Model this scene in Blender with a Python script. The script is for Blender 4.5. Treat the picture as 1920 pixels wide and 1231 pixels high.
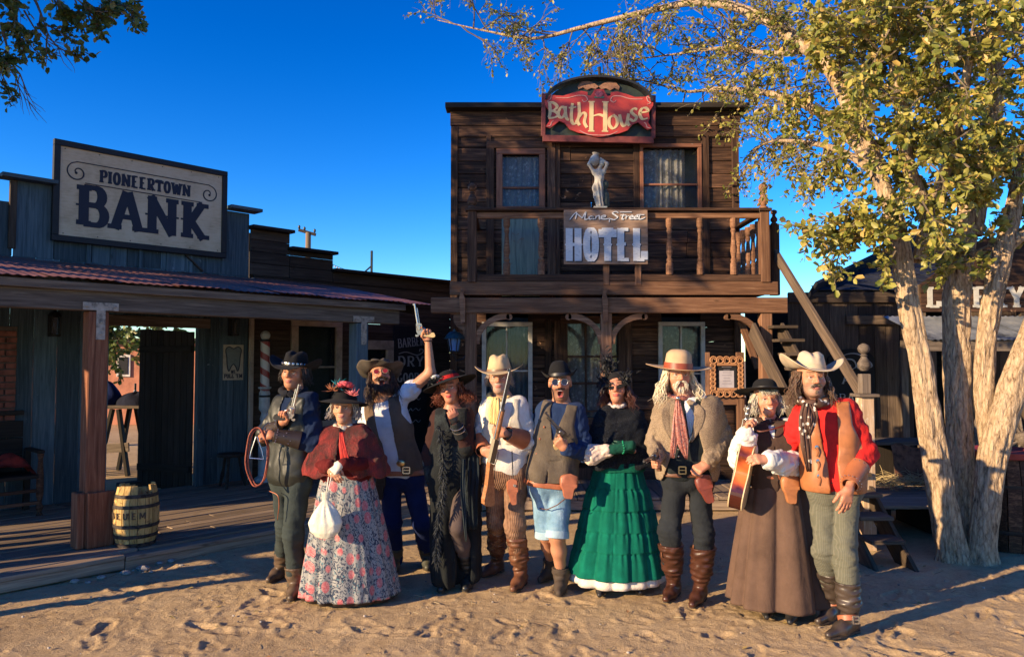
import bpy, math, random
import numpy as np
from mathutils import Vector, Matrix
from math import sin, cos, pi, radians, sqrt, atan2

# ------------------------------------------------------------------ camera, sky, sun, exposure
S = bpy.context.scene
for o in list(bpy.data.objects): bpy.data.objects.remove(o)
COL = S.collection
FPX, CX, CY, HOR, CAMH = 1400.0, 960.0, 615.5, 675.0, 1.8
PITCH = math.atan((HOR - CY) / FPX)
cam = bpy.data.cameras.new('camera'); camo = bpy.data.objects.new('camera', cam); COL.objects.link(camo)
camo.location = (0, 0, CAMH); camo.rotation_euler = (pi/2 + PITCH, 0, 0)
cam.sensor_width = 36; cam.lens = FPX/1920*36; cam.clip_end = 3000; cam.clip_start = .05
S.camera = camo
SUN_TO = Vector((-.86, -.5, 0)).normalized()      # horizontal direction towards the sun
SUN_EL = radians(15.5)
w = bpy.data.worlds.new('World'); S.world = w; w.use_nodes = True
nt = w.node_tree; bg = nt.nodes['Background']
sky = nt.nodes.new('ShaderNodeTexSky'); sky.sky_type = 'NISHITA'; sky.sun_disc = False
sky.sun_elevation = SUN_EL; sky.sun_rotation = radians(240)
sky.altitude = 600; sky.air_density = 1.0; sky.dust_density = .0; sky.ozone_density = 3.5
hs = nt.nodes.new('ShaderNodeHueSaturation'); hs.inputs['Hue'].default_value = .508; hs.inputs['Saturation'].default_value = 1.35
nt.links.new(sky.outputs[0], hs.inputs['Color']); gm = nt.nodes.new('ShaderNodeGamma'); gm.inputs[1].default_value = 1.3; nt.links.new(hs.outputs[0], gm.inputs[0]); nt.links.new(gm.outputs[0], bg.inputs[0])
bg.inputs[1].default_value = .085
sl = bpy.data.lights.new('sun', 'SUN'); sl.energy = 5.0; sl.angle = radians(.55); sl.color = (1, .74, .44)
so = bpy.data.objects.new('sun', sl); COL.objects.link(so)
sdir = -(SUN_TO*cos(SUN_EL) + Vector((0, 0, sin(SUN_EL))))
so.rotation_euler = sdir.to_track_quat('-Z', 'Y').to_euler(); so.location = (-20, -12, 10)
S.view_settings.view_transform = 'Standard'; S.view_settings.look = 'None'
S.view_settings.exposure = 1.05; S.view_settings.gamma = 1
S.cycles.max_bounces = 6

# ------------------------------------------------------------------ helpers
R = random.Random(7)
NPR = np.random.RandomState(5)
def ray(px, py):
    x, z = (px-CX)/FPX, (CY-py)/FPX
    return Vector((x, cos(PITCH) - z*sin(PITCH), sin(PITCH) + z*cos(PITCH)))
def P(px, py, Y):                      # point at depth Y on the ray of a pixel
    r = ray(px, py); k = Y/r.y
    return Vector((r.x*k, Y, CAMH + r.z*k))
def G(px, py, z=0.0):                  # point at height z on the ray of a pixel
    r = ray(px, py); k = (z-CAMH)/r.z
    return Vector((r.x*k, r.y*k, z))
def link(o, parent=None):
    COL.objects.link(o)
    if parent is not None:
        o.parent = parent; o.matrix_parent_inverse = PINV[parent.name]
    PINV[o.name] = o.matrix_basis.inverted()
    return o
PINV = {}
def tag(o, label, cat, group=None, kind=None):
    o['label'] = label; o['category'] = cat
    if group: o['group'] = group
    if kind: o['kind'] = kind
    return o
def thing(name, label, cat, loc=(0, 0, 0), group=None):
    o = bpy.data.objects.new(name, None); o.empty_display_size = .1
    o.matrix_basis = Matrix.Translation(Vector(loc)); link(o)
    return tag(o, label, cat, group)
def copy_tree(o, M, parent=None):
    """copy of a thing and its parts, moved by world matrix M"""
    c = o.copy()
    if parent is None:
        c.matrix_basis = M @ o.matrix_basis; COL.objects.link(c); PINV[c.name] = c.matrix_basis.inverted()
    else:
        c.parent = parent; COL.objects.link(c)
    for ch in o.children: copy_tree(ch, M, c)
    return c
def mesh_np(name, V, F, mat=None, parent=None, col=None, smooth=True, extra=None):
    V = np.asarray(V, np.float32); F = np.asarray(F, np.int32)
    me = bpy.data.meshes.new(name); n, k = F.shape
    me.vertices.add(len(V)); me.vertices.foreach_set('co', V.ravel())
    me.loops.add(n*k); me.loops.foreach_set('vertex_index', F.ravel())
    me.polygons.add(n); me.polygons.foreach_set('loop_start', np.arange(0, n*k, k, dtype=np.int32))
    me.polygons.foreach_set('use_smooth', np.full(n, smooth))
    if col is not None:
        a = me.attributes.new('Col', 'FLOAT_COLOR', 'POINT')
        c4 = np.ones((len(V), 4), np.float32); c4[:, :3] = col; a.data.foreach_set('color', c4.ravel())
    me.update(calc_edges=True); me.validate()
    if mat: me.materials.append(mat)
    return link(bpy.data.objects.new(name, me), parent)

class MB:
    """collects simple shapes into one mesh"""
    def __init__(s): s.v = []; s.f = []; s.c = []
    def add(s, vs, fs, col=None):
        b = len(s.v); s.v += [tuple(v) for v in vs]; s.f += [tuple(i+b for i in f) for f in fs]
        s.c += [col or (1, 1, 1)]*len(vs); return s
    def box(s, c, d, M=None, col=None, bev=0):
        c = Vector(c); x, y, z = d[0]/2, d[1]/2, d[2]/2; M = M or Matrix.Identity(3)
        if bev: vs, fs = chamfer(d[0], d[1], d[2], bev)
        else:
            vs = [(i, j, k) for i in (-x, x) for j in (-y, y) for k in (-z, z)]
            fs = [(0, 1, 3, 2), (4, 6, 7, 5), (0, 4, 5, 1), (2, 3, 7, 6), (0, 2, 6, 4), (1, 5, 7, 3)]
        return s.add([c + M @ Vector(v) for v in vs], fs, col)
    def beam(s, a, b, w, h, up=(0, 0, 1), col=None, bev=0):
        a, b = Vector(a), Vector(b); x = (b-a).normalized(); z = Vector(up); y = z.cross(x).normalized(); z = x.cross(y)
        return s.box((a+b)/2, ((b-a).length, w, h), Matrix((x, y, z)).transposed(), col, bev)
    def tube(s, pts, rad, n=8, col=None, cap=True):
        pts = [Vector(p) for p in pts]; k = len(pts)
        rad = [rad]*k if isinstance(rad, (int, float)) else rad
        up = Vector((.13, .21, 1)).normalized(); vs = []; fs = []
        pv = None
        for i, p in enumerate(pts):
            t = (pts[min(i+1, k-1)] - pts[max(i-1, 0)])
            t = t.normalized() if t.length > 1e-9 else Vector((0, 0, 1))
            if pv is None:
                x = up.cross(t)
                if x.length < .1: x = Vector((1, 0, 0)).cross(t)
            else: x = pv - t*pv.dot(t)
            x.normalize(); y = t.cross(x); pv = x
            for j in range(n):
                a = 2*pi*j/n; vs.append(p + (x*cos(a) + y*sin(a))*rad[i])
        for i in range(k-1):
            for j in range(n):
                a, b = i*n+j, i*n+(j+1) % n; fs.append((a, b, b+n, a+n))
        if cap: fs.append(tuple(range(n-1, -1, -1))); fs.append(tuple((k-1)*n+j for j in range(n)))
        return s.add(vs, fs, col)
    def lathe(s, prof, M=None, n=16, col=None, cap=True):
        M = M or Matrix.Identity(4); vs = []; fs = []; k = len(prof)
        for r, z in prof:
            for j in range(n): vs.append(M @ Vector((r*cos(2*pi*j/n), r*sin(2*pi*j/n), z)))
        for i in range(k-1):
            for j in range(n):
                a, b = i*n+j, i*n+(j+1) % n; fs.append((a, b, b+n, a+n))
        if cap: fs.append(tuple(range(n-1, -1, -1))); fs.append(tuple((k-1)*n+j for j in range(n)))
        return s.add(vs, fs, col)
    def prism(s, poly, M, t, col=None):
        """polygon (x,y) extruded by t along local z"""
        n = len(poly)
        vs = [M @ Vector((x, y, 0)) for x, y in poly] + [M @ Vector((x, y, t)) for x, y in poly]
        fs = [tuple(range(n-1, -1, -1)), tuple(range(n, 2*n))] + [(i, (i+1) % n, (i+1) % n+n, i+n) for i in range(n)]
        return s.add(vs, fs, col)
    def ball(s, c, r, nu=10, nv=7, col=None, M=None):
        c = Vector(c); r = (r, r, r) if isinstance(r, (int, float)) else r; M = M or Matrix.Identity(3); vs = []; fs = []
        for i in range(nv+1):
            t = pi*i/nv
            for j in range(nu):
                a = 2*pi*j/nu
                vs.append(c + M @ Vector((r[0]*sin(t)*cos(a), r[1]*sin(t)*sin(a), r[2]*cos(t))))
        for i in range(nv):
            for j in range(nu):
                a, b = i*nu+j, i*nu+(j+1) % nu; fs.append((a, a+nu, b+nu, b))
        return s.add(vs, fs, col)
    def build(s, name, mat, parent=None, smooth=False, usecol=False):
        me = bpy.data.meshes.new(name); me.from_pydata(s.v, [], s.f)
        if usecol:
            a = me.attributes.new('Col', 'FLOAT_COLOR', 'POINT')
            a.data.foreach_set('color', np.c_[np.array(s.c, np.float32), np.ones(len(s.c), np.float32)].ravel())
        if smooth:
            me.polygons.foreach_set('use_smooth', [True]*len(me.polygons))
            me.update()
            try: me.set_sharp_from_angle(angle=radians(40 if smooth is True else smooth))
            except Exception: pass
        if mat: me.materials.append(mat)
        return link(bpy.data.objects.new(name, me), parent)
def chamfer(l, w_, h, b):
    x, y, z = l/2, w_/2, h/2; b = min(b, x*.45, y*.45, z*.45); vs = []; idx = {}
    def vid(p):
        if p not in idx: idx[p] = len(vs); vs.append(p)
        return idx[p]
    fs = []
    def quad(ax, sg):
        o = [(-1, -1), (1, -1), (1, 1), (-1, 1)]; r = []
        for a, c in o:
            p = [0, 0, 0]; dims = [x, y, z]; u, v = (ax+1) % 3, (ax+2) % 3
            p[ax] = sg*dims[ax]; p[u] = a*(dims[u]-b); p[v] = c*(dims[v]-b); r.append(vid(tuple(p)))
        fs.append(tuple(r if sg > 0 else r[::-1]))
    for ax in range(3):
        for sg in (1, -1): quad(ax, sg)
    def pt(ax, s3):
        dims = [x, y, z]; p = [s3[i]*(dims[i] if i == ax else dims[i]-b) for i in range(3)]; return idx[tuple(p)]
    for ax in range(3):
        u, v = (ax+1) % 3, (ax+2) % 3
        for su in (1, -1):
            for sv in (1, -1):
                a = [0]*3; a[u] = su; a[v] = sv; lo = a[:]; hi = a[:]; lo[ax] = -1; hi[ax] = 1
                f = (pt(u, lo), pt(u, hi), pt(v, hi), pt(v, lo)); fs.append(f if su*sv > 0 else f[::-1])
    for sx in (1, -1):
        for sy in (1, -1):
            for sz in (1, -1):
                q = (sx, sy, sz); f = (pt(0, q), pt(1, q), pt(2, q)); fs.append(f if sx*sy*sz > 0 else f[::-1])
    return vs, fs
_BOX = {}
def plank(name, c, d, M, mat, parent, bev=.004, jit=0.0):
    """chamfered board, local x along its length, sharing mesh data between boards of one size"""
    key = (name, round(d[0], 3), round(d[1], 3), round(d[2], 3), mat.name)
    me = _BOX.get(key)
    if me is None:
        vs, fs = chamfer(d[0], d[1], d[2], bev)
        me = bpy.data.meshes.new(name); me.from_pydata(vs, [], fs); me.materials.append(mat); _BOX[key] = me
    o = bpy.data.objects.new(name, me)
    m = M.to_4x4() if len(M) == 3 else M.copy()
    if jit: m = m @ Matrix.Rotation(R.uniform(-jit, jit), 4, 'Z') @ Matrix.Rotation(R.uniform(-jit, jit), 4, 'X')
    m.translation = Vector(c); o.matrix_basis = m
    return link(o, parent)
def frame_m(x, y=None, z=None):
    """3x3 with the given local x (and y or z) directions"""
    x = Vector(x).normalized()
    if y is not None: y = Vector(y); z = x.cross(y).normalized(); y = z.cross(x)
    else: z = Vector(z if z is not None else (0, 0, 1)); y = z.cross(x).normalized(); z = x.cross(y)
    return Matrix((x, y, z)).transposed()
def board(name, a, b, w_, t, mat, parent, up=(0, 0, 1), bev=.004, jit=0.0):
    """board from a to b; w_ measured along up, t across"""
    a, b = Vector(a), Vector(b)
    return plank(name, (a+b)/2, ((b-a).length, t, w_), frame_m(b-a, z=up), mat, parent, bev, jit)

# ------------------------------------------------------------------ materials
def mat_new(name):
    m = bpy.data.materials.new(name); m.use_nodes = True
    return m, m.node_tree, m.node_tree.nodes['Principled BSDF']
def N(t, typ, **kw):
    n = t.nodes.new(typ)
    for k, v in kw.items():
        if k in n.inputs.keys() if hasattr(n.inputs, 'keys') else False: n.inputs[k].default_value = v
        else: setattr(n, k, v)
    return n
def ramp(t, fac, stops):
    r = t.nodes.new('ShaderNodeValToRGB'); e = r.color_ramp.elements
    while len(e) < len(stops): e.new(.5)
    for i, (p, c) in enumerate(stops):
        e[i].position = p; e[i].color = (*c, 1) if len(c) == 3 else c
    t.links.new(fac, r.inputs[0]); return r.outputs[0]
def mix(t, fac, a, b, typ='MIX'):
    m = t.nodes.new('ShaderNodeMix'); m.data_type = 'RGBA'; m.blend_type = typ
    ins = {s_.identifier: s_ for s_ in m.inputs}
    for k, val in (('Factor_Float', fac), ('A_Color', a), ('B_Color', b)):
        sck = ins[k]
        if isinstance(val, bpy.types.NodeSocket): t.links.new(val, sck)
        elif isinstance(val, (int, float)): sck.default_value = val if k == 'Factor_Float' else (val, val, val, 1)
        else: sck.default_value = (*val, 1)
    return [o for o in m.outputs if o.identifier == 'Result_Color'][0]
def math_n(t, op, a, b=0.0, clamp=False):
    m = t.nodes.new('ShaderNodeMath'); m.operation = op; m.use_clamp = clamp
    for i, v in enumerate((a, b)):
        if isinstance(v, bpy.types.NodeSocket): t.links.new(v, m.inputs[i])
        else: m.inputs[i].default_value = v
    return m.outputs[0]
def noise(t, vec, scale, detail=4, rough=.55, dist=0):
    n = t.nodes.new('ShaderNodeTexNoise'); n.inputs['Scale'].default_value = scale
    n.inputs['Detail'].default_value = detail; n.inputs['Roughness'].default_value = rough; n.inputs['Distortion'].default_value = dist
    if vec is not None: t.links.new(vec, n.inputs['Vector'])
    return n.outputs['Fac']
def coords(t, scale=(1, 1, 1), rnd=True, kind='Object'):
    tc = t.nodes.new('ShaderNodeTexCoord'); mp = t.nodes.new('ShaderNodeMapping'); mp.inputs['Scale'].default_value = scale
    src = tc.outputs[kind]
    if rnd:
        oi = t.nodes.new('ShaderNodeObjectInfo')
        v = t.nodes.new('ShaderNodeVectorMath'); v.operation = 'SCALE'; v.inputs[0].default_value = (37.1, 53.7, 71.3)
        t.links.new(oi.outputs['Random'], v.inputs['Scale'])
        ad = t.nodes.new('ShaderNodeVectorMath'); t.links.new(src, ad.inputs[0]); t.links.new(v.outputs[0], ad.inputs[1]); src = ad.outputs[0]
    t.links.new(src, mp.inputs['Vector']); return mp.outputs[0]
def bump(t, b, h, strength=.4, dist=.004):
    n = t.nodes.new('ShaderNodeBump'); n.inputs['Strength'].default_value = strength; n.inputs['Distance'].default_value = dist
    t.links.new(h, n.inputs['Height']); t.links.new(n.outputs[0], b.inputs['Normal']); return n
def wood(name, cols, axis=0, rough=.8, grain=1.0, var=.45, wear=None, knots=.5, spec=.25):
    m, t, b = mat_new(name)
    sc = [16*grain]*3; sc[axis] = .9*grain; v = coords(t, sc)
    g1 = noise(t, v, 2.2, 7, .65, .6); sc2 = [60*grain]*3; sc2[axis] = 1.6*grain; g2 = noise(t, coords(t, sc2), 2.0, 3, .6)
    f = math_n(t, 'ADD', math_n(t, 'MULTIPLY', g1, .75), math_n(t, 'MULTIPLY', g2, .3))
    c = ramp(t, f, [(.30, cols[0]), (.52, cols[1]), (.75, cols[2])])
    sck = [3.2]*3; sck[axis] = 1.3; vo = t.nodes.new('ShaderNodeTexVoronoi'); vo.inputs['Scale'].default_value = 1.6
    t.links.new(coords(t, sck), vo.inputs['Vector'])
    kn = ramp(t, vo.outputs['Distance'], [(.035, (knots,)*3), (.10, (0, 0, 0))])
    c = mix(t, kn, c, tuple(x*.25 for x in cols[0]))
    oi = t.nodes.new('ShaderNodeObjectInfo')
    hv = t.nodes.new('ShaderNodeHueSaturation'); t.links.new(c, hv.inputs['Color'])
    t.links.new(math_n(t, 'ADD', math_n(t, 'MULTIPLY', oi.outputs['Random'], 2*var), 1-var), hv.inputs['Value'])
    c = hv.outputs[0]
    if wear:
        wn = noise(t, coords(t, (2.5, 2.5, 2.5)), 3.0, 8, .7, 1.0)
        c = mix(t, ramp(t, wn, [(wear[1], (0, 0, 0)), (wear[1]+.06, (1, 1, 1))]), c, wear[0])
    t.links.new(c, b.inputs['Base Color']); b.inputs['Roughness'].default_value = rough; b.inputs['Specular IOR Level'].default_value = spec
    bump(t, b, f, .7, .004); return m
def plain(name, c, rough=.7, metal=0, noise_amt=.15, nscale=8, spec=.4, bmp=0, bscale=60, c2=None):
    m, t, b = mat_new(name); v = coords(t, (1, 1, 1))
    n = noise(t, v, nscale, 6, .65)
    lo = tuple(x*(1-noise_amt*2) for x in c); hi = c2 or tuple(min(1, x*(1+noise_amt)) for x in c)
    t.links.new(ramp(t, n, [(.3, lo), (.5, c), (.72, hi)]), b.inputs['Base Color'])
    b.inputs['Roughness'].default_value = rough; b.inputs['Metallic'].default_value = metal; b.inputs['Specular IOR Level'].default_value = spec
    if bmp: bump(t, b, noise(t, v, bscale, 5, .7), bmp, .003)
    return m
def vcol(name, rough=.6, spec=.3, sss=0, bmp=0, bscale=150, sheen=0, namt=.12, nscale=40):
    """material whose colour is the mesh's Col attribute, lightly mottled"""
    m, t, b = mat_new(name); a = t.nodes.new('ShaderNodeAttribute'); a.attribute_name = 'Col'
    n = noise(t, coords(t, (1, 1, 1), False), nscale, 5, .65)
    hv = t.nodes.new('ShaderNodeHueSaturation'); t.links.new(a.outputs['Color'], hv.inputs['Color'])
    t.links.new(math_n(t, 'ADD', math_n(t, 'MULTIPLY', n, namt*2), 1-namt), hv.inputs['Value'])
    t.links.new(hv.outputs[0], b.inputs['Base Color']); b.inputs['Roughness'].default_value = rough; b.inputs['Specular IOR Level'].default_value = spec
    if sss:
        b.inputs['Subsurface Weight'].default_value = sss; b.inputs['Subsurface Radius'].default_value = (.012, .005, .003); b.inputs['Subsurface Scale'].default_value = 1
    if sheen: b.inputs['Sheen Weight'].default_value = sheen
    if bmp: bump(t, b, noise(t, coords(t, (1, 1, 1), False), bscale, 4, .7), bmp, .003)
    return m
def cloth(name, c, rough=.9, weave=400, bmp=.25, fold=.55, var=.18, sheen=.02, c2=None):
    m, t, b = mat_new(name); v = coords(t, (1, 1, 1), False)
    n1 = noise(t, v, 7, 5, .6); n2 = noise(t, v, weave, 2, .5)
    f = math_n(t, 'ADD', math_n(t, 'MULTIPLY', n1, .7), math_n(t, 'MULTIPLY', n2, .3))
    lo = tuple(x*(1-var*1.6) for x in c); hi = c2 or tuple(min(1, x*(1+var*1.3)) for x in c)
    t.links.new(ramp(t, f, [(.3, lo), (.5, c), (.7, hi)]), b.inputs['Base Color'])
    b.inputs['Roughness'].default_value = rough; b.inputs['Specular IOR Level'].default_value = .12; b.inputs['Sheen Weight'].default_value = sheen
    h = math_n(t, 'ADD', math_n(t, 'MULTIPLY', noise(t, coords(t, (1, 1, .45), False), 15, 4, .55, 1.2), fold), math_n(t, 'ADD', math_n(t, 'MULTIPLY', noise(t, coords(t, (.6, .6, 1.3), False), 34, 3, .5, 1.5), fold*.35), math_n(t, 'MULTIPLY', n2, .06)))
    bump(t, b, h, min(1, bmp*3), .016); return m
# ------------------------------------------------------------------ lettering (stroke letters built as raised ribbons)
def arc(cx, cy, rx, ry, a0, a1, n=10):
    return [(cx + rx*cos(radians(a0+(a1-a0)*i/n)), cy + ry*sin(radians(a0+(a1-a0)*i/n))) for i in range(n+1)]
def crom(p, n=6):
    if len(p) < 3: return p
    q = [p[0]] + list(p) + [p[-1]]; out = []
    for i in range(1, len(q)-2):
        for k in range(n):
            t = k/n; r = []
            for d in (0, 1):
                a, b, c, e = q[i-1][d], q[i][d], q[i+1][d], q[i+2][d]
                r.append(.5*(2*b + (c-a)*t + (2*a-5*b+4*c-e)*t*t + (3*b-a-3*c+e)*t**3))
            out.append(tuple(r))
    return out + [p[-1]]
# glyph: width, stems (x0,y0,x1,y1,serif0,serif1), curves
GL = {
 'A': (.95, [(.12, 0, .46, 1, 1, 0), (.83, 0, .49, 1, 1, 0)], [[(.25, .34), (.72, .34)]]),
 'B': (.85, [(.2, 0, .2, 1, 1, 1)], [[(.2, .97), (.5, .97)] + arc(.5, .75, .2, .22, 90, -90) + [(.2, .53)], [(.3, .52), (.54, .52)] + arc(.54, .275, .23, .245, 90, -90) + [(.2, .03)]]),
 'D': (.88, [(.2, 0, .2, 1, 1, 1)], [[(.2, .97), (.45, .97)] + arc(.45, .5, .3, .47, 90, -90, 14) + [(.2, .03)]]),
 'E': (.8, [(.2, 0, .2, 1, 1, 1)], [[(.2, .96), (.68, .96)], [(.2, .52), (.52, .52)], [(.2, .04), (.7, .04)]]),
 'G': (.88, [(.72, .05, .72, .45, 0, 1)], [arc(.45, .5, .31, .46, 50, 330, 18)]),
 'H': (.95, [(.2, 0, .2, 1, 1, 1), (.75, 0, .75, 1, 1, 1)], [[(.2, .5), (.75, .5)]]),
 'I': (.42, [(.21, 0, .21, 1, 1, 1)], []),
 'K': (.9, [(.2, 0, .2, 1, 1, 1), (.3, .5, .74, 0, 0, 1), (.28, .42, .7, 1, 0, 1)], []),
 'L': (.78, [(.2, 0, .2, 1, 1, 1)], [[(.2, .04), (.68, .04)], [(.67, .04), (.68, .3)]]),
 'M': (1.1, [(.17, 0, .17, 1, 1, 1), (.92, 0, .92, 1, 1, 1), (.2, 1, .54, .2, 0, 0), (.88, 1, .54, .2, 0, 0)], []),
 'N': (1.0, [(.18, 0, .18, 1, 1, 0), (.8, 0, .8, 1, 0, 1), (.12, 1, .82, 0, 0, 0)], []),
 'O': (.85, [], [arc(.42, .5, .28, .47, 0, 360, 24)]),
 'P': (.8, [(.2, 0, .2, 1, 1, 1)], [[(.2, .97), (.48, .97)] + arc(.48, .72, .22, .25, 90, -90) + [(.2, .47)]]),
 'R': (.88, [(.2, 0, .2, 1, 1, 1), (.42, .46, .72, 0, 0, 1)], [[(.2, .97), (.48, .97)] + arc(.48, .73, .22, .24, 90, -90) + [(.2, .49)]]),
 'S': (.75, [], [crom([(.62, .8), (.5, .95), (.3, .95), (.15, .78), (.25, .58), (.5, .44), (.6, .25), (.48, .05), (.25, .04), (.1, .2)])]),
 'T': (.85, [(.42, 0, .42, 1, 1, 0)], [[(.06, .96), (.78, .96)], [(.07, .97), (.07, .72)], [(.77, .97), (.77, .72)]]),
 'U': (.85, [(.18, .3, .18, 1, 0, 1), (.68, .3, .68, 1, 0, 1)], [arc(.43, .3, .25, .27, 180, 360, 12)]),
 'V': (.95, [(.15, 1, .47, 0, 1, 0), (.8, 1, .49, 0, 1, 0)], []),
 'W': (1.25, [(.12, 1, .36, 0, 1, 0), (.62, .9, .38, 0, 0, 0), (.62, .9, .86, 0, 0, 0), (1.1, 1, .88, 0, 1, 0)], []),
 'Y': (.9, [(.44, 0, .44, .5, 1, 0), (.13, 1, .44, .45, 1, 0), (.76, 1, .45, .45, 1, 0)], []),
 'Z': (.8, [], [[(.1, .95), (.68, .95), (.1, .05), (.7, .05)]]),
 "'": (.28, [(.14, .72, .16, 1, 0, 0)], []),
}
ZC = [0]
def ribbon(mb, pts, wf, M, t=.004, col=None):
    """flat raised stroke along pts; wf(dx,dy,s) gives its width"""
    n = len(pts); ZC[0] = (ZC[0]+1) % 14; z1 = t + ZC[0]*.00016
    L = []; Rr = []
    for i, (x, y) in enumerate(pts):
        a = pts[max(i-1, 0)]; b = pts[min(i+1, n-1)]; dx, dy = b[0]-a[0], b[1]-a[1]; l = math.hypot(dx, dy) or 1; dx /= l; dy /= l
        w2 = wf(dx, dy, i/max(1, n-1))/2; L.append((x-dy*w2, y+dx*w2)); Rr.append((x+dy*w2, y-dx*w2))
    vs = [M @ Vector((x, y, z1)) for x, y in L] + [M @ Vector((x, y, z1)) for x, y in Rr] + [M @ Vector((x, y, -.001)) for x, y in L] + [M @ Vector((x, y, -.001)) for x, y in Rr]
    fs = []
    for i in range(n-1):
        fs += [(i, n+i, n+i+1, i+1), (i, i+1, 2*n+i+1, 2*n+i), (n+i, 3*n+i, 3*n+i+1, n+i+1)]
    fs += [(0, 2*n, 3*n, n), (n-1, 2*n-1, 4*n-1, 3*n-1)]
    mb.add(vs, fs, col)
def text(mb, s, M, h, thick=.2, thin=.1, serif=.16, sh=.09, sx=1.0, gap=.06, nub=0, t=.004, col=None, width=None, slant=0):
    tot = sum((GL[c][0] if c != ' ' else .5)*sx for c in s) + gap*(len(s)-1)
    k = width/(tot*h) if width else 1
    x0 = -tot*h*k/2
    def T(x, y): return ((x*sx*k+slant*y)*h + x0, (y-.5)*h)
    def wf(dx, dy, s_): return h*(thin + (thick-thin)*abs(dy)**1.2)
    for c in s:
        if c == ' ': x0 += (.5*sx+gap)*h*k; continue
        wd, stems, curves = GL[c]
        for (ax, ay, bx, by, s0, s1) in stems:
            ribbon(mb, [T(ax, ay), T(bx, by)], wf, M, t, col)
            for (px_, py_, f) in ((ax, ay, s0), (bx, by, s1)):
                if f and serif:
                    yy = py_ + (sh/2 if py_ < .3 else -sh/2)
                    ribbon(mb, [T(px_-serif/sx/k-thick*.35, yy), T(px_+serif/sx/k+thick*.35, yy)], lambda a, b, q: sh*h, M, t, col)
            if nub and abs(ax-bx) < .05:
                mx, my = T(ax, .5); ribbon(mb, [(mx-nub*h, my), (mx+nub*h, my)], lambda a, b, q: h*.1*(1.3-abs(q-.5)*1.6), M, t, col)
        for cv in curves: ribbon(mb, [T(*p) for p in cv], wf, M, t, col)
        x0 += (wd*sx*k+gap*k)*h
def strokes(mb, ss, M, sx, sy, w0, w1, ang=35, taper=.35, t=.004, col=None):
    ca, sa = cos(radians(ang)), sin(radians(ang))
    for st in ss:
        pts = [(x*sx, y*sy) for x, y in crom(st, 7)]
        ribbon(mb, pts, lambda dx, dy, q: (w0+(w1-w0)*abs(dx*sa-dy*ca))*(1-taper*abs(2*q-1)**3), M, t, col)
# ------------------------------------------------------------------ ground
def vnoise(x, y, seed=0):
    """smooth value noise on numpy arrays"""
    xi, yi = np.floor(x).astype(np.int64), np.floor(y).astype(np.int64); fx, fy = x-xi, y-yi
    def h(a, b):
        n = (a*374761393 + b*668265263 + seed*1442695) & 0x7fffffff
        n = ((n ^ (n >> 13))*1274126177) & 0x7fffffff
        return ((n ^ (n >> 16)) & 0xffff)/65535.0
    u, v = fx*fx*(3-2*fx), fy*fy*(3-2*fy)
    return (h(xi, yi)*(1-u)+h(xi+1, yi)*u)*(1-v) + (h(xi, yi+1)*(1-u)+h(xi+1, yi+1)*u)*v
def axis(lo, hi, flo, fhi, step, grow=1.16):
    a = list(np.arange(flo, fhi, step)); d = step; x = a[-1]
    while x < hi: d *= grow; x += d; a.append(x)
    d = step; x = a[0]
    while x > lo: d *= grow; x -= d; a.insert(0, x)
    return np.array(a)
gx = axis(-900, 900, -4.3, 4.9, .0165); gy = axis(-300, 1500, 3.75, 7.6, .0165)
XX, YY = np.meshgrid(gx, gy, indexing='ij')
ZZ = .020*(vnoise(XX*2.6, YY*2.6, 1)-.5) + .014*(vnoise(XX*7, YY*7, 2)-.5) + .012*(vnoise(XX*16+5, YY*16, 3)-.5) + .010*(vnoise(XX*36, YY*36, 4)-.5)*vnoise(XX*3, YY*3, 14)*1.6
cl_ = vnoise(XX*30+3, YY*30, 17)*vnoise(XX*4.5, YY*4.5, 18); ZZ += .016*np.clip(cl_-.40, 0, .3)/.3 + .006*(vnoise(XX*55, YY*55, 19)-.5)
rid = np.abs(vnoise(XX*5+9, YY*5, 8)-.5)*2; ZZ += .009*(1-rid)**4
rg = np.random.RandomState(3)
for i in range(240):                                     # footprints pressed into the sand
    x, y = rg.uniform(-4.6, 4.8), rg.uniform(3.6, 7.4)**1.0
    a = rg.uniform(0, 2*pi); L_, W_ = rg.uniform(.10, .16), rg.uniform(.04, .06); dp = rg.uniform(.006, .021)*(1 if y < 6 else .6)
    ix = np.where((gx > x-.3) & (gx < x+.3))[0]; iy = np.where((gy > y-.3) & (gy < y+.3))[0]
    if len(ix) < 3 or len(iy) < 3: continue
    sl_ = np.s_[ix[0]:ix[-1]+1, iy[0]:iy[-1]+1]; dx, dy = XX[sl_]-x, YY[sl_]-y
    u_, v_ = dx*cos(a)+dy*sin(a), -dx*sin(a)+dy*cos(a)
    wv = W_*(1+.25*np.sin(u_/L_*2.2)); u_ = u_ + .02*(vnoise(XX[sl_]*22, YY[sl_]*22, 30)-.5); v_ = v_ + .02*(vnoise(XX[sl_]*22+9, YY[sl_]*22, 31)-.5); q = (np.abs(u_/L_)**2.6 + np.abs(v_/wv)**2.6)**(1/2.6)
    ZZ[sl_] += -dp*np.clip((1.12-q)/.35, 0, 1) + dp*.75*np.exp(-((q-1.28)/.2)**2)*(1+.8*np.sin(3*a+u_*30))
far = np.clip((np.hypot(XX, YY-5)-5)/6, 0, 1); ZZ *= 1-far
ZZ *= np.clip((7.9-YY)/1.2, .35, 1)
ZZ = ZZ*.47-.005
nx, ny = len(gx), len(gy); idx = np.arange(nx*ny).reshape(nx, ny)
F_ = np.stack([idx[:-1, :-1], idx[1:, :-1], idx[1:, 1:], idx[:-1, 1:]], -1).reshape(-1, 4)
m, t, b = mat_new('sand'); v = coords(t, (1, 1, 1), False)
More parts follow.
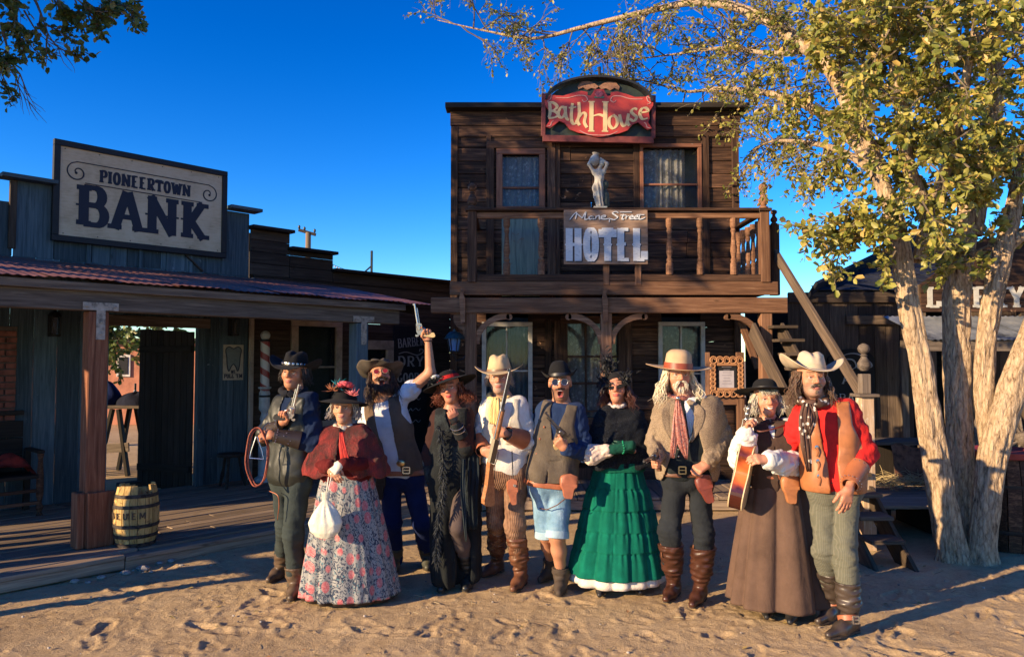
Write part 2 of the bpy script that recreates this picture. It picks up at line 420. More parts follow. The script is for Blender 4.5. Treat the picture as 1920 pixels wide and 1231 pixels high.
n1 = noise(t, v, 1.1, 6, .6); n2 = noise(t, v, 55, 4, .7); n3 = noise(t, v, 9, 5, .65)
f = math_n(t, 'ADD', math_n(t, 'MULTIPLY', n1, .35), math_n(t, 'ADD', math_n(t, 'MULTIPLY', n2, .4), math_n(t, 'MULTIPLY', n3, .3)))
c = ramp(t, f, [(.36, (.25, .165, .085)), (.50, (.47, .33, .178)), (.68, (.60, .44, .25))])
vo = t.nodes.new('ShaderNodeTexVoronoi'); vo.inputs['Scale'].default_value = 42; t.links.new(v, vo.inputs['Vector'])
c = mix(t, ramp(t, vo.outputs['Distance'], [(.05, (.55, .55, .55)), (.16, (0, 0, 0))]), c, (.10, .075, .055))
t.links.new(c, b.inputs['Base Color']); b.inputs['Roughness'].default_value = .95; b.inputs['Specular IOR Level'].default_value = .15
bump(t, b, math_n(t, 'ADD', n2, math_n(t, 'MULTIPLY', noise(t, v, 170, 3, .7), .5)), .8, .012)
MS = m
g = mesh_np('ground', np.stack([XX, YY, ZZ], -1).reshape(-1, 3), F_, MS); g['kind'] = 'structure'
tag(g, 'sandy dirt street trodden full of footprints', 'ground')

rl_ = random.Random(21); mb = MB()                        # litter scattered on the sand
for i in range(520):
    p_ = Vector((rl_.uniform(-3.6, 4.2), rl_.uniform(3.9, 7.0), .002)); k = rl_.random(); a = rl_.uniform(0, 6.28); l_ = rl_.uniform(.015, .05); d = Vector((cos(a), sin(a), rl_.uniform(0, .25)))
    if k < .5: mb.tube([p_, p_+d*l_, p_+d*l_*1.9+Vector((0, 0, -.003))], [.0016, .0018, .001], 4, col=rl_.choice([(.22, .15, .09), (.12, .08, .05), (.40, .33, .2)]))
    elif k < .75: mb.ball(p_+Vector((0, 0, .003)), (l_*.25, l_*.2, l_*.16), 6, 4, col=rl_.choice([(.30, .25, .2), (.42, .36, .3), (.2, .16, .13)]))
    else:
        w_ = Vector((-sin(a), cos(a), .3))*l_*.3; mb.add([p_, p_+d*l_*.5+w_, p_+d*l_, p_+d*l_*.5-w_+Vector((0, 0, .006))], [(0, 1, 2, 3)], rl_.choice([(.35, .24, .08), (.25, .20, .07), (.30, .15, .06)]))
lit = mb.build('litter', vcol('litter', .9), None, usecol=True); tag(lit, 'dry twigs, leaves and pebbles strewn over the sandy street', 'litter', kind='stuff')
# ------------------------------------------------------------------ wood palette
W_BANK = wood('blue_grey_boards', ((.028, .045, .058), (.075, .115, .14), (.15, .20, .23)), wear=((.30, .36, .38), .66))
W_PORCH = wood('weathered_beam', ((.045, .034, .028), (.14, .108, .085), (.27, .22, .17)), var=.25)
W_POST = wood('red_brown_post', ((.07, .024, .012), (.21, .078, .040), (.36, .18, .10)), var=.2, wear=((.40, .26, .15), .68))
W_DECK = wood('deck_boards', ((.08, .055, .038), (.24, .175, .125), (.38, .29, .20)), var=.3)
W_HOTEL = wood('dark_siding', ((.010, .006, .005), (.046, .023, .014), (.19, .098, .055)), var=.65, wear=((.30, .17, .10), .64))
W_TRIM = wood('dark_trim', ((.015, .009, .006), (.070, .035, .021), (.20, .11, .066)), var=.45)
W_HBEAM = wood('hotel_beam', ((.055, .026, .015), (.19, .092, .05), (.36, .20, .115)), var=.3)
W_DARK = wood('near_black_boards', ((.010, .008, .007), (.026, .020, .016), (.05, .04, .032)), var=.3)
W_BARB = wood('peeling_boards', ((.02, .014, .011), (.055, .038, .028), (.11, .08, .06)), var=.35, wear=((.42, .40, .36), .70))
W_LIV = wood('livery_boards', ((.028, .020, .015), (.085, .06, .042), (.16, .115, .08)), var=.4)
M_TRIMP = plain('pale_painted_trim', (.40, .33, .26), .75, noise_amt=.2, nscale=5)
M_WHITEP = plain('white_painted_frame', (.50, .47, .42), .7, noise_amt=.2, nscale=6)
M_IRON = plain('black_iron', (.025, .025, .028), .5, .6)
M_STEEL = plain('peeling_steel_plate', (.34, .30, .25), .7, .2, noise_amt=.4, nscale=18, bmp=.3)
M_DARKIN = plain('dark_interior', (.012, .012, .014), .9)
m, t, b = mat_new('window_glass'); b.inputs['Base Color'].default_value = (.02, .03, .04, 1); b.inputs['Roughness'].default_value = .04
b.inputs['Alpha'].default_value = .22; b.inputs['Specular IOR Level'].default_value = .9; M_GLASS = m
m, t, b = mat_new('painted_lettering_dark'); b.inputs['Base Color'].default_value = (.018, .022, .040, 1); b.inputs['Roughness'].default_value = .75; M_INK = m
m, t, b = mat_new('chalk_lettering'); b.inputs['Base Color'].default_value = (.34, .34, .34, 1); b.inputs['Roughness'].default_value = .9; M_CHALK = m

# ------------------------------------------------------------------ bank: frame along its slanting front
DZ = .135
_a, _b = G(0, 1115), G(530, 1011)
U = (_b-_a); U.z = 0; U.normalize(); NB = Vector((U.y, -U.x, 0))          # along the front, and outwards to the street
BO = G(170, 1022, DZ); BO.z = 0
Z3 = Vector((0, 0, 1))
def B(t_, q, z): return BO + U*t_ - NB*q + Z3*z
QE = -((_a-BO).dot(NB)) ; QW = 2.45
def bt(px, q=QW):                      # position along the front of the ray through column px, at set-back q
    r = ray(px, HOR); d = Vector((r.x, r.y, 0)); A = Matrix(((d.x, -U.x), (d.y, -U.y))); k = A.inverted() @ (BO - NB*q).to_2d(); return k[1]
def bz(px, py, q=QW):                  # height there
    p = B(bt(px, q), q, 0); return P(px, py, p.y).z
MBK = frame_m(U, z=Z3)                 # x along the front, z up, y = away from the street
T0, T1 = -3.2, 5.55
bank = thing('bank_building', 'bank with blue grey boards, red tin porch roof and big sign parapet', 'building', B(1, 1, 0))
barber = thing('barber_shop', 'low dark barber shop with stepped peeling parapet between bank and hotel', 'building', B(4, 3, 0))
deck = thing('boardwalk', 'long weathered plank boardwalk in front of bank and barber shop', 'boardwalk', B(1, 1, 0))
# deck boards, each its own piece
q = QE + .07; k = 0
while q < QW + .05:
    cuts = [T0, T0+R.uniform(1.6, 2.6), R.uniform(.2, 1.6), R.uniform(2.4, 3.3), T1 - max(0, (q-.9))*.25]
    if k == 0: cuts = [T0, bt(244, QE), T1]
    for i in range(len(cuts)-1):
        a, e = cuts[i]+.004, cuts[i+1]-.004
        dz = R.uniform(-.004, .004) + (-.02 if (k == 0 and i == 1) else 0)
        plank('plank', B((a+e)/2, q+R.uniform(-.002, .002), DZ-.02+dz), (e-a, .134, .04), MBK, W_DECK, deck, .006)
    q += .142; k += 1
for i, (a, e) in enumerate(((T0, bt(244, QE)), (bt(244, QE), T1))):
    plank('edge_board', B((a+e)/2, QE+.03, DZ-.085-.02*i), (e-a-.006, .035, .085), MBK, W_DECK, deck, .006)
mb = MB()
for i in range(9): mb.box(B(T0+.3+i*(T1-T0-.6)/8, (QE+QW)/2, .04), (.08, QW-QE-.12, .09), MBK)
mb.build('joist', W_DARK, deck)
# wall boards (vertical), q = QW
tl, tr = bt(199), bt(368)              # gate opening
def vboards(par, t0, t1, z0, z1, wd, mat, q=QW, name='wall_board', th=.03):
    n = max(1, round((t1-t0)/wd)); w_ = (t1-t0)/n; Mv = frame_m(Z3, y=U)
    for i in range(n):
        plank(name, B(t0+(i+.5)*w_, q+R.uniform(-.003, .003), (z0+z1)/2), (z1-z0, w_-.006, th), Mv, mat, par, .004)
zr = bz(250, 503)                      # where the porch roof meets the wall
vboards(bank, T0, tl-.06, DZ, zr+.02, .24, W_BANK)
vboards(bank, tr+.09, bt(464), DZ, zr+.02, .24, W_BANK)
gtop = bz(290, 612)
vboards(bank, tl-.06, tr+.09, gtop, zr+.02, .24, W_BANK)
for tt, ww in ((tl-.03, .07), (tr+.045, .10)): plank('gate_post', B(tt, QW-.02, (DZ+gtop)/2), (gtop-DZ, ww, .10), frame_m(Z3, y=U), W_BANK, bank)
plank('lintel', B((tl+tr)/2, QW-.03, gtop+.06), (tr-tl+.3, .10, .13), MBK, W_PORCH, bank)
# brick panel at the far left of the wall
brk = plain('brick_red', (.22, .075, .05), .9, noise_amt=.3, bmp=.4); bt0, bt1 = bt(-60), bt(29)
zz = bz(15, 800); row = 0
plank('brick_backing', B((bt0+bt1)/2, QW-.035, (zz+bz(15, 612))/2), (bt1-bt0, .02, bz(15, 612)-zz), MBK, plain('mortar', (.12, .09, .075), .95), bank, .003)
while zz < bz(15, 612)-.05:
    x = bt0 - (.11 if row % 2 else 0)
    while x < bt1-.02:
        a, e = max(x, bt0), min(x+.215, bt1)
        if e-a > .04: plank('brick', B((a+e)/2, QW-.055, zz+.034), (round(e-a-.012, 3), .04, .06), MBK, brk, bank, .005)
        x += .22
    zz += .072; row += 1
# parapet
zp = 3.93
pl, pr = bt(18), bt(463)
vboards(bank, pl, pr, zr+.02, bz(440, 398), .42, W_BANK, QW, 'parapet_board')
vboards(bank, T0, pl-.01, zr+.02, bz(5, 378), .42, W_BANK, QW, 'parapet_board')
plank('corner_post', B(pl-.02, QW-.035, (zr+zp)/2), (zp-zr-.2, .07, .05), frame_m(Z3, y=U), W_BARB, bank)
for a, e, z in ((bt(-14), bt(92), bz(40, 338)), (bt(418), bt(477), bz(450, 394))):
    plank('parapet_cap', B((a+e)/2, QW-.06, z), (e-a, .24, .045), MBK, W_BANK, bank)
for px in (160, 205, 258, 310, 352): plank('batten', B(bt(px), QW-.03, zr+.2), (.42, .05, .022), frame_m(Z3, y=U), W_BANK, bank)
plank('loose_board', B(bt(358), QW-.05, zr+.13), (.30, .045, .02), MBK @ Matrix.Rotation(.7, 3, 'Y'), W_BARB, bank)
# the bank sign
s0, s1 = bt(90, QW-.09), bt(420, QW-.09); zb, zt = bz(255, 467, QW-.09), bz(255, 291, QW-.09)
sign = thing('bank_sign', 'large cream bank sign with dark slab letters in a black frame', 'sign', B((s0+s1)/2, QW-.08, zb))
m, t, b = mat_new('aged_cream_paint'); v = coords(t, (1, 1, 1), False); n1 = noise(t, v, 2.2, 7, .65); n2 = noise(t, coords(t, (1, 1, 6), False), 9, 4, .6)
c = ramp(t, math_n(t, 'ADD', math_n(t, 'MULTIPLY', n1, .7), math_n(t, 'MULTIPLY', n2, .3)), [(.32, (.42, .29, .17)), (.5, (.66, .50, .32)), (.7, (.74, .60, .42))])
t.links.new(c, b.inputs['Base Color']); b.inputs['Roughness'].default_value = .8
plank('board', B((s0+s1)/2, QW-.075, (zb+zt)/2), (s1-s0-.10, .03, zt-zb-.10), MBK, m, sign)
fr = plain('black_sign_frame', (.014, .015, .018), .6)
for zz in (zb+.035, zt-.035): plank('frame_bar', B((s0+s1)/2, QW-.085, zz), (s1-s0, .06, .07), MBK, fr, sign)
for tt in (s0+.035, s1-.035): plank('frame_bar', B(tt, QW-.085, (zb+zt)/2), (.07, .06, zt-zb-.142), MBK, fr, sign)
for i in range(6):
    for zz in (zb+.095, zt-.095): MB().lathe([(.006, 0), (.006, .006), (.003, .009)], Matrix.Translation(B(s0+.12+(s1-s0-.24)*i/5, QW-.090, zz)) @ frame_m(U, z=NB).to_4x4(), 8).build('nail_head', M_IRON, sign)
def onwall(tt, q, z): return Matrix.Translation(B(tt, q, z)) @ Matrix((U, Z3, NB)).transposed().to_4x4()   # local x right, y up, z out
SW, SHH = s1-s0, zt-zb
Ms = onwall((s0+s1)/2, QW-.0905, (zb+zt)/2)
mb = MB()
text(mb, 'BANK', Ms @ Matrix.Translation((.0, -SHH*.115, 0)), SHH*.40, .235, .13, .10, .12, gap=.09, nub=.18, width=SW*.76)
mb.build('word', M_INK, sign)
mb = MB()
text(mb, 'PIONEERTOWN', Ms @ Matrix.Translation((.0, SHH*.205, 0)), SHH*.125, .24, .14, .10, .14, gap=.12, width=SW*.525)
mb.build('word', M_INK, sign)
mb = MB(); hw, y0, hh = SW*.385, SHH*.205, SHH*.105      # scroll outline round the upper word
for sgn in (-1, 1):
    sp = [(sgn*(hw-.02+(.10-.075*a/14)*cos(a*.45)*.9), sgn*0 + y0 - sgn*0 + (.10-.075*a/14)*sin(a*.45)*1.0) for a in range(2, 15)]
    cxs = sgn*(hw-.015)
    sp = [(cxs + sgn*(hh*1.05)*(1-a/16)*cos(radians(90-a*34)), y0 + hh*(1-a/17)*sin(radians(90-a*34))) for a in range(0, 15)]
    ribbon(mb, crom(sp, 3), lambda dx, dy, s_: .010+.012*s_*(1-s_)*2, Ms)
    mb.ball(Ms @ Vector((sp[-1][0], sp[-1][1], .003)), (.016, .016, .016), 8, 5)
ribbon(mb, [(-hw, y0+hh), (hw, y0+hh)], lambda a, b, c_: .011, Ms)
ribbon(mb, [(-hw+.10, y0-hh+.01), (hw-.10, y0-hh-.0)], lambda a, b, c_: .011, Ms)
mb.build('scroll', M_INK, sign)
# porch: posts, beam, roof sheets
zbt, zbb = bz(170, 541, 0)+.02, bz(170, 584, 0)
t2 = bt(672, 0)
for i, tt in enumerate((0, t2, -2.75)):
    plank('post', B(tt, 0, (DZ+zbb)/2), (zbb-DZ, .165, .165), frame_m(Z3, y=U), W_POST if i != 1 else W_BANK, bank, .008)
    if i != 1:
        plank('post_foot', B(tt-.115, -.01, DZ+.245), (.49, .065, .16), frame_m(Z3, y=U), W_POST, bank, .008)
        plank('post_foot', B(tt+.04, -.105, DZ+.245), (.49, .225, .045), frame_m(Z3, y=U), W_POST, bank, .008)
    Mw = onwall(tt+.01, -.085 if i != 1 else -.084, zbb)
    mb = MB()
    for (c0, dd) in (((0, .045, .004), (.30, .07, .008)), ((0, -.12, .006), (.075, .27, .008))): mb.box(Mw @ Vector(c0), dd, Mw.to_3x3())
    for (x, y) in ((-.12, .045), (.12, .045), (0, -.2), (0, -.1)): mb.lathe([(.014, 0), (.014, .008), (.006, .012)], Mw @ Matrix.Translation((x, y, .008)), 8)
    mb.build('iron_tee_bracket', M_STEEL, bank)
plank('post', B(-1.25, 0, (DZ+zbb)/2), (zbb-DZ, .165, .165), frame_m(Z3, y=U), W_POST, bank, .008)  # extra unseen post, added to throw a shadow streak on the deck
for i in range(9): plank('shadow_picket', B(T0+.12, -.35+i*.29, DZ+.55), (1.1, .03, .13), frame_m(Z3, y=U), W_PORCH, bank)  # unseen pickets added at the porch end to streak the deck with shadow
plank('shadow_rail', B(T0+.16, .85, DZ+1.0), (2.7, .05, .09), frame_m(NB, z=Z3), W_PORCH, bank)  # unseen rail joining the added shadow-casting pickets
te = bt(742, 0)
plank('beam', B((T0+te)/2, 0, (zbb+zbt)/2-.02), (te-T0, .15, zbt-zbb-.05), MBK, W_PORCH, bank, .008)
plank('fascia', B((T0+te)/2, -.12, zbt-.015), (te-T0+.1, .03, .075), MBK, W_PORCH, bank, .006)
m, t, b = mat_new('red_tin'); v = coords(t, (1, 1, 1), False)
c = ramp(t, noise(t, v, 3, 7, .7), [(.3, (.11, .045, .036)), (.5, (.20, .078, .06)), (.72, (.28, .13, .10))])
t.links.new(c, b.inputs['Base Color']); b.inputs['Roughness'].default_value = .6; M_TIN = m
Q0, ZL, ZH = -.17, zbt+.045, zr+.0
tend = bt(800, 0)
nsh = 13; sw = (tend-T0)/nsh
for i in range(nsh):
    V_ = []; F4 = []; nn = 40; a0 = T0+i*sw
    rows = 7
    for r_ in range(rows):
        s_ = r_/(rows-1)
        for j in range(nn+1):
            tt = a0 + (sw+.03)*j/nn; q_ = Q0 + (QW-.02-Q0)*s_
            V_.append(B(tt, q_, ZL+(ZH-ZL)*s_ + .0038*sin(tt/.076*2*pi) + (.004 if i % 2 else 0) + .005*sin(i*3+s_*5)))
    for r_ in range(rows-1):
        for j in range(nn): k_ = r_*(nn+1)+j; F4.append((k_, k_+1, k_+nn+2, k_+nn+1))
    nv_ = len(V_); V_ += [p - Z3*.004 for p in V_]; F4 += [tuple(x+nv_ for x in f[::-1]) for f in F4]
    mesh_np('roof_sheet', [tuple(p) for p in V_], F4, M_TIN, bank)
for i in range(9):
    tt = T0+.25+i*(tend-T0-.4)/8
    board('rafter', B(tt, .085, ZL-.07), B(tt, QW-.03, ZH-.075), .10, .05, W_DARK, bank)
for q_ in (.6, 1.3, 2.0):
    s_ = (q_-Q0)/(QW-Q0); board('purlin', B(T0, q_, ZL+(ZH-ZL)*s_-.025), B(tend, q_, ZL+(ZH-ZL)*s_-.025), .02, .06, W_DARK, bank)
# side return of the bank building so that it is a volume
for z in np.arange(DZ, zp-.3, .26): plank('side_board', B(T0, QW+2.0, z+.13), (4.0, .03, .262), frame_m(NB, z=Z3), W_BANK, bank)
mb = MB(); mb.box(B((pl+pr)/2-1.2, QW+1.9, zr-.05), (pr-pl+3.2, 3.6, .06), MBK); mb.build('roof_deck', W_DARK, bank)
# ------------------------------------------------------------------ gate leaf swung open into the yard
gate = thing('gate_leaf', 'dark plank gate standing open into the yard', 'gate', B(tr, QW+.06, .02))
ga = B(tr, QW+.07, 0); gb = P(262, 700, ga.y+.30); gdir = Vector((gb.x-ga.x, gb.y-ga.y, 0)); gl = gdir.length; gdir.normalize()
gh = P(365, 612, ga.y).z; ng = 9
for i in range(ng):
    wv = gl/ng; h_ = gh-.10-(R.uniform(0, .02)); c_ = ga+gdir*(wv*(i+.5)); c_.z = .10+h_/2 - .06*(1-i/ng)
    if i in (6,): pass
    plank('plank', c_, (h_, wv-.005, .025), frame_m(Z3, y=gdir), W_DARK, gate, .003)
ngm = gdir.cross(Z3)
for z in (.35, gh-.3):
    c_ = ga+gdir*gl/2 + ngm*(-.03 if ngm.y < 0 else .03)*-1; c_.z = z
    plank('ledge', c_, (gl-.04, .025, .09), frame_m(gdir, z=Z3), W_DARK, gate, .003)
# ------------------------------------------------------------------ barber shop wall
b0, b1 = bt(467), bt(845)
hr = DZ
plank('corner_trim', B(b0+.01, QW-.04, (DZ+zr)/2), (zr-DZ, .06, .05), frame_m(Z3, y=U), M_TRIMP, barber)
wz0, wz1 = DZ+.75, bz(590, 612)
wx0, wx1 = bt(556), bt(627); dx0, dx1 = bt(668), bt(722)
def hboards(par, t0, t1, z0, z1, wd, mat, q=QW, holes=(), name='wall_board', th=.03):
    z = z0
    while z < z1-.01:
        e = min(z+wd, z1); segs = [(t0, t1)]
        for (a, b_, c_, d_) in holes:
            if e > c_+.02 and z < d_-.02: segs = [s2 for s in segs for s2 in (((s[0], min(s[1], a)), (max(s[0], b_), s[1])) if a < s[1] and b_ > s[0] else (s,)) if s2[1]-s2[0] > .03]
        for a, b_ in segs: plank(name, B((a+b_)/2, q+R.uniform(-.003, .003), (z+e)/2), (round(b_-a-.004, 3), th, e-z-.005), MBK, mat, par, .004)
        z = e
hboards(barber, b0+.04, b1, DZ, zr+.05, .15, W_BARB, QW, ((wx0, wx1, wz0, wz1), (dx0, dx1, DZ, bz(690, 655))))
def sash(par, x0, x1, z0, z1, q, frame_mat, fw=.07, bars=(), depth=.05, curtain=None, name='window'):
    """window as part, its frame bars, glass and curtain as sub-parts; in the slanting front"""
    wn = bpy.data.objects.new(name, None); wn.matrix_basis = Matrix.Translation(B((x0+x1)/2, q, (z0+z1)/2)); link(wn, par)
    for zz, l_ in ((z0-fw/2, 1), (z1+fw/2, 1)): plank('frame', B((x0+x1)/2, q-.03, zz), (x1-x0+2*fw, .05, fw), MBK, frame_mat, wn)
    for xx in (x0-fw/2, x1+fw/2): plank('frame', B(xx, q-.03, (z0+z1)/2), (z1-z0-.004, fw, .046), frame_m(Z3, y=U), frame_mat, wn)
    for zz in bars: plank('glazing_bar', B((x0+x1)/2, q, zz), (x1-x0, .03, .028), MBK, frame_mat, wn)
    MB().box(B((x0+x1)/2, q+.02, (z0+z1)/2), (x1-x0, .006, z1-z0), MBK).build('pane', M_GLASS, wn)
    MB().box(B((x0+x1)/2, q+.30, (z0+z1)/2), (x1-x0+1.2, .02, z1-z0+.8), MBK).build('backing', M_DARKIN, wn)
    return wn
M_BLIND = cloth('dull_green_blind', (.06, .075, .06))
wn = sash(barber, wx0, wx1, wz0, wz1, QW, M_TRIMP, .11, ((wz0+wz1)/2+.1,))
MB().box(B((wx0+wx1)/2, QW+.1, (wz0+wz1)/2), (wx1-wx0, .01, wz1-wz0), MBK).build('blind', M_BLIND, wn)
dn = sash(barber, dx0, dx1, DZ+.9, bz(690, 655), QW, M_TRIMP, .15, (), name='door')
plank('lower_panel', B((dx0+dx1)/2, QW-.01, DZ+.42), (dx1-dx0+.2, .04, .84), MBK, W_BARB, dn)
# stepped parapet of horizontal boards with caps
for (pa, pb, py) in ((466, 540, 434), (540, 622, 474), (622, 850, 521)):
    a, e = bt(pa), bt(pb); zt_ = bz((pa+pb)/2, py)
    hboards(barber, a, e-.004, zr+.05, zt_, .17, W_BARB, QW, name='parapet_board')
    plank('parapet_cap', B((a+e)/2-.02, QW-.05, zt_+.02), (e-a+.04, .22, .045), MBK, W_DARK, barber)
mb = MB(); mb.box(B((b0+bt(538))/2, QW+.058, (zr+bz(500, 440))/2), (bt(538)-b0, .02, bz(500, 440)-zr), MBK); mb.box(B((b0+bt(622))/2, QW+.035, (zr+bz(545, 480))/2), (bt(622)-b0, .02, bz(545, 480)-zr), MBK); mb.box(B((bt(622)+b1)/2, QW+.035, (zr+bz(730, 523))/2), (b1-bt(622), .02, bz(730, 523)-zr), MBK)
mb.box(B((b0+wx0)/2, QW+.035, (zr+DZ)/2), (wx0-b0+.06, .02, zr-DZ), MBK); mb.box(B((wx1+dx0)/2, QW+.036, (zr+DZ)/2), (dx0-wx1+.1, .02, zr-DZ), MBK); mb.box(B((dx1+b1)/2-.04, QW+.035, (zr+DZ)/2), (b1-dx1+.06, .02, zr-DZ), MBK); mb.build('sheathing', W_DARK, barber)
mb = MB(); mb.box(B((pl+pr)/2, QW+.035, (zr+zp)/2-.05), (pr-pl-.05, .02, zp-zr-.2), MBK); mb.build('sheathing', W_DARK, bank)
mb = MB(); mb.box(B((b0+b1)/2, QW+2, zr+.0), (b1-b0, 3.9, .05), MBK); mb.build('roof_deck', W_DARK, barber)
# ------------------------------------------------------------------ things on the porch
# barber pole
bp = bt(497, QW-.32); zp0, zp1 = DZ, bz(497, 612, QW-.32)
def bpole():
    T = thing('barber_pole', 'red and white striped barber pole on a turned white post', 'barber pole', B(bp, QW-.32, DZ))
    Mx = Matrix.Translation(B(bp, QW-.32, 0))
    zs = lambda py: bz(497, py, QW-.32)
    wm = plain('white_post_paint', (.42, .45, .46), .6)
    r = .062; z0 = zs(752)
    MB().lathe([(.12, DZ), (.12, DZ+.05), (.075, DZ+.08), (.075, z0-.35), (.045, z0-.30), (.06, z0-.24), (.04, z0-.16), (.075, z0-.10), (.075, z0+.12), (.055, z0+.16), (.09, z0+.18), (.09, z0+.2)], Mx, 12).build('post', wm, T, True)
    m, t, b = mat_new('barber_stripes'); tc = t.nodes.new('ShaderNodeTexCoord'); sp = t.nodes.new('ShaderNodeSeparateXYZ'); t.links.new(tc.outputs['Object'], sp.inputs[0])
    ang = math_n(t, 'DIVIDE', math_n(t, 'ARCTAN2', sp.outputs[1], sp.outputs[0]), 2*pi)
    fr_ = math_n(t, 'FRACT', math_n(t, 'ADD', math_n(t, 'MULTIPLY', sp.outputs[2], 4.6), math_n(t, 'ADD', ang, 5.0)))
    t.links.new(ramp(t, fr_, [(.0, (.26, .022, .02)), (.42, (.26, .022, .02)), (.43, (.5, .48, .46)), (.99, (.5, .48, .46))]), b.inputs['Base Color']); b.inputs['Roughness'].default_value = .35
    o = MB().lathe([(r, 0), (r, zs(640)-zs(740))], None, 20).build('striped_cylinder', m, T, True); o.matrix_basis = Matrix.Translation(B(bp, QW-.32, zs(740)))
    MB().lathe([(r+.02, zs(740)-.03), (r+.02, zs(740))], Mx, 16).build('collar', M_IRON, T, True)
    MB().lathe([(r+.015, zs(640)), (r+.015, zs(640)+.02), (.04, zs(640)+.03)], Mx, 16).build('cap', M_IRON, T, True)
    MB().ball(B(bp, QW-.32, zs(640)+.085), .066, 16, 10).build('globe', wm, T, True)
bpole()
# tooth poster
pa, pb = bt(419, QW-.035), bt(457, QW-.035); z0, z1 = bz(438, 712, QW), bz(438, 646, QW)
tp = thing('tooth_poster', 'cream poster of a tooth saying we pull em on the bank wall', 'poster', B((pa+pb)/2, QW-.02, z0))
plank('sheet', B((pa+pb)/2, QW-.022, (z0+z1)/2), (pb-pa, .006, z1-z0), MBK, plain('poster_cream', (.40, .34, .26), .8), tp, .001)
Mp = onwall((pa+pb)/2, QW-.0265, (z0+z1)/2); pw, ph = pb-pa, z1-z0
tooth = crom([(-.33, .15), (-.38, .36), (-.22, .44), (0, .39), (.22, .44), (.38, .36), (.33, .15), (.30, -.1), (.22, -.25), (.12, -.13), (0, -.05), (-.12, -.13), (-.22, -.25), (-.30, -.1), (-.33, .15)], 4)
mb = MB(); mb.prism([(x*pw, y*ph) for x, y in tooth[:-1]], Mp, .0015); mb.build('tooth', plain('tooth_grey', (.16, .18, .17), .8), tp)
mb = MB(); ribbon(mb, [(x*pw, y*ph) for x, y in tooth], lambda a, b, c_: .012, Mp, .003)
text(mb, 'WE', Mp @ Matrix.Translation((.0, -ph*.265, 0)), ph*.09, .16, .12, 0, 0, width=pw*.24)
text(mb, "PULL 'EM", Mp @ Matrix.Translation((0, -ph*.385, 0)), ph*.115, .17, .12, .06, .06, width=pw*.9); mb.build('lettering', M_INK, tp)
# wall lanterns
def lantern(tt, z, label):
    T = thing('wall_lantern', label, 'lantern', B(tt, QW-.1, z-.12), 'wall lanterns under the bank porch'); Mx = Matrix.Translation(B(tt, QW-.10, z))
    MB().box(B(tt, QW-.02, z), (.10, .02, .26), MBK).build('back_plate', M_IRON, T)
    mb = MB(); mb.lathe([(.065, -.13), (.07, -.11), (.03, -.105)], Mx, 8); mb.lathe([(.075, .10), (.05, .15), (.012, .17)], Mx, 8)
    for a in range(4): mb.tube([Mx @ Vector((.062*cos(a*pi/2), .062*sin(a*pi/2), -.11)), Mx @ Vector((.068*cos(a*pi/2), .068*sin(a*pi/2), .10))], .006, 5)
    mb.tube([Mx @ Vector((0, 0, .165)), Mx @ Vector((0, 0, .18)), B(tt, QW-.02, z+.12)], .008, 5)
    mb.build('cage', M_IRON, T)
    MB().lathe([(.045, -.10), (.052, .09)], Mx, 10).build('glass', M_GLASS, T, True)
lantern(bt(96), bz(96, 610), 'dark caged wall lantern left of the porch post')
lantern(bt(432), bz(432, 612), 'dark caged wall lantern above the tooth poster')
# bench with red blanket at the far left
def bench():
    t0, t1, qb = bt(-150, QW-.2), bt(80, QW-.6), QW-.62
    T = thing('porch_bench', 'dark high backed wooden bench against the bank wall', 'bench', B((t0+t1)/2, qb, DZ))
    zs = DZ+.42; pr_ = [(.035, 0), (.02, .04), (.04, .09), (.018, .14), (.035, .22), (.035, .42)]
    board('seat', B(t0, qb+.22, zs), B(t1-.02, qb+.22, zs), .04, .50, W_DARK, T)
    for i in range(3): board('back_board', B(t0, QW-.10, zs+.10+i*.19), B(t1-.04, QW-.10, zs+.10+i*.19), .18, .03, W_DARK, T)
    board('back_rail', B(t0, QW-.1, zs+.66), B(t1-.04, QW-.1, zs+.66), .05, .06, W_DARK, T)
    for tt in (t0+.05, t1):
        MB().lathe([(r_, DZ+h) for r_, h in pr_] + [(.03, DZ+.48), (.022, DZ+.6), (.035, DZ+.66)], Matrix.Translation(B(tt, qb, 0)), 10).build('front_leg', W_TRIM, T, True)
        board('back_post', B(tt, QW-.14, DZ), B(tt, QW-.14, DZ+.68), .06, .06, W_DARK, T, up=U)
        board('armrest', B(tt, qb-.02, DZ+.68), B(tt, QW-.18, DZ+.68), .03, .07, W_DARK, T)
    for z in (.14, .27): board('stretcher', B(t0, qb, DZ+z), B(t1, qb, DZ+z), .035, .035, W_TRIM, T)
    return t1, qb, zs
t1_, qb_, zs_ = bench()
V_ = []; nn = 22; F4 = []
for i in range(nn):
    for j in range(14):
        s_, u_ = i/(nn-1), j/13
        V_.append(tuple(B(t1_-.45+.42*s_, qb_+.02+.30*u_, zs_+.03+.20*sin(pi*min(1, s_*1.02))**.6*(.5+.5*sin(pi*u_)) + .02*sin(9*s_+7*u_)+.015*sin(21*u_+4*s_))))
for i in range(nn-1):
    for j in range(13): k_ = i*14+j; F4.append((k_, k_+14, k_+15, k_+1))
n_ = len(V_); V_ += [(x, y, z-.012) for x, y, z in V_]; F4 += [tuple(q_+n_ for q_ in f[::-1]) for f in F4]
bl = mesh_np('blanket', V_, F4, cloth('red_blanket', (.30, .035, .025), c2=(.05, .02, .02), var=.5)); tag(bl, 'crumpled dark red patterned blanket lying on the porch bench', 'blanket')
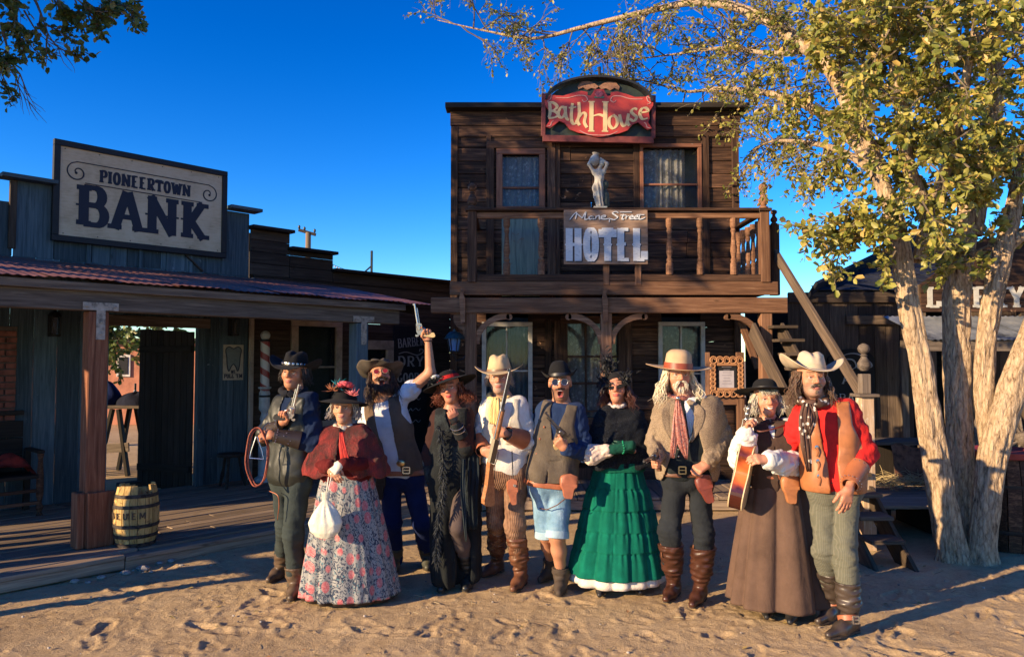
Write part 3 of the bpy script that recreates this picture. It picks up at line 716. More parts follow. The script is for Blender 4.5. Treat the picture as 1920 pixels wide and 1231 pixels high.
# stool
st = thing('stool', 'small dark wooden stool by the gate under the tooth poster', 'stool', B(bt(432, QW-.45), QW-.45, DZ))
sc_ = B(bt(436, QW-.42), QW-.42, 0); MB().lathe([(.17, DZ+.40), (.18, DZ+.42), (.17, DZ+.44)], Matrix.Translation(sc_), 18).build('seat', W_DARK, st, True)
for a in range(3):
    d = Vector((cos(a*2.1+.6), sin(a*2.1+.6), 0)); MB().tube([sc_+d*.19+Z3*DZ, sc_+d*.15+Z3*(DZ+.14), sc_+d*.13+Z3*(DZ+.24), sc_+d*.10+Z3*(DZ+.40)], [.015, .026, .016, .022], 8).build('leg', W_DARK, st, True)
# small block and stick by the gate
blk = plank('wood_block', B(bt(250, QW-.02), QW+.02, 0) + Z3*(DZ+.075), (.26, .16, .15), MBK, W_DARK, None, .008); tag(blk, 'squared dark wood block holding the gate open', 'block')
# old keg beside the post
def keg():
    c0 = G(236, 1027, DZ); h_ = P(236, 912, c0.y).z-DZ; rb = .145
    T = thing('wooden_keg', 'small pale yellow wooden keg with iron hoops and broken rim', 'barrel', (c0.x, c0.y, DZ)); c0.y += .17
    W_KEG = wood('keg_staves', ((.16, .09, .03), (.52, .34, .12), (.66, .46, .20)), axis=2, var=.22, wear=((.09, .06, .035), .56))
    n = 18; prof = lambda s: .158+.035*(1-(2*s-1)**2)
    for i in range(n):
        a0, a1 = 2*pi*i/n+.015, 2*pi*(i+1)/n-.015; top = 1 - (R.choice([0, 0, .02, .05, .10]) if i not in (9, 10) else .14)
        if i in (13, 14): top = 1.0
        if i in (15, 16): top = .86
        V_ = []; F4 = []; ns = 9
        for k_ in range(ns):
            s = top*k_/(ns-1)
            for (a, rr) in ((a0, 0), (a1, 0), (a1, -.022), (a0, -.022)):
                r_ = prof(s)+rr; V_.append((c0.x+r_*cos(a), c0.y+r_*sin(a), DZ+s*h_))
        for k_ in range(ns-1):
            for j in range(4): p_ = k_*4+j; q_ = k_*4+(j+1) % 4; F4.append((p_, q_, q_+4, p_+4))
        F4 += [(0, 3, 2, 1), (4*ns-4, 4*ns-3, 4*ns-2, 4*ns-1)]
        mesh_np('stave', V_, F4, W_KEG, T, smooth=False)
    rust = plain('rusty_hoop_iron', (.055, .045, .040), .75, .4, noise_amt=.5, nscale=25)
    for s in (.03, .17, .34, .66, .83):
        MB().lathe([(prof(s)+.002, DZ+s*h_-.016), (prof(s)+.006, DZ+s*h_-.014), (prof(s+.03)+.006, DZ+s*h_+.014), (prof(s+.03)+.001, DZ+s*h_+.016)], Matrix.Translation((c0.x, c0.y, 0)), 36, cap=False).build('hoop', rust, T, True)
    MB().lathe([(.15, DZ+.04), (.15, DZ+.05)], Matrix.Translation((c0.x, c0.y, 0)), 20).build('bottom', W_DARK, T)
    mb = MB()
    for i, ch in enumerate('NEUEM'):        # faded stencil round the belly, set stave by stave
        if ch not in GL: continue
        a = radians(228+i*21); r_ = prof(.53)+.0035; o_ = Vector((c0.x+r_*cos(a), c0.y+r_*sin(a), DZ+.52*h_)); rt = Vector((-sin(a), cos(a), 0))
        text(mb, ch, Matrix.Translation(o_) @ Matrix((rt, Z3, Vector((cos(a), sin(a), 0)))).transposed().to_4x4(), .055, .2, .14, 0, 0, t=.001)
    mb.build('stencil', plain('faded_stencil', (.09, .06, .04), .9), T)
keg()
# chalkboard of the barber at the right end
ca, cb = bt(738, QW-.05), bt(800, QW-.05); cz0, cz1 = DZ+.45, bz(770, 612)
cbd = thing('barber_chalkboard', 'tall black chalkboard reading barber dry goods by the barber door', 'sign', B((ca+cb)/2, QW-.04, DZ))
plank('slate', B((ca+cb)/2, QW-.045, (DZ+cz1)/2), (cb-ca, .03, cz1-DZ), MBK, plain('slate_black', (.012, .014, .018), .8), cbd)
Mc = lambda z: onwall((ca+cb)/2, QW-.061, z); cw = cb-ca; zz_ = lambda py: bz(770, py, QW-.05)
mb = MB(); text(mb, 'BARBER', Mc(zz_(641)) @ Matrix.Rotation(.10, 4, 'Z'), .15, .12, .07, .08, .05, width=cw*.8); mb.build('word', M_CHALK, cbd)
mb = MB(); ribbon(mb, crom([(-cw*.36, 0), (-.1, .03), (.12, -.02), (.25, .02), (.27, .07), (.2, .08), (.19, .04)], 4), lambda a, b, c_: .014, Mc(zz_(663))); mb.build('flourish', M_CHALK, cbd)
for tx_, py, h_ in (('DRY', 677, .17), ('GOODS', 707, .15)): mb = MB(); text(mb, tx_, Mc(zz_(py)), h_, .2, .1, .07, .06, width=cw*.82); mb.build('word', M_CHALK, cbd)
for i, py in enumerate((748, 768, 790)): mb = MB(); strokes(mb, [[(-.5, 0), (-.4, .3), (-.3, -.2), (-.2, .3), (-.1, -.2), (0, .3), (.1, -.2), (.25, .3), (.4, -.2), (.5, .2)]], Mc(zz_(py)), cw*.6, .08, .008, .016); mb.build('word', M_CHALK, cbd)
# stones lying along the foot of the boardwalk
M_STONE = plain('grey_stone', (.30, .27, .24), .9, noise_amt=.3, nscale=20, bmp=.4); rs_ = random.Random(5)
for i, (px, py, r_) in enumerate(((235, 1075, .035), (268, 1067, .045), (190, 1083, .03), (300, 1056, .025), (322, 1052, .03), (165, 1092, .02), (140, 1090, .028), (284, 1072, .016), (340, 1060, .018))):
    p_ = G(px, py); V_ = []; mb = MB(); mb.ball(p_+Z3*(r_*.25), (r_*1.3, r_, r_*.6), 9, 7); mb.v = [tuple(Vector(v)+Vector((rs_.gauss(0, .06), rs_.gauss(0, .06), rs_.gauss(0, .05)))*r_) for v in mb.v]
    o = mb.build('stone', M_STONE); tag(o, ['grey stone lying in the sand in front of the keg', 'largest pale stone beside the boardwalk, right of the keg', 'stone in the sand below the porch post foot', 'small stone to the right of the largest boardwalk stone', 'rounded stone farthest right along the boardwalk edge', 'tiny stone second from the left along the boardwalk', 'leftmost stone lying along the boardwalk edge', 'tiny pebble just below the largest boardwalk stone', 'small pebble lying out in the sand past the rounded stone'][i], 'stone', 'stones along the boardwalk edge')
# ------------------------------------------------------------------ hotel / bath house
YW, YB = 10.30, 9.05                    # wall plane, balcony front plane
HX = lambda px, Y=YW: P(px, HOR, Y).x
HZ = lambda py, Y=YW: P(960, py, Y).z
MX = Matrix.Identity(3); MZ = frame_m(Z3, y=(1, 0, 0)); MYY = frame_m((0, 1, 0), z=Z3)
hotel = thing('hotel_building', 'two storey dark plank hotel and bath house with a balcony', 'building', (1.1, YW, 0))
xl, xr = HX(846), HX(1389); ztop = HZ(212); HD = .17
def hb(z0, z1, holes, wd=.19, mat=W_HOTEL, Y=YW, x0=None, x1=None):
    z = z0
    while z < z1-.02:
        e = min(z+wd*R.uniform(.93, 1.07), z1)
        if z1-e < .05: e = z1
        segs = [(x0 if x0 is not None else xl, x1 if x1 is not None else xr)]
        for (a, b_, c_, d_) in holes:
            if e > c_+.01 and z < d_-.01: segs = [s2 for s in segs for s2 in (((s[0], min(s[1], a)), (max(s[0], b_), s[1])) if a < s[1] and b_ > s[0] else (s,)) if s2[1]-s2[0] > .03]
        out = []
        for a, b_ in segs:
            if b_-a > 1.2 and R.random() < .7: k_ = R.uniform(a+.4, b_-.4); out += [(a, k_), (k_, b_)]
            else: out.append((a, b_))
        for a, b_ in out: plank('siding_board', ((a+b_)/2, Y+R.uniform(-.006, .006), (z+e)/2), (round(b_-a-.004, 3), .035, round(e-z-.006, 3)), MX, mat, hotel, .010, .003)
        z = e
# openings
D1 = (HX(942), HX(1011), HZ(540), HZ(291)); W1 = (HX(1208), HX(1311), HZ(392), HZ(278))
L1 = (HX(912), HX(990), HD+.55, HZ(612)); L2 = (HX(1064), HX(1158), HD, HZ(606)); L3 = (HX(1241), HX(1313), HD+.6, HZ(611))
hb(2.45, ztop-.18, (D1, W1)); hb(HD, 2.45, (L1, L2, L3))
# side walls and roof
for z in np.arange(HD, ztop-.2, .24):
    for x_ in (xl+.02, xr-.02): plank('side_board', (x_, YW+1.7, z+.12), (3.3, .03, .235), MYY, W_HOTEL, hotel)
MB().box(((xl+xr)/2, YW+1.7, ztop-.45), (xr-xl-.1, 3.2, .06)).build('roof_deck', W_DARK, hotel)
plank('interior_floor', ((xl+xr)/2, YW+1.6, 2.55), (xr-xl-.12, 3.0, .05), MX, W_DARK, hotel)
MB().box(((xl+xr)/2, YW+3.3, 2.4), (xr-xl-.1, .04, 4.4)).build('back_wall', W_DARK, hotel)
# cornice and frieze
plank('frieze_board', ((xl+xr)/2, YW-.03, ztop-.09), (xr-xl+.04, .05, .20), MX, W_HOTEL, hotel)
plank('frieze_board', ((xl+xr)/2, YW-.02, ztop-.27), (xr-xl+.02, .04, .155), MX, W_HOTEL, hotel)
plank('cornice', ((HX(834, YW-.1)+HX(1408, YW-.1))/2, YW-.07, ztop+.05), (HX(1408, YW-.1)-HX(834, YW-.1), .26, .07), MX, W_DARK, hotel)
# vertical trims
for px, wpx, zz0, zz1 in ((851, 13, HD, ztop-.2), (1382, 13, HD, ztop-.2), (916, 9, 2.7, ztop-.33), (1045, 12, 2.7, ztop-.33), (1195, 11, 2.7, ztop-.33), (1325, 14, 2.7, ztop-.33)):
    plank('trim_board', (HX(px), YW-.035, (zz0+zz1)/2), (zz1-zz0, wpx*YW/FPX, .03), MZ, W_TRIM, hotel)
M_LACE, t, b = mat_new('lace_curtain'); v = coords(t, (1, 1, 1), False)
vo = t.nodes.new('ShaderNodeTexVoronoi'); vo.inputs['Scale'].default_value = 16; t.links.new(v, vo.inputs['Vector'])
vo2 = t.nodes.new('ShaderNodeTexVoronoi'); vo2.inputs['Scale'].default_value = 55; t.links.new(v, vo2.inputs['Vector'])
ff = math_n(t, 'MULTIPLY', ramp(t, vo.outputs['Distance'], [(.15, (1, 1, 1)), (.45, (.25, .25, .25))]), ramp(t, vo2.outputs['Distance'], [(.2, (1, 1, 1)), (.55, (.35, .35, .35))]))
t.links.new(math_n(t, 'ADD', math_n(t, 'MULTIPLY', ff, .75), .30, True), b.inputs['Alpha']); b.inputs['Base Color'].default_value = (.78, .76, .68, 1); b.inputs['Roughness'].default_value = .9
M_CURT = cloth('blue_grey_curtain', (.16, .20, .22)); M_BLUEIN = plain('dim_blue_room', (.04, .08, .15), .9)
def curtain(par, x0, x1, z0, z1, Y, mat, k=9, amp=.02):
    V_ = []; F4 = []; nn = 48
    for i in range(nn+1):
        x_ = x0+(x1-x0)*i/nn; a = amp*sin(k*2*pi*i/nn+sin(i*.31)*1.2)+amp*.4*sin(i*1.7)
        for j in range(6): V_.append((x_, Y+a*(.7+.3*j/5), z1+(z0-z1)*j/5))
    for i in range(nn):
        for j in range(5): q_ = i*6+j; F4.append((q_, q_+1, q_+7, q_+6))
    return mesh_np('curtain', V_, F4, mat, par)
def win(r4, fm, fw, vb=(), hbz=(), name='window', inset=.0, bar=.028):
    x0, x1, z0, z1 = r4; wn = bpy.data.objects.new(name, None); wn.matrix_basis = Matrix.Translation(((x0+x1)/2, YW, z0)); link(wn, hotel)
    for zz in (z0-fw/2, z1+fw/2): plank('frame', ((x0+x1)/2, YW-.035, zz), (x1-x0+2*fw, .06, fw), MX, fm, wn)
    for xx in (x0-fw/2, x1+fw/2): plank('frame', (xx, YW-.035, (z0+z1)/2), (z1-z0-.003, fw, .056), MZ, fm, wn)
    for xx in vb: plank('glazing_bar', (xx, YW, (z0+z1)/2), (z1-z0, bar, .03), MZ, fm, wn)
    for zz in hbz: plank('glazing_bar', ((x0+x1)/2, YW+.003, zz), (x1-x0, .03, bar), MX, fm, wn)
    MB().box(((x0+x1)/2, YW+.03, (z0+z1)/2), (x1-x0, .006, z1-z0)).build('pane', M_GLASS, wn)
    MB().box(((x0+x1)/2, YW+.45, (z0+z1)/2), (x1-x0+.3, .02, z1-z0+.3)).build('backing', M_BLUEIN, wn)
    return wn
W_WIN = wood('red_brown_sash', ((.10, .04, .025), (.24, .10, .06), (.34, .17, .10)), var=.2, wear=((.26, .25, .22), .62))
d1g = (D1[0], D1[1], HZ(388), D1[3])
dd = win(d1g, W_WIN, .085, (), (HZ(352),), 'door'); curtain(dd, D1[0], D1[1], d1g[2], d1g[3], YW+.07, M_LACE, 5)
W_GRN = wood('flaking_green_door', ((.05, .065, .055), (.13, .16, .13), (.22, .24, .19)), axis=0, wear=((.20, .12, .08), .60))
plank('lower_panel', ((D1[0]+D1[1])/2, YW-.02, (2.68+HZ(402))/2), (HZ(402)-2.68, D1[1]-D1[0]+.02, .04), MZ, W_GRN, dd)
for x_ in (D1[0]-.17, D1[1]+.17): plank('door_casing', (x_, YW-.05, (2.68+D1[3])/2+.05), (D1[3]-2.68+.15, .11, .05), MZ, W_TRIM, dd)
plank('door_casing', ((D1[0]+D1[1])/2, YW-.05, D1[3]+.13), (D1[1]-D1[0]+.44, .052, .10), MX, W_TRIM, dd)
w1 = win(W1, W_WIN, .05, (), (HZ(346),)); curtain(w1, W1[0], W1[0]+(W1[1]-W1[0])*.80, W1[2], W1[3], YW+.08, M_LACE, 6, .03)
w2 = win(L1, M_WHITEP, .06, (HX(950),), (HZ(695),), bar=.022); curtain(w2, L1[0], L1[1], L1[2], L1[3], YW+.12, M_CURT, 6, .03)
w3 = win((L2[0], L2[1], HD+.85, L2[3]), W_TRIM, .10, (HX(1098), HX(1130)), (HZ(668), HZ(718), HZ(770)), 'door', bar=.03); curtain(w3, L2[0], L2[1], HD+.85, L2[3], YW+.12, M_LACE, 5)
plank('lower_panel', ((L2[0]+L2[1])/2, YW-.01, HD+.37), (.74, L2[1]-L2[0]+.18, .04), MZ, W_TRIM, w3)
w4 = win(L3, M_WHITEP, .055, (HX(1277),), (HZ(700),), bar=.022); curtain(w4, L3[0], L3[1], L3[2], L3[3], YW+.14, M_LACE, 4)
for (x_, h_) in ((HX(1028), 1.0), (HX(1178), 1.0), (HX(1046), 1.0)): plank('trim_board', (x_, YW-.03, (HD+2.35)/2), (2.35-HD, .10, .03), MZ, W_HOTEL, hotel)
# ------------------------------------------------------------------ balcony
zf0, zf1 = HZ(553, YB), HZ(528, YB)
bx0, bx1 = HX(843, YB), HX(1460, YB); hx = lambda px: HX(px, YB); hz = lambda py: HZ(py, YB)
plank('balcony_fascia', ((bx0+bx1)/2, YB, (zf0+zf1)/2), (bx1-bx0, .05, zf1-zf0), MX, W_HBEAM, hotel, .006)
for i in range(8): plank('balcony_plank', ((bx0+bx1)/2, YB+.10+i*.152, zf1-.02), (bx1-bx0-.05, .145, .035), MX, W_DECK, hotel)
for i in range(7): plank('balcony_joist', (bx0+.15+i*(bx1-bx0-.3)/6, (YB+YW)/2, zf0+.055), (YW-YB-.08, .05, .10), MYY, W_DARK, hotel)
pb0, pb1 = hx(808), hx(1476); zp0_, zp1_ = hz(587), hz(558)
plank('porch_beam', ((pb0+hx(868))/2, YB+.01, (zp0_+zp1_)/2), (hx(868)-pb0, .13, zp1_-zp0_), MX, W_HBEAM, hotel, .008)
plank('porch_beam', ((hx(869)+hx(1133))/2, YB+.012, (zp0_+zp1_)/2-.003), (hx(1133)-hx(869), .13, zp1_-zp0_), MX, W_HBEAM, hotel, .008)
plank('porch_beam', ((hx(1134)+pb1)/2, YB+.008, (zp0_+zp1_)/2), (pb1-hx(1134), .13, zp1_-zp0_), MX, W_HBEAM, hotel, .008)
for px in (868, 1134):
    MB().prism([(0, 0), (.05, .02), (.05, .30), (.025, .36), (.045, .40), (0, .43), (-.02, .30)], Matrix.Translation((hx(px)-.02, YB-.062, zp0_-.13)) @ Matrix(((1, 0, 0, 0), (0, 0, -1, 0), (0, 1, 0, 0), (0, 0, 0, 1))), .035).build('splice_block', W_HBEAM, hotel)
for px, wd in ((883, .135), (1137, .13), (1437, .14)): plank('porch_post', (hx(px), YB+.03, (HD+zp0_)/2), (zp0_-HD, wd, .13), MZ, W_HBEAM, hotel, .008)
def bracket(px, sgn, sc=1.0):
    V_ = []; F4 = []; n = 14; x0, z0 = hx(px), zp0_
    pts = []
    for i in range(n+1):
        s = i/n; a = radians(90*s); pts.append((sgn*(.40*sc)*(1-cos(a)), -.34*sc*(1-sin(a)) - .012))
    mb = MB(); up = []; dn = []
    for i, (x, z) in enumerate(pts):
        a = pts[max(0, i-1)]; c_ = pts[min(n, i+1)]; d = Vector((c_[0]-a[0], c_[1]-a[1])).normalized(); nr = Vector((-d.y, d.x)); w2 = .030*sc*(1+.3*abs(2*i/n-1))
        up.append((x+nr.x*w2, z+nr.y*w2)); dn.append((x-nr.x*w2, z-nr.y*w2))
    Mz = Matrix.Translation((x0, YB+.05, z0-.02)) @ Matrix(((1, 0, 0, 0), (0, 0, -1, 0), (0, 1, 0, 0), (0, 0, 0, 1)))
    for i in range(n): mb.prism([up[i], dn[i], dn[i+1], up[i+1]], Mz, .07)
    mb.lathe([(.038*sc, 0), (.038*sc, .07)], Mz @ Matrix.Translation((pts[-1][0], pts[-1][1]-.012, 0)), 12)
    mb.build('curved_bracket', W_HBEAM, hotel)
bracket(893, 1); bracket(1128, -1); bracket(1147, 1); bracket(1427, -1)
MB().prism(crom([(0, 0), (-.14, 0), (-.17, -.07), (-.13, -.16), (-.06, -.2), (-.05, -.28), (-.02, -.32), (0, -.28)], 4), Matrix.Translation((hx(876), YB+.05, zp0_)) @ Matrix(((1, 0, 0, 0), (0, 0, -1, 0), (0, 1, 0, 0), (0, 0, 0, 1))), .06).build('scroll_bracket', W_HBEAM, hotel)
plank('brace', (hx(1420), YB+.3, hz(645)), (.62, .05, .08), frame_m((.35, 0, -1), y=(0, 1, 0)), W_HBEAM, hotel)
# railing
zr1, zr0 = hz(394), hz(531)
rl, rr = hx(872), hx(1448)
plank('handrail', ((rl+rr)/2, YB-.01, zr1), (rr-rl, .13, .035), MX, W_TRIM, hotel, .006)
plank('sub_rail', ((rl+rr)/2+.02, YB, zr1-.065), (rr-rl-.2, .05, .075), MX, W_HBEAM, hotel, .006)
plank('bottom_rail', ((rl+rr)/2+.02, YB, hz(521)), (rr-rl-.2, .05, .085), MX, W_TRIM, hotel, .006)
bal = [(.038, 0), (.038, .14), (.028, .16), (.034, .19), (.022, .22), (.036, .30), (.026, .42), (.020, .52), (.030, .56), (.024, .59), (.036, .62), (.036, .72)]
bz0, bz1 = hz(515), zr1-.10
def baluster(x, y, name='baluster', s=1.0):
    k = (bz1-bz0)/.72
    return MB().lathe([(r_*1.15*s, bz0+h*k) for r_, h in bal], Matrix.Translation((x, y, 0)), 10).build(name, W_HBEAM, hotel, 35)
b0_ = baluster(hx(950), YB)
for px in (1015, 1257, 1315, 1378):
    o = b0_.copy(); COL.objects.link(o); o.matrix_basis = Matrix.Translation((hx(px)-hx(950), 0, 0)) @ b0_.matrix_basis
for px in (1137, 1197): plank('sign_batten', (hx(px), YB-.02, (hz(521)+hz(490))/2-.02), (.34, .075, .025), MZ, W_HBEAM, hotel)
fin = [(.05, 0), (.05, .02), (.03, .035), (.052, .07), (.055, .11), (.035, .15), (.022, .175), (.032, .185), (.020, .20), (.045, .225), (.052, .255), (.042, .285), (.012, .305)]
for px, mt in ((885, W_TRIM), (1436, W_HBEAM)):
    plank('newel', (hx(px), YB+.01, (zf1+zr1)/2), (zr1-zf1+.02, .11, .11), MZ, mt, hotel, .006)
    MB().lathe([(r_*1.1, zr1+.018+h*1.05) for r_, h in fin], Matrix.Translation((hx(px), YB+.01, 0)), 14).build('newel_finial', mt, hotel, True)
# side return on the right
xr_ = hx(1436)
plank('handrail', (xr_, (YB+YW)/2+.05, zr1-.02), (YW-YB-.15, .10, .035), MYY, W_TRIM, hotel)
plank('bottom_rail', (xr_, (YB+YW)/2+.05, hz(521)), (YW-YB-.15, .05, .07), MYY, W_TRIM, hotel)
for i in range(5):
    o = b0_.copy(); COL.objects.link(o); o.matrix_basis = Matrix.Translation((xr_-hx(950), .22+i*.2, 0)) @ b0_.matrix_basis
xl_ = hx(885); plank('handrail', (xl_, (YB+YW)/2+.05, zr1-.02), (YW-YB-.15, .10, .035), MYY, W_TRIM, hotel)
# ------------------------------------------------------------------ hotel boardwalk
hd = thing('hotel_boardwalk', 'plank porch floor in front of the hotel', 'boardwalk', (1.2, 9.6, 0))
x = -1.05
while x < 3.75:
    y0 = 8.98 + R.uniform(-.01, .01)
    plank('plank', (x+.07, (y0+YW)/2, HD-.02+R.uniform(-.004, .004)), (YW-y0-.03, .134, .04), MYY, W_DECK, hd, .006); x += .141
plank('edge_board', (1.35, 9.01, HD-.10), (4.8, .04, .11), MX, W_DECK, hd)
mb = MB(); mb.box((1.35, 9.6, .06), (4.6, 1.1, .1)); mb.build('joist', W_DARK, hd)
# ------------------------------------------------------------------ HOTEL sign on the railing
m, t, b = mat_new('brown_sign_board'); c = ramp(t, noise(t, coords(t, (1, 1, 7), False), 4, 6, .6), [(.3, (.14, .085, .055)), (.5, (.25, .16, .11)), (.7, (.34, .23, .16))]); t.links.new(c, b.inputs['Base Color']); b.inputs['Roughness'].default_value = .8
sx0, sx1, sz0, sz1 = hx(1057), hx(1214), hz(497), hz(396)
hs_ = thing('hotel_sign', 'brown Mane Street hotel sign with white slab letters on the balcony rail', 'sign', ((sx0+sx1)/2, YB-.07, sz0))
plank('board', ((sx0+sx1)/2, YB-.075, (sz0+sz1)/2), (sx1-sx0, .03, sz1-sz0), MX, m, hs_)
Mh = Matrix.Translation(((sx0+sx1)/2, YB-.0905, (sz0+sz1)/2)) @ Matrix(((1, 0, 0, 0), (0, 0, -1, 0), (0, 1, 0, 0), (0, 0, 0, 1)))
sw_, sh_ = sx1-sx0, sz1-sz0
m, t, b = mat_new('worn_white_lettering'); c = ramp(t, noise(t, coords(t, (3, 3, 14), False), 9, 6, .7), [(.33, (.16, .15, .15)), (.40, (.55, .58, .62)), (.7, (.66, .68, .70))]); t.links.new(c, b.inputs['Base Color']); b.inputs['Roughness'].default_value = .8; M_WLET = m
for (dx, dz, mt, tk) in ((.012, -.012, M_INK, .002), (0, 0, M_WLET, .006)):
    mb = MB(); text(mb, 'HOTEL', Mh @ Matrix.Translation((dx, -sh_*.14+dz, 0)), sh_*.60, .21, .10, .045, .085, sx=.9, gap=.17, nub=.13, t=tk, width=sw_*.95); mb.build('word', mt, hs_)
scr = [[(-.44, .0), (-.40, .55), (-.36, .9), (-.37, .1)], [(-.36, .8), (-.29, .2)], [(-.29, .2), (-.25, .95), (-.26, .1), (-.22, .1)],
       [(-.17, .45), (-.21, .35), (-.20, .08), (-.165, .2), (-.16, .5), (-.165, .1), (-.14, .12)], [(-.125, .5), (-.13, .08)], [(-.125, .35), (-.09, .52), (-.085, .1), (-.07, .12)],
       [(-.06, .3), (-.02, .34), (-.02, .52), (-.06, .45), (-.055, .1), (0, .1), (.04, .2)],
       [(.14, .85), (.11, 1.0), (.07, .85), (.10, .55), (.13, .3), (.09, .0), (.04, .1), (.03, -.3)], [(.16, .95), (.30, .95)], [(.20, .7), (.185, .1), (.21, .1)], [(.165, .55), (.235, .55)],
       [(.235, .5), (.23, .1)], [(.235, .35), (.27, .5)], [(.28, .3), (.315, .34), (.30, .52), (.275, .35), (.285, .1), (.325, .12)], [(.335, .3), (.37, .34), (.36, .52), (.33, .35), (.34, .1), (.38, .12)],
       [(.40, .7), (.385, .12), (.42, .1), (.46, .3)], [(.36, .62), (.45, .62)]]
for (dx, dz, mt, tk) in ((.008, -.008, M_INK, .002), (0, 0, M_WLET, .006)):
    mb = MB(); strokes(mb, scr, Mh @ Matrix.Translation((dx+.01, sh_*.315+dz, 0)), sw_, sh_*.15, .008, .018, t=tk); mb.build('word', mt, hs_)
# ------------------------------------------------------------------ BathHouse sign on the parapet
YS = YW-.16; bxx = lambda px: HX(px, YS); bzz = lambda py: HZ(py, YS)
bs = thing('bath_house_sign', 'red scalloped Bath House sign with cream letters on a dark arched board', 'sign', (bxx(1124), YS, bzz(265)))
cxp = 1124; KP = YS/FPX
def pxm(dx, dy): return (dx*KP, dy*KP)           # offsets in photo pixels to metres on the sign
Mb = Matrix.Translation((bxx(cxp), YS, bzz(210))) @ Matrix.Rotation(radians(1.0), 4, 'Y') @ Matrix(((1, 0, 0, 0), (0, 0, -1, 0), (0, 1, 0, 0), (0, 0, 0, 1)))
m_gr = plain('dark_green_board', (.022, .032, .026), .6, noise_amt=.3, nscale=5); m_mar = plain('maroon_frame', (.15, .035, .03), .6, noise_amt=.3, nscale=9)
arch = [pxm(x, y) for x, y in [(-100, -52), (100, -52), (100, 12)] + [(96*cos(radians(a)), 14+46*sin(radians(a))) for a in range(4, 180, 8)] + [(-100, 12)]]
MB().prism(arch, Mb @ Matrix.Translation((0, 0, -.03)), .03).build('back_board', m_gr, bs)
mb = MB(); rim = [pxm(100*cos(radians(a)), 16+48*sin(radians(a))) for a in range(2, 180, 8)]
for i in range(len(rim)-1):
    a, c_ = Vector(rim[i]), Vector(rim[i+1]); mb.beam(Mb @ Vector((a.x, a.y, .03)), Mb @ Vector((c_.x, c_.y, .03)), .03, .16, up=(0, -1, 0))
mb.build('arch_rim', fr, bs)
for (a, c_, wd) in (((-105, -54), (105, -54), .09), ((-104, -50), (-104, 32), .05), ((104, -50), (104, 32), .05)):
    A_, C_ = pxm(*a), pxm(*c_); board('frame_bar', Mb @ Vector((*A_, .02)), Mb @ Vector((*C_, .02)), wd, .06, m_mar, bs, up=(0, -1, 0) if a[0] == c_[0] else (0, 0, 1))
half = [(0, 40), (9, 39), (12, 33), (16, 27), (22, 28), (22, 34), (34, 36), (50, 32), (68, 26), (88, 27), (97, 32), (103, 26), (102, 10), (94, -4), (96, -14), (93, -22), (100, -33), (92, -36), (84, -30), (74, -22), (64, -26), (54, -38), (38, -44), (24, -46), (10, -50), (0, -51)]
poly = half + [(-x, y) for x, y in half[::-1]][1:-1]
m, t, b = mat_new('sign_red'); c = ramp(t, noise(t, coords(t, (1, 1, 1), False), 3, 5, .6), [(.3, (.24, .022, .016)), (.5, (.40, .038, .026)), (.7, (.48, .06, .035))]); t.links.new(c, b.inputs['Base Color']); b.inputs['Roughness'].default_value = .45
MB().prism([pxm(x, y) for x, y in poly[::-1]], Mb @ Matrix.Translation((0, 0, .05)), .03).build('red_panel', m, bs)
mb = MB()
for pz in ((-70, 0), (70, 0), (0, -20)): mb.box(Mb @ Vector((*pxm(*pz), .025)), (.05, .049, .05))
mb.build('spacer', fr, bs)
Mq = Mb @ Matrix.Translation((0, 0, .0805))
hl = [[(-96, 13), (-86, 12), (-79, 5), (-85, -2), (-93, -3)], [(-93, 13), (-92, -8), (-95, -16)], [(-93, -3), (-82, -5), (-77, -11), (-84, -16), (-95, -17)],
      [(-63, -1), (-69, 5), (-75, -2), (-76, -12), (-69, -16), (-63, -6)], [(-63, 6), (-63, -8), (-60, -18), (-56, -20)], [(-50, 12), (-52, -10), (-50, -25), (-44, -27), (-41, -20)], [(-57, 3), (-43, 5)],
      [(-38, 14), (-37, -8), (-40, -22), (-36, -30)], [(-37, -14), (-30, -6), (-25, -10), (-27, -24), (-22, -34)],
      [(-14, 15), (-14, -40)], [(12, 15), (12, -40)], [(-14, -13), (0, -9), (12, -13)],
      [(27, -10), (20, -16), (20, -28), (27, -35), (34, -28), (34, -16), (27, -9)], [(39, -8), (42, -22), (47, -30), (53, -22), (56, -6)], [(56, -6), (54, -22), (58, -29)],
      [(72, 2), (66, 4), (61, -2), (66, -8), (71, -13), (66, -20), (58, -16)], [(78, -4), (92, -1), (89, 5), (81, 4), (77, -6), (82, -16), (92, -14)]]
m_cr = plain('cream_lettering', (.62, .46, .24), .6, noise_amt=.1)
mb = MB(); ssx = KP
for i, st in enumerate(hl):
    wide = i in (9, 10)
    strokes(mb, [st], Mq, ssx, ssx, .020 if not wide else .05, .045 if not wide else .058, 20, .15 if not wide else 0)
for x_ in (-14, 12):
    for y_ in (15.5, -40.5): strokes(mb, [[(x_-6, y_), (x_+6, y_)]], Mq, ssx, ssx, .018, .022, 0, 0)
mb.build('lettering', m_cr, bs)
mb = MB()
for sg in (-1, 1):
    strokes(mb, [[(sg*82, 22), (sg*60, 22), (sg*40, 27), (sg*26, 26), (sg*22, 19), (sg*28, 15), (sg*32, 19)], [(sg*96, 24), (sg*90, 27), (sg*92, 19), (sg*97, 15), (sg*91, 12)], [(sg*97, -33), (sg*91, -31), (sg*89, -25), (sg*85, -22)], [(0, -48), (sg*20, -47), (sg*36, -40)]], Mq, ssx, ssx, .008, .013)
mb.build('scrollwork', plain('pink_scroll_paint', (.48, .25, .22), .7), bs)
mb = MB()
for a in range(6): mb.ball(Mq @ Vector((*pxm(4*cos(a*1.05), 30+3.5*sin(a*1.05)), .004)), (.03, .012, .028), 8, 6)
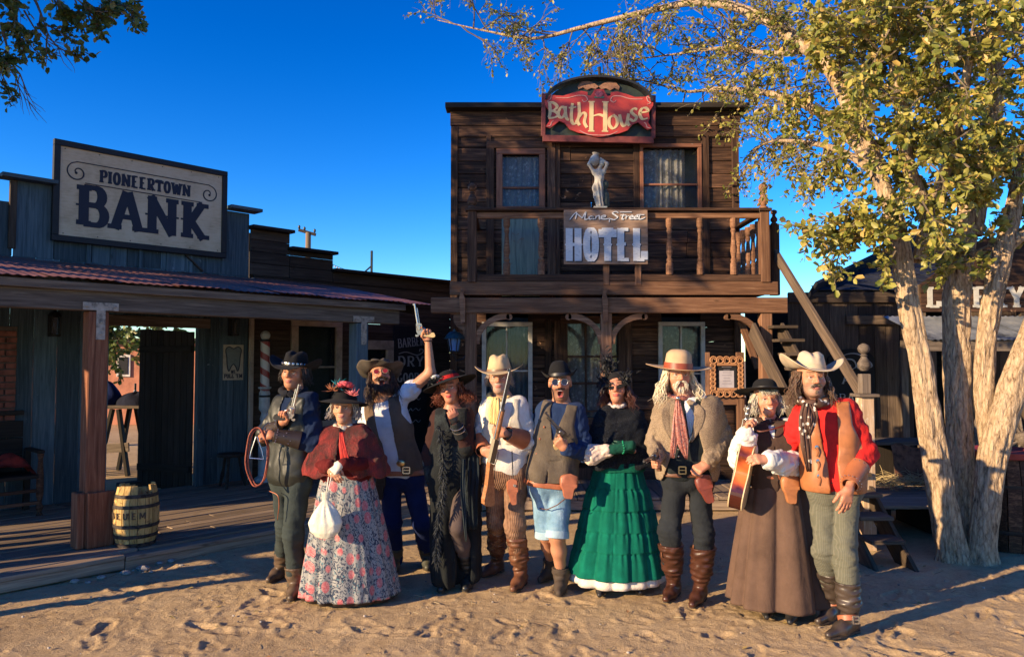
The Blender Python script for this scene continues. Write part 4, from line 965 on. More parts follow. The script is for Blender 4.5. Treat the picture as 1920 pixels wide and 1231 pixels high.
mb.build('rose', plain('rose_pink', (.45, .10, .12), .7), bs)
MB().box(Mq @ Vector((*pxm(0, 24), .004)), (.13, .01, .022)).build('rose_leaf', plain('leaf_green_paint', (.06, .20, .13), .7), bs)
mb = MB()
for sg in (-1, 1):
    pts = [(0, 48), (sg*8, 54), (sg*18, 58), (sg*32, 57), (sg*40, 48), (sg*38, 42), (sg*30, 46), (sg*22, 41), (sg*14, 45), (sg*6, 43)]
    mb.prism([pxm(*p) for p in (pts if sg < 0 else pts[::-1])], Mb @ Matrix.Translation((0, 0, .002)), .02)
mb.build('carved_leaf', plain('carved_wood_tan', (.26, .13, .08), .7, noise_amt=.3, nscale=30, bmp=.5), bs)
MB().lathe([(.022, 0), (.022, .02), (.012, .03), (.016, .07), (.022, .09), (.006, .12)], Matrix.Translation(Mb @ Vector((*pxm(-106, 30), .02))), 8).build('finial', plain('finial_cream', (.5, .42, .34), .6), bs, True)
mast = MB().tube([(bxx(1131), YW+.1, bzz(165)), (bxx(1131), YW+.1, bzz(112))], .022, 8).build('roof_mast', W_DARK, hotel)
# ------------------------------------------------------------------ carved notice frame, lantern
YN = YB+.10; nf = thing('notice_frame', 'ornate fretwork wooden frame holding a paper notice by the hotel porch', 'notice board', (HX(1362, YN), YN, HZ(745, YN)))
nx_ = lambda px: HX(px, YN); nz_ = lambda py: HZ(py, YN)
W_FRET = wood('fretwork_wood', ((.20, .08, .035), (.42, .20, .09), (.52, .30, .15)), var=.1)
x0, x1, z0, z1 = nx_(1332), nx_(1393), nz_(745), nz_(667)
mb = MB(); rg2 = random.Random(4)
def scall(a, b_, n, out):
    for i in range(n):
        p_ = Vector(a)+(Vector(b_)-Vector(a))*((i+.5)/n); r_ = (Vector(b_)-Vector(a)).length/n*.52
        ring = [p_ + Vector((r_*cos(k*pi/6), 0, r_*sin(k*pi/6))) for k in range(13)]; mb.tube(ring, .011, 5, cap=False)
        mb.tube([p_ + Vector((r_*.5*cos(k*pi/4), 0, r_*.5*sin(k*pi/4))) for k in range(6)], .008, 5)
for (a, b_, n) in (((x0, YN, z1-.05), (x1, YN, z1-.05), 5), ((x0, YN, z0+.05), (x1, YN, z0+.05), 5), ((x0+.03, YN, z0+.09), (x0+.03, YN, z1-.09), 6), ((x1-.03, YN, z0+.09), (x1-.03, YN, z1-.09), 6)): scall(a, b_, n, 0)
for (a, b_) in (((x0+.085, YN, z0+.11), (x0+.085, YN, z1-.11)), ((x1-.085, YN, z0+.11), (x1-.085, YN, z1-.11)), ((x0+.08, YN, z0+.105), (x1-.08, YN, z0+.105)), ((x0+.08, YN, z1-.105), (x1-.08, YN, z1-.105))): mb.beam(a, b_, .02, .025)
mb.build('fretwork', W_FRET, nf)
MB().box(((x0+x1)/2, YN+.02, (z0+z1)/2), (x1-x0-.15, .01, z1-z0-.2)).build('dark_back', M_DARKIN, nf)
MB().box(((x0+x1)/2+.0, YN+.008, (z0+z1)/2-.03), (x1-x0-.22, .004, z1-z0-.30)).build('paper', plain('paper_lilac', (.42, .38, .40), .9, noise_amt=.1), nf)
mb = MB()
for i in range(7): mb.box(((x0+x1)/2, YN+.0045, z0+.17+i*.034), (x1-x0-.28-.02*(i % 3), .002, .006))
mb.build('print_lines', plain('faint_print', (.22, .20, .23), .9), nf)
plank('post', (x1-.02, YN+.06, (HD+nz_(660))/2), (nz_(660)-HD, .09, .06), MZ, W_HBEAM, nf)
plank('rail', ((x0+x1)/2, YN+.06, nz_(752)), (x1-x0+.1, .03, .09), MX, W_HBEAM, nf)
plank('post', (x0-.02, YN+.06, (HD+nz_(660))/2), (nz_(660)-HD, .05, .05), MZ, W_HBEAM, nf)
lt = thing('porch_lantern', 'domed blue glass porch lantern on the left hotel post', 'lantern', (hx(852), YB-.05, hz(665)))
Mx = Matrix.Translation((hx(852), YB-.02, hz(642)))
MB().lathe([(.125, .045), (.115, .06), (.10, .09), (.06, .125), (.02, .135), (.015, .16)], Mx, 16).build('hood', plain('dark_teal_metal', (.03, .06, .065), .45, .5), lt, True)
mb = MB(); mb.lathe([(.02, -.16), (.03, -.13), (.055, -.12), (.06, -.105), (.02, -.10)], Mx, 10)
for a in range(6): mb.tube([Mx @ Vector((.055*cos(a*pi/3), .055*sin(a*pi/3), -.11)), Mx @ Vector((.085*cos(a*pi/3), .085*sin(a*pi/3), .05))], .006, 5)
mb.tube([Mx @ Vector((0, 0, -.15)), Mx @ Vector((.02, .03, -.22)), Mx @ Vector((.10, .05, -.2)), Mx @ Vector((.17, .05, -.12))], .012, 6); mb.build('cage', M_IRON, lt)
m, t, b = mat_new('blue_lamp_glass'); b.inputs['Base Color'].default_value = (.10, .22, .45, 1); b.inputs['Roughness'].default_value = .1; b.inputs['Alpha'].default_value = .75
MB().lathe([(.048, -.10), (.078, .048)], Mx, 14).build('glass', m, lt, True)
# ------------------------------------------------------------------ outside stair of the hotel
stair = thing('outside_stair', 'weathered plank stair with turned newel beside the hotel', 'stairs', (3.2, 8, 0))
XS0, XS1 = 3.06, 3.42
ya, yb = 9.02, 7.28
ra, rb_ = P(1453, 474, 9.20), P(1612, 733, 7.3)
board('handrail', ra, rb_ + (rb_-ra).normalized()*.12, .115, .045, W_LIV, stair, up=(0, 0, 1))
plank('top_newel', (P(1453, 474, 9.20).x, 9.22, (HZ(420, 9.2)+2.6)/2), (HZ(420, 9.2)-2.6, .10, .10), MZ, W_TRIM, stair, .006)
MB().lathe([(r_*.8, HZ(420, 9.2)+h*.6) for r_, h in fin], Matrix.Translation((P(1453, 474, 9.20).x, 9.22, 0)), 12).build('newel_finial', W_TRIM, stair, True)
drop = Vector((0, 0, .80))
for x_ in (XS0, XS1-.02):
    a, c_ = Vector((x_-.15, ra.y-.15, ra.z-.95)), Vector((x_, rb_.y+.02, rb_.z-.88)); e_ = a + (c_-a)*1.45
    board('stringer', a, e_, .20, .04, W_LIV, stair)
for i in range(13):
    s = (i+.5)/13; p_ = Vector((0, ra.y-.15, ra.z-.85)).lerp(Vector((0, rb_.y-.78, .15)), s)
    plank('tread', ((XS0+XS1)/2, p_.y, p_.z), (XS1-XS0-.06, .25, .035), MX, W_LIV, stair)
nzt = P(1611, 713, 7.25).z
plank('newel', (3.40, 7.22, nzt/2-.08), (nzt-.14, .125, .125), MZ, wood('flaking_newel', ((.2, .13, .08), (.36, .25, .16), (.5, .42, .33)), wear=((.55, .5, .42), .55)), stair, .006)
plank('newel_cap', (3.40, 7.22, nzt-.14), (.20, .20, .03), MX, W_PORCH, stair)
plank('newel_block', (3.40, 7.22, nzt-.03), (.19, .09, .09), MZ, W_PORCH, stair, .006)
MB().lathe([(r_*1.1, nzt+.06+h*.98) for r_, h in fin[2:]], Matrix.Translation((3.40, 7.22, 0)), 14).build('newel_finial', W_PORCH, stair, True)
# ------------------------------------------------------------------ livery barn on the right
YL = 11.0; lx = lambda px, Y=YL: HX(px, Y); lz = lambda py, Y=YL: HZ(py, Y)
liv = thing('livery_barn', 'dark vertical plank livery barn with shingled roof behind the tree', 'building', (6, YL, 0))
x = lx(1478); k = 0; lt_ = lz(549)
while x < lx(1695):
    w_ = R.uniform(.17, .24); plank('wall_board', (x+w_/2, YL+R.uniform(-.006, .006), lt_/2), (lt_, round(w_-.006, 3), .03), MZ, W_LIV, liv); x += w_
x_end = x
plank('top_rail', ((lx(1478)+x_end)/2, YL-.04, lt_-.07), (x_end-lx(1478), .05, .15), MX, W_LIV, liv)
plank('rail', ((lx(1585)+x_end)/2, YL-.05, lz(600)), (x_end-lx(1585), .05, .13), MX, W_LIV, liv)
for px in (1692, 1745): plank('door_post', (lx(px), YL-.04, 1.0), (2.0, .10, .06), MZ, W_PORCH, liv)
plank('door_head', (lx(1718), YL-.04, 2.04), (lx(1745)-lx(1692)+.1, .06, .10), MX, W_PORCH, liv)
x = x_end+.45
while x < 9.4:
    w_ = R.uniform(.17, .24); plank('wall_board', (x+w_/2, YL+R.uniform(-.006, .006), 1.6), (3.2, round(w_-.006, 3), .03), MZ, W_LIV, liv); x += w_
MB().box((6.2, YL+1.8, 1.4), (4.4, .03, 2.8)).build('back_wall', W_DARK, liv)
M_SHIN = wood('blue_black_shingles', ((.008, .010, .016), (.020, .024, .036), (.04, .046, .06)), axis=2, var=.4)
rA, rB, rC = P(1535, 549, YL+.1), P(1750, 452, YL+2.4), P(1700, 549, YL+.1)
eav0, eav1 = Vector((lx(1530, YL), YL-.05, lt_+.02)), Vector((9.5, YL-.05, lt_+.02)); rid0, rid1 = Vector((P(1745, 455, YL+2.6).x, YL+2.6, P(1745, 455, YL+2.6).z)), Vector((9.5, YL+2.6, P(1745, 455, YL+2.6).z))
for r_ in range(15):
    s0_, s1_ = r_/15, (r_+1.25)/15
    a = eav0.lerp(rid0, s0_); e_ = eav1.lerp(rid1, s0_); n_ = 26
    for i in range(12 if r_ < 13 else 8):
        L0 = a.lerp(Vector((a.x+3.2, a.y, a.z)), i/12); w_ = 3.2/12
        up_ = (rid1-eav1).normalized(); c_ = L0 + Vector((w_/2, 0, 0)) + up_*.105 + Vector((0, -.012, .016))
        plank('shingle', c_, (w_-.008, .235, .014), frame_m((1, 0, 0), y=up_+Vector((0, 0, -.06))), M_SHIN, liv, .003)
board('barge_board', eav0-Vector((.12, .1, .02)), rid0+Vector((-.12, .1, .12)), .34, .05, M_SHIN, liv, up=(.55, -.3, .8))
MB().add([eav0, eav1, rid1, rid0, eav0-Z3*.04, eav1-Z3*.04, rid1-Z3*.04, rid0-Z3*.04], [(0, 1, 2, 3), (7, 6, 5, 4), (0, 3, 7, 4), (1, 5, 6, 2), (0, 4, 5, 1), (3, 2, 6, 7)]).build('roof_deck', W_DARK, liv)
# sign gable over the awning
YG = 9.9; gx_ = lambda px: HX(px, YG); gz_ = lambda py: HZ(py, YG)
zs0, zs1 = gz_(585), gz_(533)
for i in range(3): plank('sign_backing', ((gx_(1728)+9.6)/2, YG, zs0+(i+.5)*(zs1-zs0)/3), (9.6-gx_(1728), .03, (zs1-zs0)/3-.005), MX, W_HOTEL, liv)
for px in (1732, 1925): plank('sign_post', (gx_(px), YG+.06, zs1/2), (zs1, .10, .10), MZ, W_LIV, liv)
MB().prism([(gx_(1728), 0), (9.6, 0), (9.6, .7), (gx_(1850), .62)], Matrix.Translation((0, YG+.03, zs1)) @ Matrix(((1, 0, 0, 0), (0, 0, -1, 0), (0, 1, 0, 0), (0, 0, 0, 1))), .03).build('gable_board', W_HOTEL, liv)
lsg = MB(); text(lsg, 'LIVERY', Matrix.Translation(((gx_(1738)+gx_(1924))/2, YG-.0165, gz_(557))) @ Matrix(((1, 0, 0, 0), (0, 0, -1, 0), (0, 1, 0, 0), (0, 0, 0, 1))), .27, .26, .13, .10, .11, gap=.1, width=gx_(1924)-gx_(1738)); lsg.build('livery_lettering', plain('dirty_white_letters', (.48, .46, .40), .8), liv)
M_GALV = plain('grey_tin', (.26, .28, .28), .5, .3, noise_amt=.4, nscale=3, c2=(.42, .42, .38))
for i in range(6):
    x0 = gx_(1655)+i*.62
    V_ = []; F4 = []
    for r_ in range(3):
        for j in range(21): xx = x0+.64*j/20; V_.append((xx, YG-.03-r_*.55, gz_(590)-.02-r_*.17+.008*sin(xx*80)))
    for r_ in range(2):
        for j in range(20): q_ = r_*21+j; F4.append((q_, q_+1, q_+22, q_+21))
    n_ = len(V_); V_ += [(a, b_, c_-.005) for a, b_, c_ in V_]; F4 += [tuple(q_+n_ for q_ in f[::-1]) for f in F4]
    mesh_np('awning_sheet', V_, F4, M_GALV, liv)
plank('awning_beam', (gx_(1655)+1.8, YG-1.05, gz_(590)-.43), (3.7, .09, .13), MX, W_PORCH, liv)
for x_ in (gx_(1655)+1.9, gx_(1655)+3.5): plank('awning_post', (x_, YG-1.05, (gz_(590)-.5)/2), (gz_(590)-.5, .10, .10), MZ, W_PORCH, liv)
# chalk sign leaning on the livery wall
cs = thing('chalk_sign', 'dark chalk lettered shop sign half hidden behind the stair rail', 'sign', (lx(1592), YL-.08, lz(790)))
MB().prism([(x, y) for x, y in [(-.34, -.62), (.34, -.62), (.34, .36)] + [(.34*cos(radians(a)), .36+.16*sin(radians(a))) for a in range(10, 180, 20)] + [(-.34, .36)]], Matrix.Translation((lx(1592), YL-.045, lz(720))) @ Matrix(((1, 0, 0, 0), (0, 0, -1, 0), (0, 1, 0, 0), (0, 0, 0, 1))), .03).build('slate', plain('slate_brown_black', (.012, .012, .012), .8), cs)
Mc2 = Matrix.Translation((lx(1592), YL-.0765, lz(720))) @ Matrix(((1, 0, 0, 0), (0, 0, -1, 0), (0, 1, 0, 0), (0, 0, 0, 1)))
mb = MB(); strokes(mb, [[(-.9, .25), (-.8, .05), (-.6, .2), (-.5, .35), (-.2, .45), (.1, .4), (.2, .2), (0, .1), (-.05, .25)], [(.2, .2), (.4, .1), (.6, .2), (.5, .35), (.3, .3)], [(-.6, .45), (-.2, .62), (.3, .62), (.8, .35), (.9, .2), (.75, .15)]], Mc2 @ Matrix.Translation((0, .18, 0)), .33, .42, .010, .022)
mb.build('scroll', M_CHALK, cs)
for tx_, ar_ in (('ANY', (.06, .08, .14, .16, .09, .06, .06)), ('BAZ', (-.02, -.20, .13, .14, .08, .06, .05)), ('RESTAURANT', (0, -.42, .06, .14, .08, 0, 0))): mb = MB(); text(mb, tx_, Mc2 @ Matrix.Translation((ar_[0], ar_[1], 0)), *ar_[2:]); mb.build('word', M_CHALK, cs)
# @ Matrix.Translation((.06, .08, 0)), .14, .16, .09, .06, .06); text(mb, 'BAZ', Mc2 @ Matrix.Translation((-.02, -.20, 0)), .13, .14, .08, .06, .05); text(mb, 'RESTAURANT', Mc2 @ Matrix.Translation((0, -.42, 0)), .10, .14, .08, 0, .0, width=.6)
# low platform, hay and junk by the barn
pf = thing('low_platform', 'low grey plank platform between the stair and the tree', 'platform', (4.2, 8, 0))
for i in range(7): plank('plank', (4.42, 7.62+i*.165, .33), (1.75, .157, .035), MX, W_DECK, pf)
for x_ in (3.7, 4.5, 5.2):
    plank('support', (x_, 8.1, .155), (.30, .9, .31), MX, W_DARK, pf)
js = thing('junk_bench', 'rough plank shelf with a rusted bent tin sheet by the barn door', 'bench', (5.0, 9.2, 0))
plank('shelf', (5.0, 9.1, .82), (1.4, .5, .04), MX, W_PORCH, js)
for x_ in (4.4, 5.6): plank('leg', (x_, 9.1, .4), (.8, .42, .05), MZ, W_DARK, js)
V_ = []; F4 = []
for i in range(16):
    for j in range(8): V_.append((4.45+1.0*i/15, 8.82+.03*sin(i*.8)-.14*(j/7), .80-.42*j/7+.03*sin(i*1.1+j)))
for i in range(15):
    for j in range(7): q_ = i*8+j; F4.append((q_, q_+8, q_+9, q_+1))
n_ = len(V_); V_ += [(a, b_+.008, c_) for a, b_, c_ in V_]; F4 += [tuple(q_+n_ for q_ in f[::-1]) for f in F4]
mesh_np('rusted_sheet', V_, F4, plain('rust', (.20, .085, .045), .85, .2, noise_amt=.5, nscale=12, bmp=.4), js)
rg = random.Random(12); mb = MB()
for i in range(420):
    a, l_ = rg.uniform(0, 2*pi), rg.uniform(.08, .28); p_ = Vector((rg.uniform(4.1, 5.5), rg.uniform(8.3, 8.75), .36+rg.uniform(0, .10))); d = Vector((cos(a), sin(a), rg.uniform(-.1, .5)))*l_
    mb.tube([p_, p_+d*.5+Z3*.02, p_+d], [.003, .003, .002], 3)
hay = mb.build('hay', plain('straw', (.42, .32, .16), .9)); tag(hay, 'loose dry straw heaped below the rusted tin sheet', 'straw', kind='stuff')
# wagon wheel leaning by the right edge
ww = thing('wagon_wheel', 'old wooden wagon wheel leaning behind the right tree trunk', 'wheel', (5.55, 8.2, .0))
wc = Vector((5.72, 8.35, .92)); ring = [wc + Vector((.52*cos(a*pi/16), .10*sin(a*pi/16)+.05, .52*sin(a*pi/16))) for a in range(33)]
MB().tube(ring, .032, 6, cap=False).build('rim', W_PORCH, ww, True); MB().ball(wc+Vector((0, .05, 0)), (.09, .10, .09), 10, 8).build('hub', W_PORCH, ww, True)
for a in range(12): MB().tube([wc+Vector((0, .05, 0)), ring[int(a*32/12)]], .016, 5).build('spoke', W_PORCH, ww)
plank('prop_block', (5.72, 8.42, .2), (.4, .2, .4), MX, W_DARK, ww)
# red rimmed half barrel at the right edge
hbx = G(1925, 1040)
rbar = thing('red_rim_barrel', 'dark stave barrel with a red painted rim at the right edge', 'barrel', (hbx.x, hbx.y+.35, 0)); rc = Vector((hbx.x+.03, hbx.y+.33, 0)); rh = P(1900, 848, rc.y-.3).z
for i in range(18):
    a0, a1 = 2*pi*i/18+.012, 2*pi*(i+1)/18-.012; V_ = []; F4 = []
    for k_ in range(7):
        s = k_/6; r_ = .30+.05*(1-(2*s-1)**2)
        for a, rr in ((a0, 0), (a1, 0), (a1, -.02), (a0, -.02)): V_.append((rc.x+(r_+rr)*cos(a), rc.y+(r_+rr)*sin(a), s*rh*.93))
    for k_ in range(6):
        for j in range(4): p_ = k_*4+j; q_ = k_*4+(j+1) % 4; F4.append((p_, q_, q_+4, p_+4))
    mesh_np('stave', V_, F4, W_HOTEL, rbar, smooth=False)
MB().lathe([(.30, rh*.92), (.34, rh*.93), (.35, rh*.99), (.31, rh), (.28, rh*.97)], Matrix.Translation(rc), 28).build('rim', plain('red_rim_paint', (.30, .04, .035), .5), rbar, True)
for s in (.2, .65): MB().lathe([(.337, s*rh-.02), (.343, s*rh), (.343, s*rh+.02)], Matrix.Translation(rc), 28, cap=False).build('hoop', M_IRON, rbar, True)
# ------------------------------------------------------------------ the yard behind the gate
sh_ = thing('red_shed', 'red earth walled shed with a white window seen through the open gate', 'building', (-9, 21, 0))
m_red = plain('red_stucco', (.42, .17, .10), .95, noise_amt=.2, nscale=2, bmp=.3)
xa, xb = P(150, 700, 21).x, P(420, 700, 21).x
MB().box(((xa+xb)/2, 21.6, 1.15+P(220, 722, 21).z*0), (xb-xa+3, 1.2, 2.3)).build('wall', m_red, sh_)
MB().box((P(233, 685, 21).x, 20.98, P(233, 685, 21).z), (.38, .06, .62)).build('window', M_WHITEP, sh_)
MB().box((P(233, 685, 21).x, 20.94, P(233, 685, 21).z), (.26, .02, .48)).build('pane', M_DARKIN, sh_)
MB().box(((xa+xb)/2, 21.6, 2.36), (xb-xa+3.4, 1.7, .1)).build('roof', W_DARK, sh_)
tb = thing('trestle_table', 'plank work table on splayed trestle legs in the yard', 'table', (-7.2, 12.2, 0))
tx = lambda px: P(px, 700, 12.0).x; tzz = P(230, 763, 11.8).z; ty = 12.0; cxx = tx(226)
plank('table_top', (cxx-.35, ty+.1, tzz), (1.7, .8, .045), frame_m((1, .12, 0)), W_PORCH, tb)
for dx in (-.75, .05):
    for dy in (-.22, .32):
        for sg in (-1, 1): board('leg', (cxx+dx+sg*.05, ty+dy, tzz-.03), (cxx+dx+sg*.24, ty+dy+(.05 if dy > 0 else -.05), 0), .09, .05, W_DARK, tb, up=(0, 1, 0))
board('brace', (cxx-.15, ty-.27, P(230, 832, 11.7).z-.08), (cxx+.30, ty-.27, P(230, 832, 11.7).z-.05), .14, .03, W_PORCH, tb)
M_BLUEB = cloth('blue_bag_cloth', (.02, .035, .16)); 
V_, F4 = [], []
for i in range(13):
    for j in range(16):
        s, a = i/12, 2*pi*j/16; r_ = .24*(1-s**2.2)**.6*(1+.12*sin(3*a+s*4)); V_.append((cxx-.25+r_*cos(a), ty+.05+r_*.7*sin(a), tzz+.024+.38*s+.02*sin(5*a)*s))
for i in range(12):
    for j in range(16): F4.append((i*16+j, i*16+(j+1) % 16, (i+1)*16+(j+1) % 16, (i+1)*16+j))
bg_ = mesh_np('blue_bag', V_, F4, M_BLUEB); tag(bg_, 'slumped blue cloth bag on the yard table', 'bag')
V_, F4 = [], []
for i in range(9):
    for j in range(24):
        s, a = i/8, 2*pi*j/24; r_ = (1-s**2.4)**.6*(1+.10*sin(4*a+s*3)+.06*sin(9*a)); V_.append((cxx+.22+.32*r_*cos(a), ty+.1+.22*r_*sin(a), tzz+.024+.20*s+.015*sin(6*a)*s))
for i in range(8):
    for j in range(24): F4.append((i*24+j, i*24+(j+1) % 24, (i+1)*24+(j+1) % 24, (i+1)*24+j))
cl_ = mesh_np('dark_bundle', V_, F4, cloth('dark_navy_bundle', (.012, .014, .03))); tag(cl_, 'dark folded cloth bundle on the yard table beside the blue bag', 'cloth')
bo = thing('bottle', 'clear bottle with a dark neck standing on the yard table', 'bottle', (cxx+.02, ty+.3, tzz)); Mx = Matrix.Translation((cxx+.06, ty+.36, tzz+.023))
MB().lathe([(.035, 0), (.037, .02), (.037, .17), (.016, .23)], Mx, 12).build('body', plain('milky_glass', (.35, .42, .42), .15), bo, True); MB().lathe([(.018, .225), (.018, .33), (.014, .335)], Mx, 10).build('neck', M_IRON, bo, True)
# ------------------------------------------------------------------ utility pole and mast behind the barber shop
up_ = thing('utility_pole', 'wooden utility pole with one crossarm rising behind the stepped parapet', 'utility pole', (P(578, 440, 30).x, 30, 0))
pz = P(578, 436, 30).z; px_ = P(578, 436, 30).x
MB().tube([(px_, 30, 0), (px_, 30, pz)], [.14, .11], 10).build('pole', wood('pole_wood', ((.07, .045, .028), (.14, .095, .06), (.22, .16, .10)), axis=2), up_, True)
c0, c1 = P(560, 431, 30), P(592, 440, 30); board('crossarm', c0, c1, .12, .1, W_DARK, up_)
for px, py in ((561, 429), (571, 432), (590, 436)): MB().lathe([(.03, 0), (.05, .06), (.045, .12), (.02, .15)], Matrix.Translation(P(px, py, 29.95)), 8).build('insulator', M_IRON, up_)
am = thing('roof_mast', 'thin dark mast with a diagonal stay behind the barber parapet', 'mast', P(697, 520, 13.6)); a0 = P(697, 470, 13.6)
MB().tube([a0, (a0.x, a0.y, 2.6)], .022, 8).build('mast', M_IRON, am); MB().tube([P(697, 498, 13.6), P(672, 520, 13.6)], .014, 6).build('stay', M_IRON, am)
lw = thing('light_string', 'sagging string of small pale bulbs running to the mast', 'string lights', P(697, 515, 13.6)); mb = MB(); pts = []
for i in range(22):
    s = i/21; p_ = P(610, 489, 12.4).lerp(P(697, 514, 13.6), s); p_.z -= .10*s*(1-s)*4*.5; pts.append(p_)
mb.tube(pts, .004, 4); mb.build('wire', M_IRON, lw); pb_ = plain('pale_bulb', (.6, .6, .58), .4)
for i, p_ in enumerate(pts[::1]): MB().ball(p_-Z3*.018, .013, 6, 5).build('bulb', pb_, lw)
# statue of a woman with an urn standing on the rail ledge
# ------------------------------------------------------------------ trees
def leaf_mat(name, stops, trans=.35):
    m, t, b = mat_new(name); a = t.nodes.new('ShaderNodeAttribute'); a.attribute_name = 'Col'
    t.links.new(a.outputs['Color'], b.inputs['Base Color']); b.inputs['Roughness'].default_value = .45; b.inputs['Specular IOR Level'].default_value = .45
    tr = t.nodes.new('ShaderNodeBsdfTranslucent'); t.links.new(a.outputs['Color'], tr.inputs[0]); ms = t.nodes.new('ShaderNodeMixShader'); ms.inputs[0].default_value = trans
    out = [n for n in t.nodes if n.type == 'OUTPUT_MATERIAL'][0]; t.links.new(b.outputs[0], ms.inputs[1]); t.links.new(tr.outputs[0], ms.inputs[2]); t.links.new(ms.outputs[0], out.inputs[0]); return m
M_LEAF = leaf_mat('leaf', None)
m, t, b = mat_new('furrowed_bark'); v = coords(t, (7, 7, 1.5), False); n1 = noise(t, v, 3.0, 8, .68, 1.4); vb_ = t.nodes.new('ShaderNodeTexVoronoi'); vb_.feature = 'DISTANCE_TO_EDGE'; vb_.inputs['Scale'].default_value = 1.0; wv_ = t.nodes.new('ShaderNodeVectorMath'); nz_b = t.nodes.new('ShaderNodeTexNoise'); nz_b.inputs['Scale'].default_value = 24; nz_b.inputs['Detail'].default_value = 4; t.links.new(coords(t, (1, 1, .6), False), nz_b.inputs['Vector']); t.links.new(coords(t, (30, 30, 5), False), wv_.inputs[0]); t.links.new(nz_b.outputs['Color'], wv_.inputs[1]); t.links.new(wv_.outputs[0], vb_.inputs['Vector']); crk = ramp(t, vb_.outputs['Distance'], [(.02, (0, 0, 0)), (.22, (1, 1, 1))]); n2 = noise(t, coords(t, (1, 1, .5), False), 40, 5, .7)
f = math_n(t, 'MULTIPLY', math_n(t, 'ADD', math_n(t, 'MULTIPLY', n1, .7), math_n(t, 'MULTIPLY', n2, .35)), math_n(t, 'ADD', math_n(t, 'MULTIPLY', crk, .22), .78))
t.links.new(ramp(t, f, [(.30, (.06, .038, .024)), (.40, (.30, .21, .13)), (.54, (.50, .37, .24)), (.70, (.60, .46, .31))]), b.inputs['Base Color']); b.inputs['Roughness'].default_value = .92; b.inputs['Specular IOR Level'].default_value = .1
bump(t, b, f, 1.0, .035); M_BARK = m
M_TWIG = plain('pale_twig_bark', (.15, .115, .08), .9, noise_amt=.3, nscale=20)
def smooth_path(pts, n=8):
    q = [Vector(p) for p in pts]; q = [q[0]*2-q[1]] + q + [q[-1]*2-q[-2]]; out = []
    for i in range(1, len(q)-2):
        for k in range(n):
            t_ = k/n; a, b_, c_, e = q[i-1], q[i], q[i+1], q[i+2]
            out.append(.5*(2*b_ + (c_-a)*t_ + (2*a-5*b_+4*c_-e)*t_*t_ + (3*b_-a-3*c_+e)*t_**3))
    return out + [q[-2]]
def trunk_mesh(name, pts, rads, par, nseg=48, sub=26, amp=.018, flare=.0, seed=0):
    path = smooth_path(pts, sub); k = len(path); V_ = np.zeros((k, nseg, 3)); rr = np.interp(np.linspace(0, len(pts)-1, k), range(len(pts)), rads)
    pv = Vector((1, 0, 0)); s_ = 0
    for i, p_ in enumerate(path):
        tg = (path[min(i+1, k-1)]-path[max(i-1, 0)]).normalized(); x_ = (pv - tg*pv.dot(tg)).normalized(); y_ = tg.cross(x_); pv = x_
        if i: s_ += (p_-path[i-1]).length
        a = np.arange(nseg)*2*pi/nseg; am_ = amp*min(1, rr[i]/.09)
        fur = np.abs(vnoise(a*2.6+seed+.5*np.sin(s_*5), np.full(nseg, s_*2.2), seed)-.5)*2
        lump = vnoise(np.cos(a)*1.5+seed, np.sin(a)*1.5+s_*1.8, seed+1)-.5
        w_ = np.where(a > 2*pi-.6, (2*pi-a)/.6, 1.0); fur = fur*w_ + fur[0]*(1-w_)
        r_ = rr[i]*(1+.16*lump) + am_*(np.clip(fur*2.2, 0, 1)-.6) + am_*.5*(vnoise(np.cos(a)*6+seed, np.sin(a)*6+s_*9, seed+2)-.5) + flare*max(0, 1-s_/.25)**2*(1+.5*np.sin(a*4+seed))
        V_[i] = np.array(p_)[None]+r_[:, None]*(np.cos(a)[:, None]*np.array(x_)+np.sin(a)[:, None]*np.array(y_))
    id_ = np.arange(k*nseg).reshape(k, nseg); nx2 = np.roll(id_, -1, 1)
    F4 = np.stack([id_[:-1], nx2[:-1], nx2[1:], id_[1:]], -1).reshape(-1, 4)
    return mesh_np(name, V_.reshape(-1, 3), F4, M_BARK, par), path
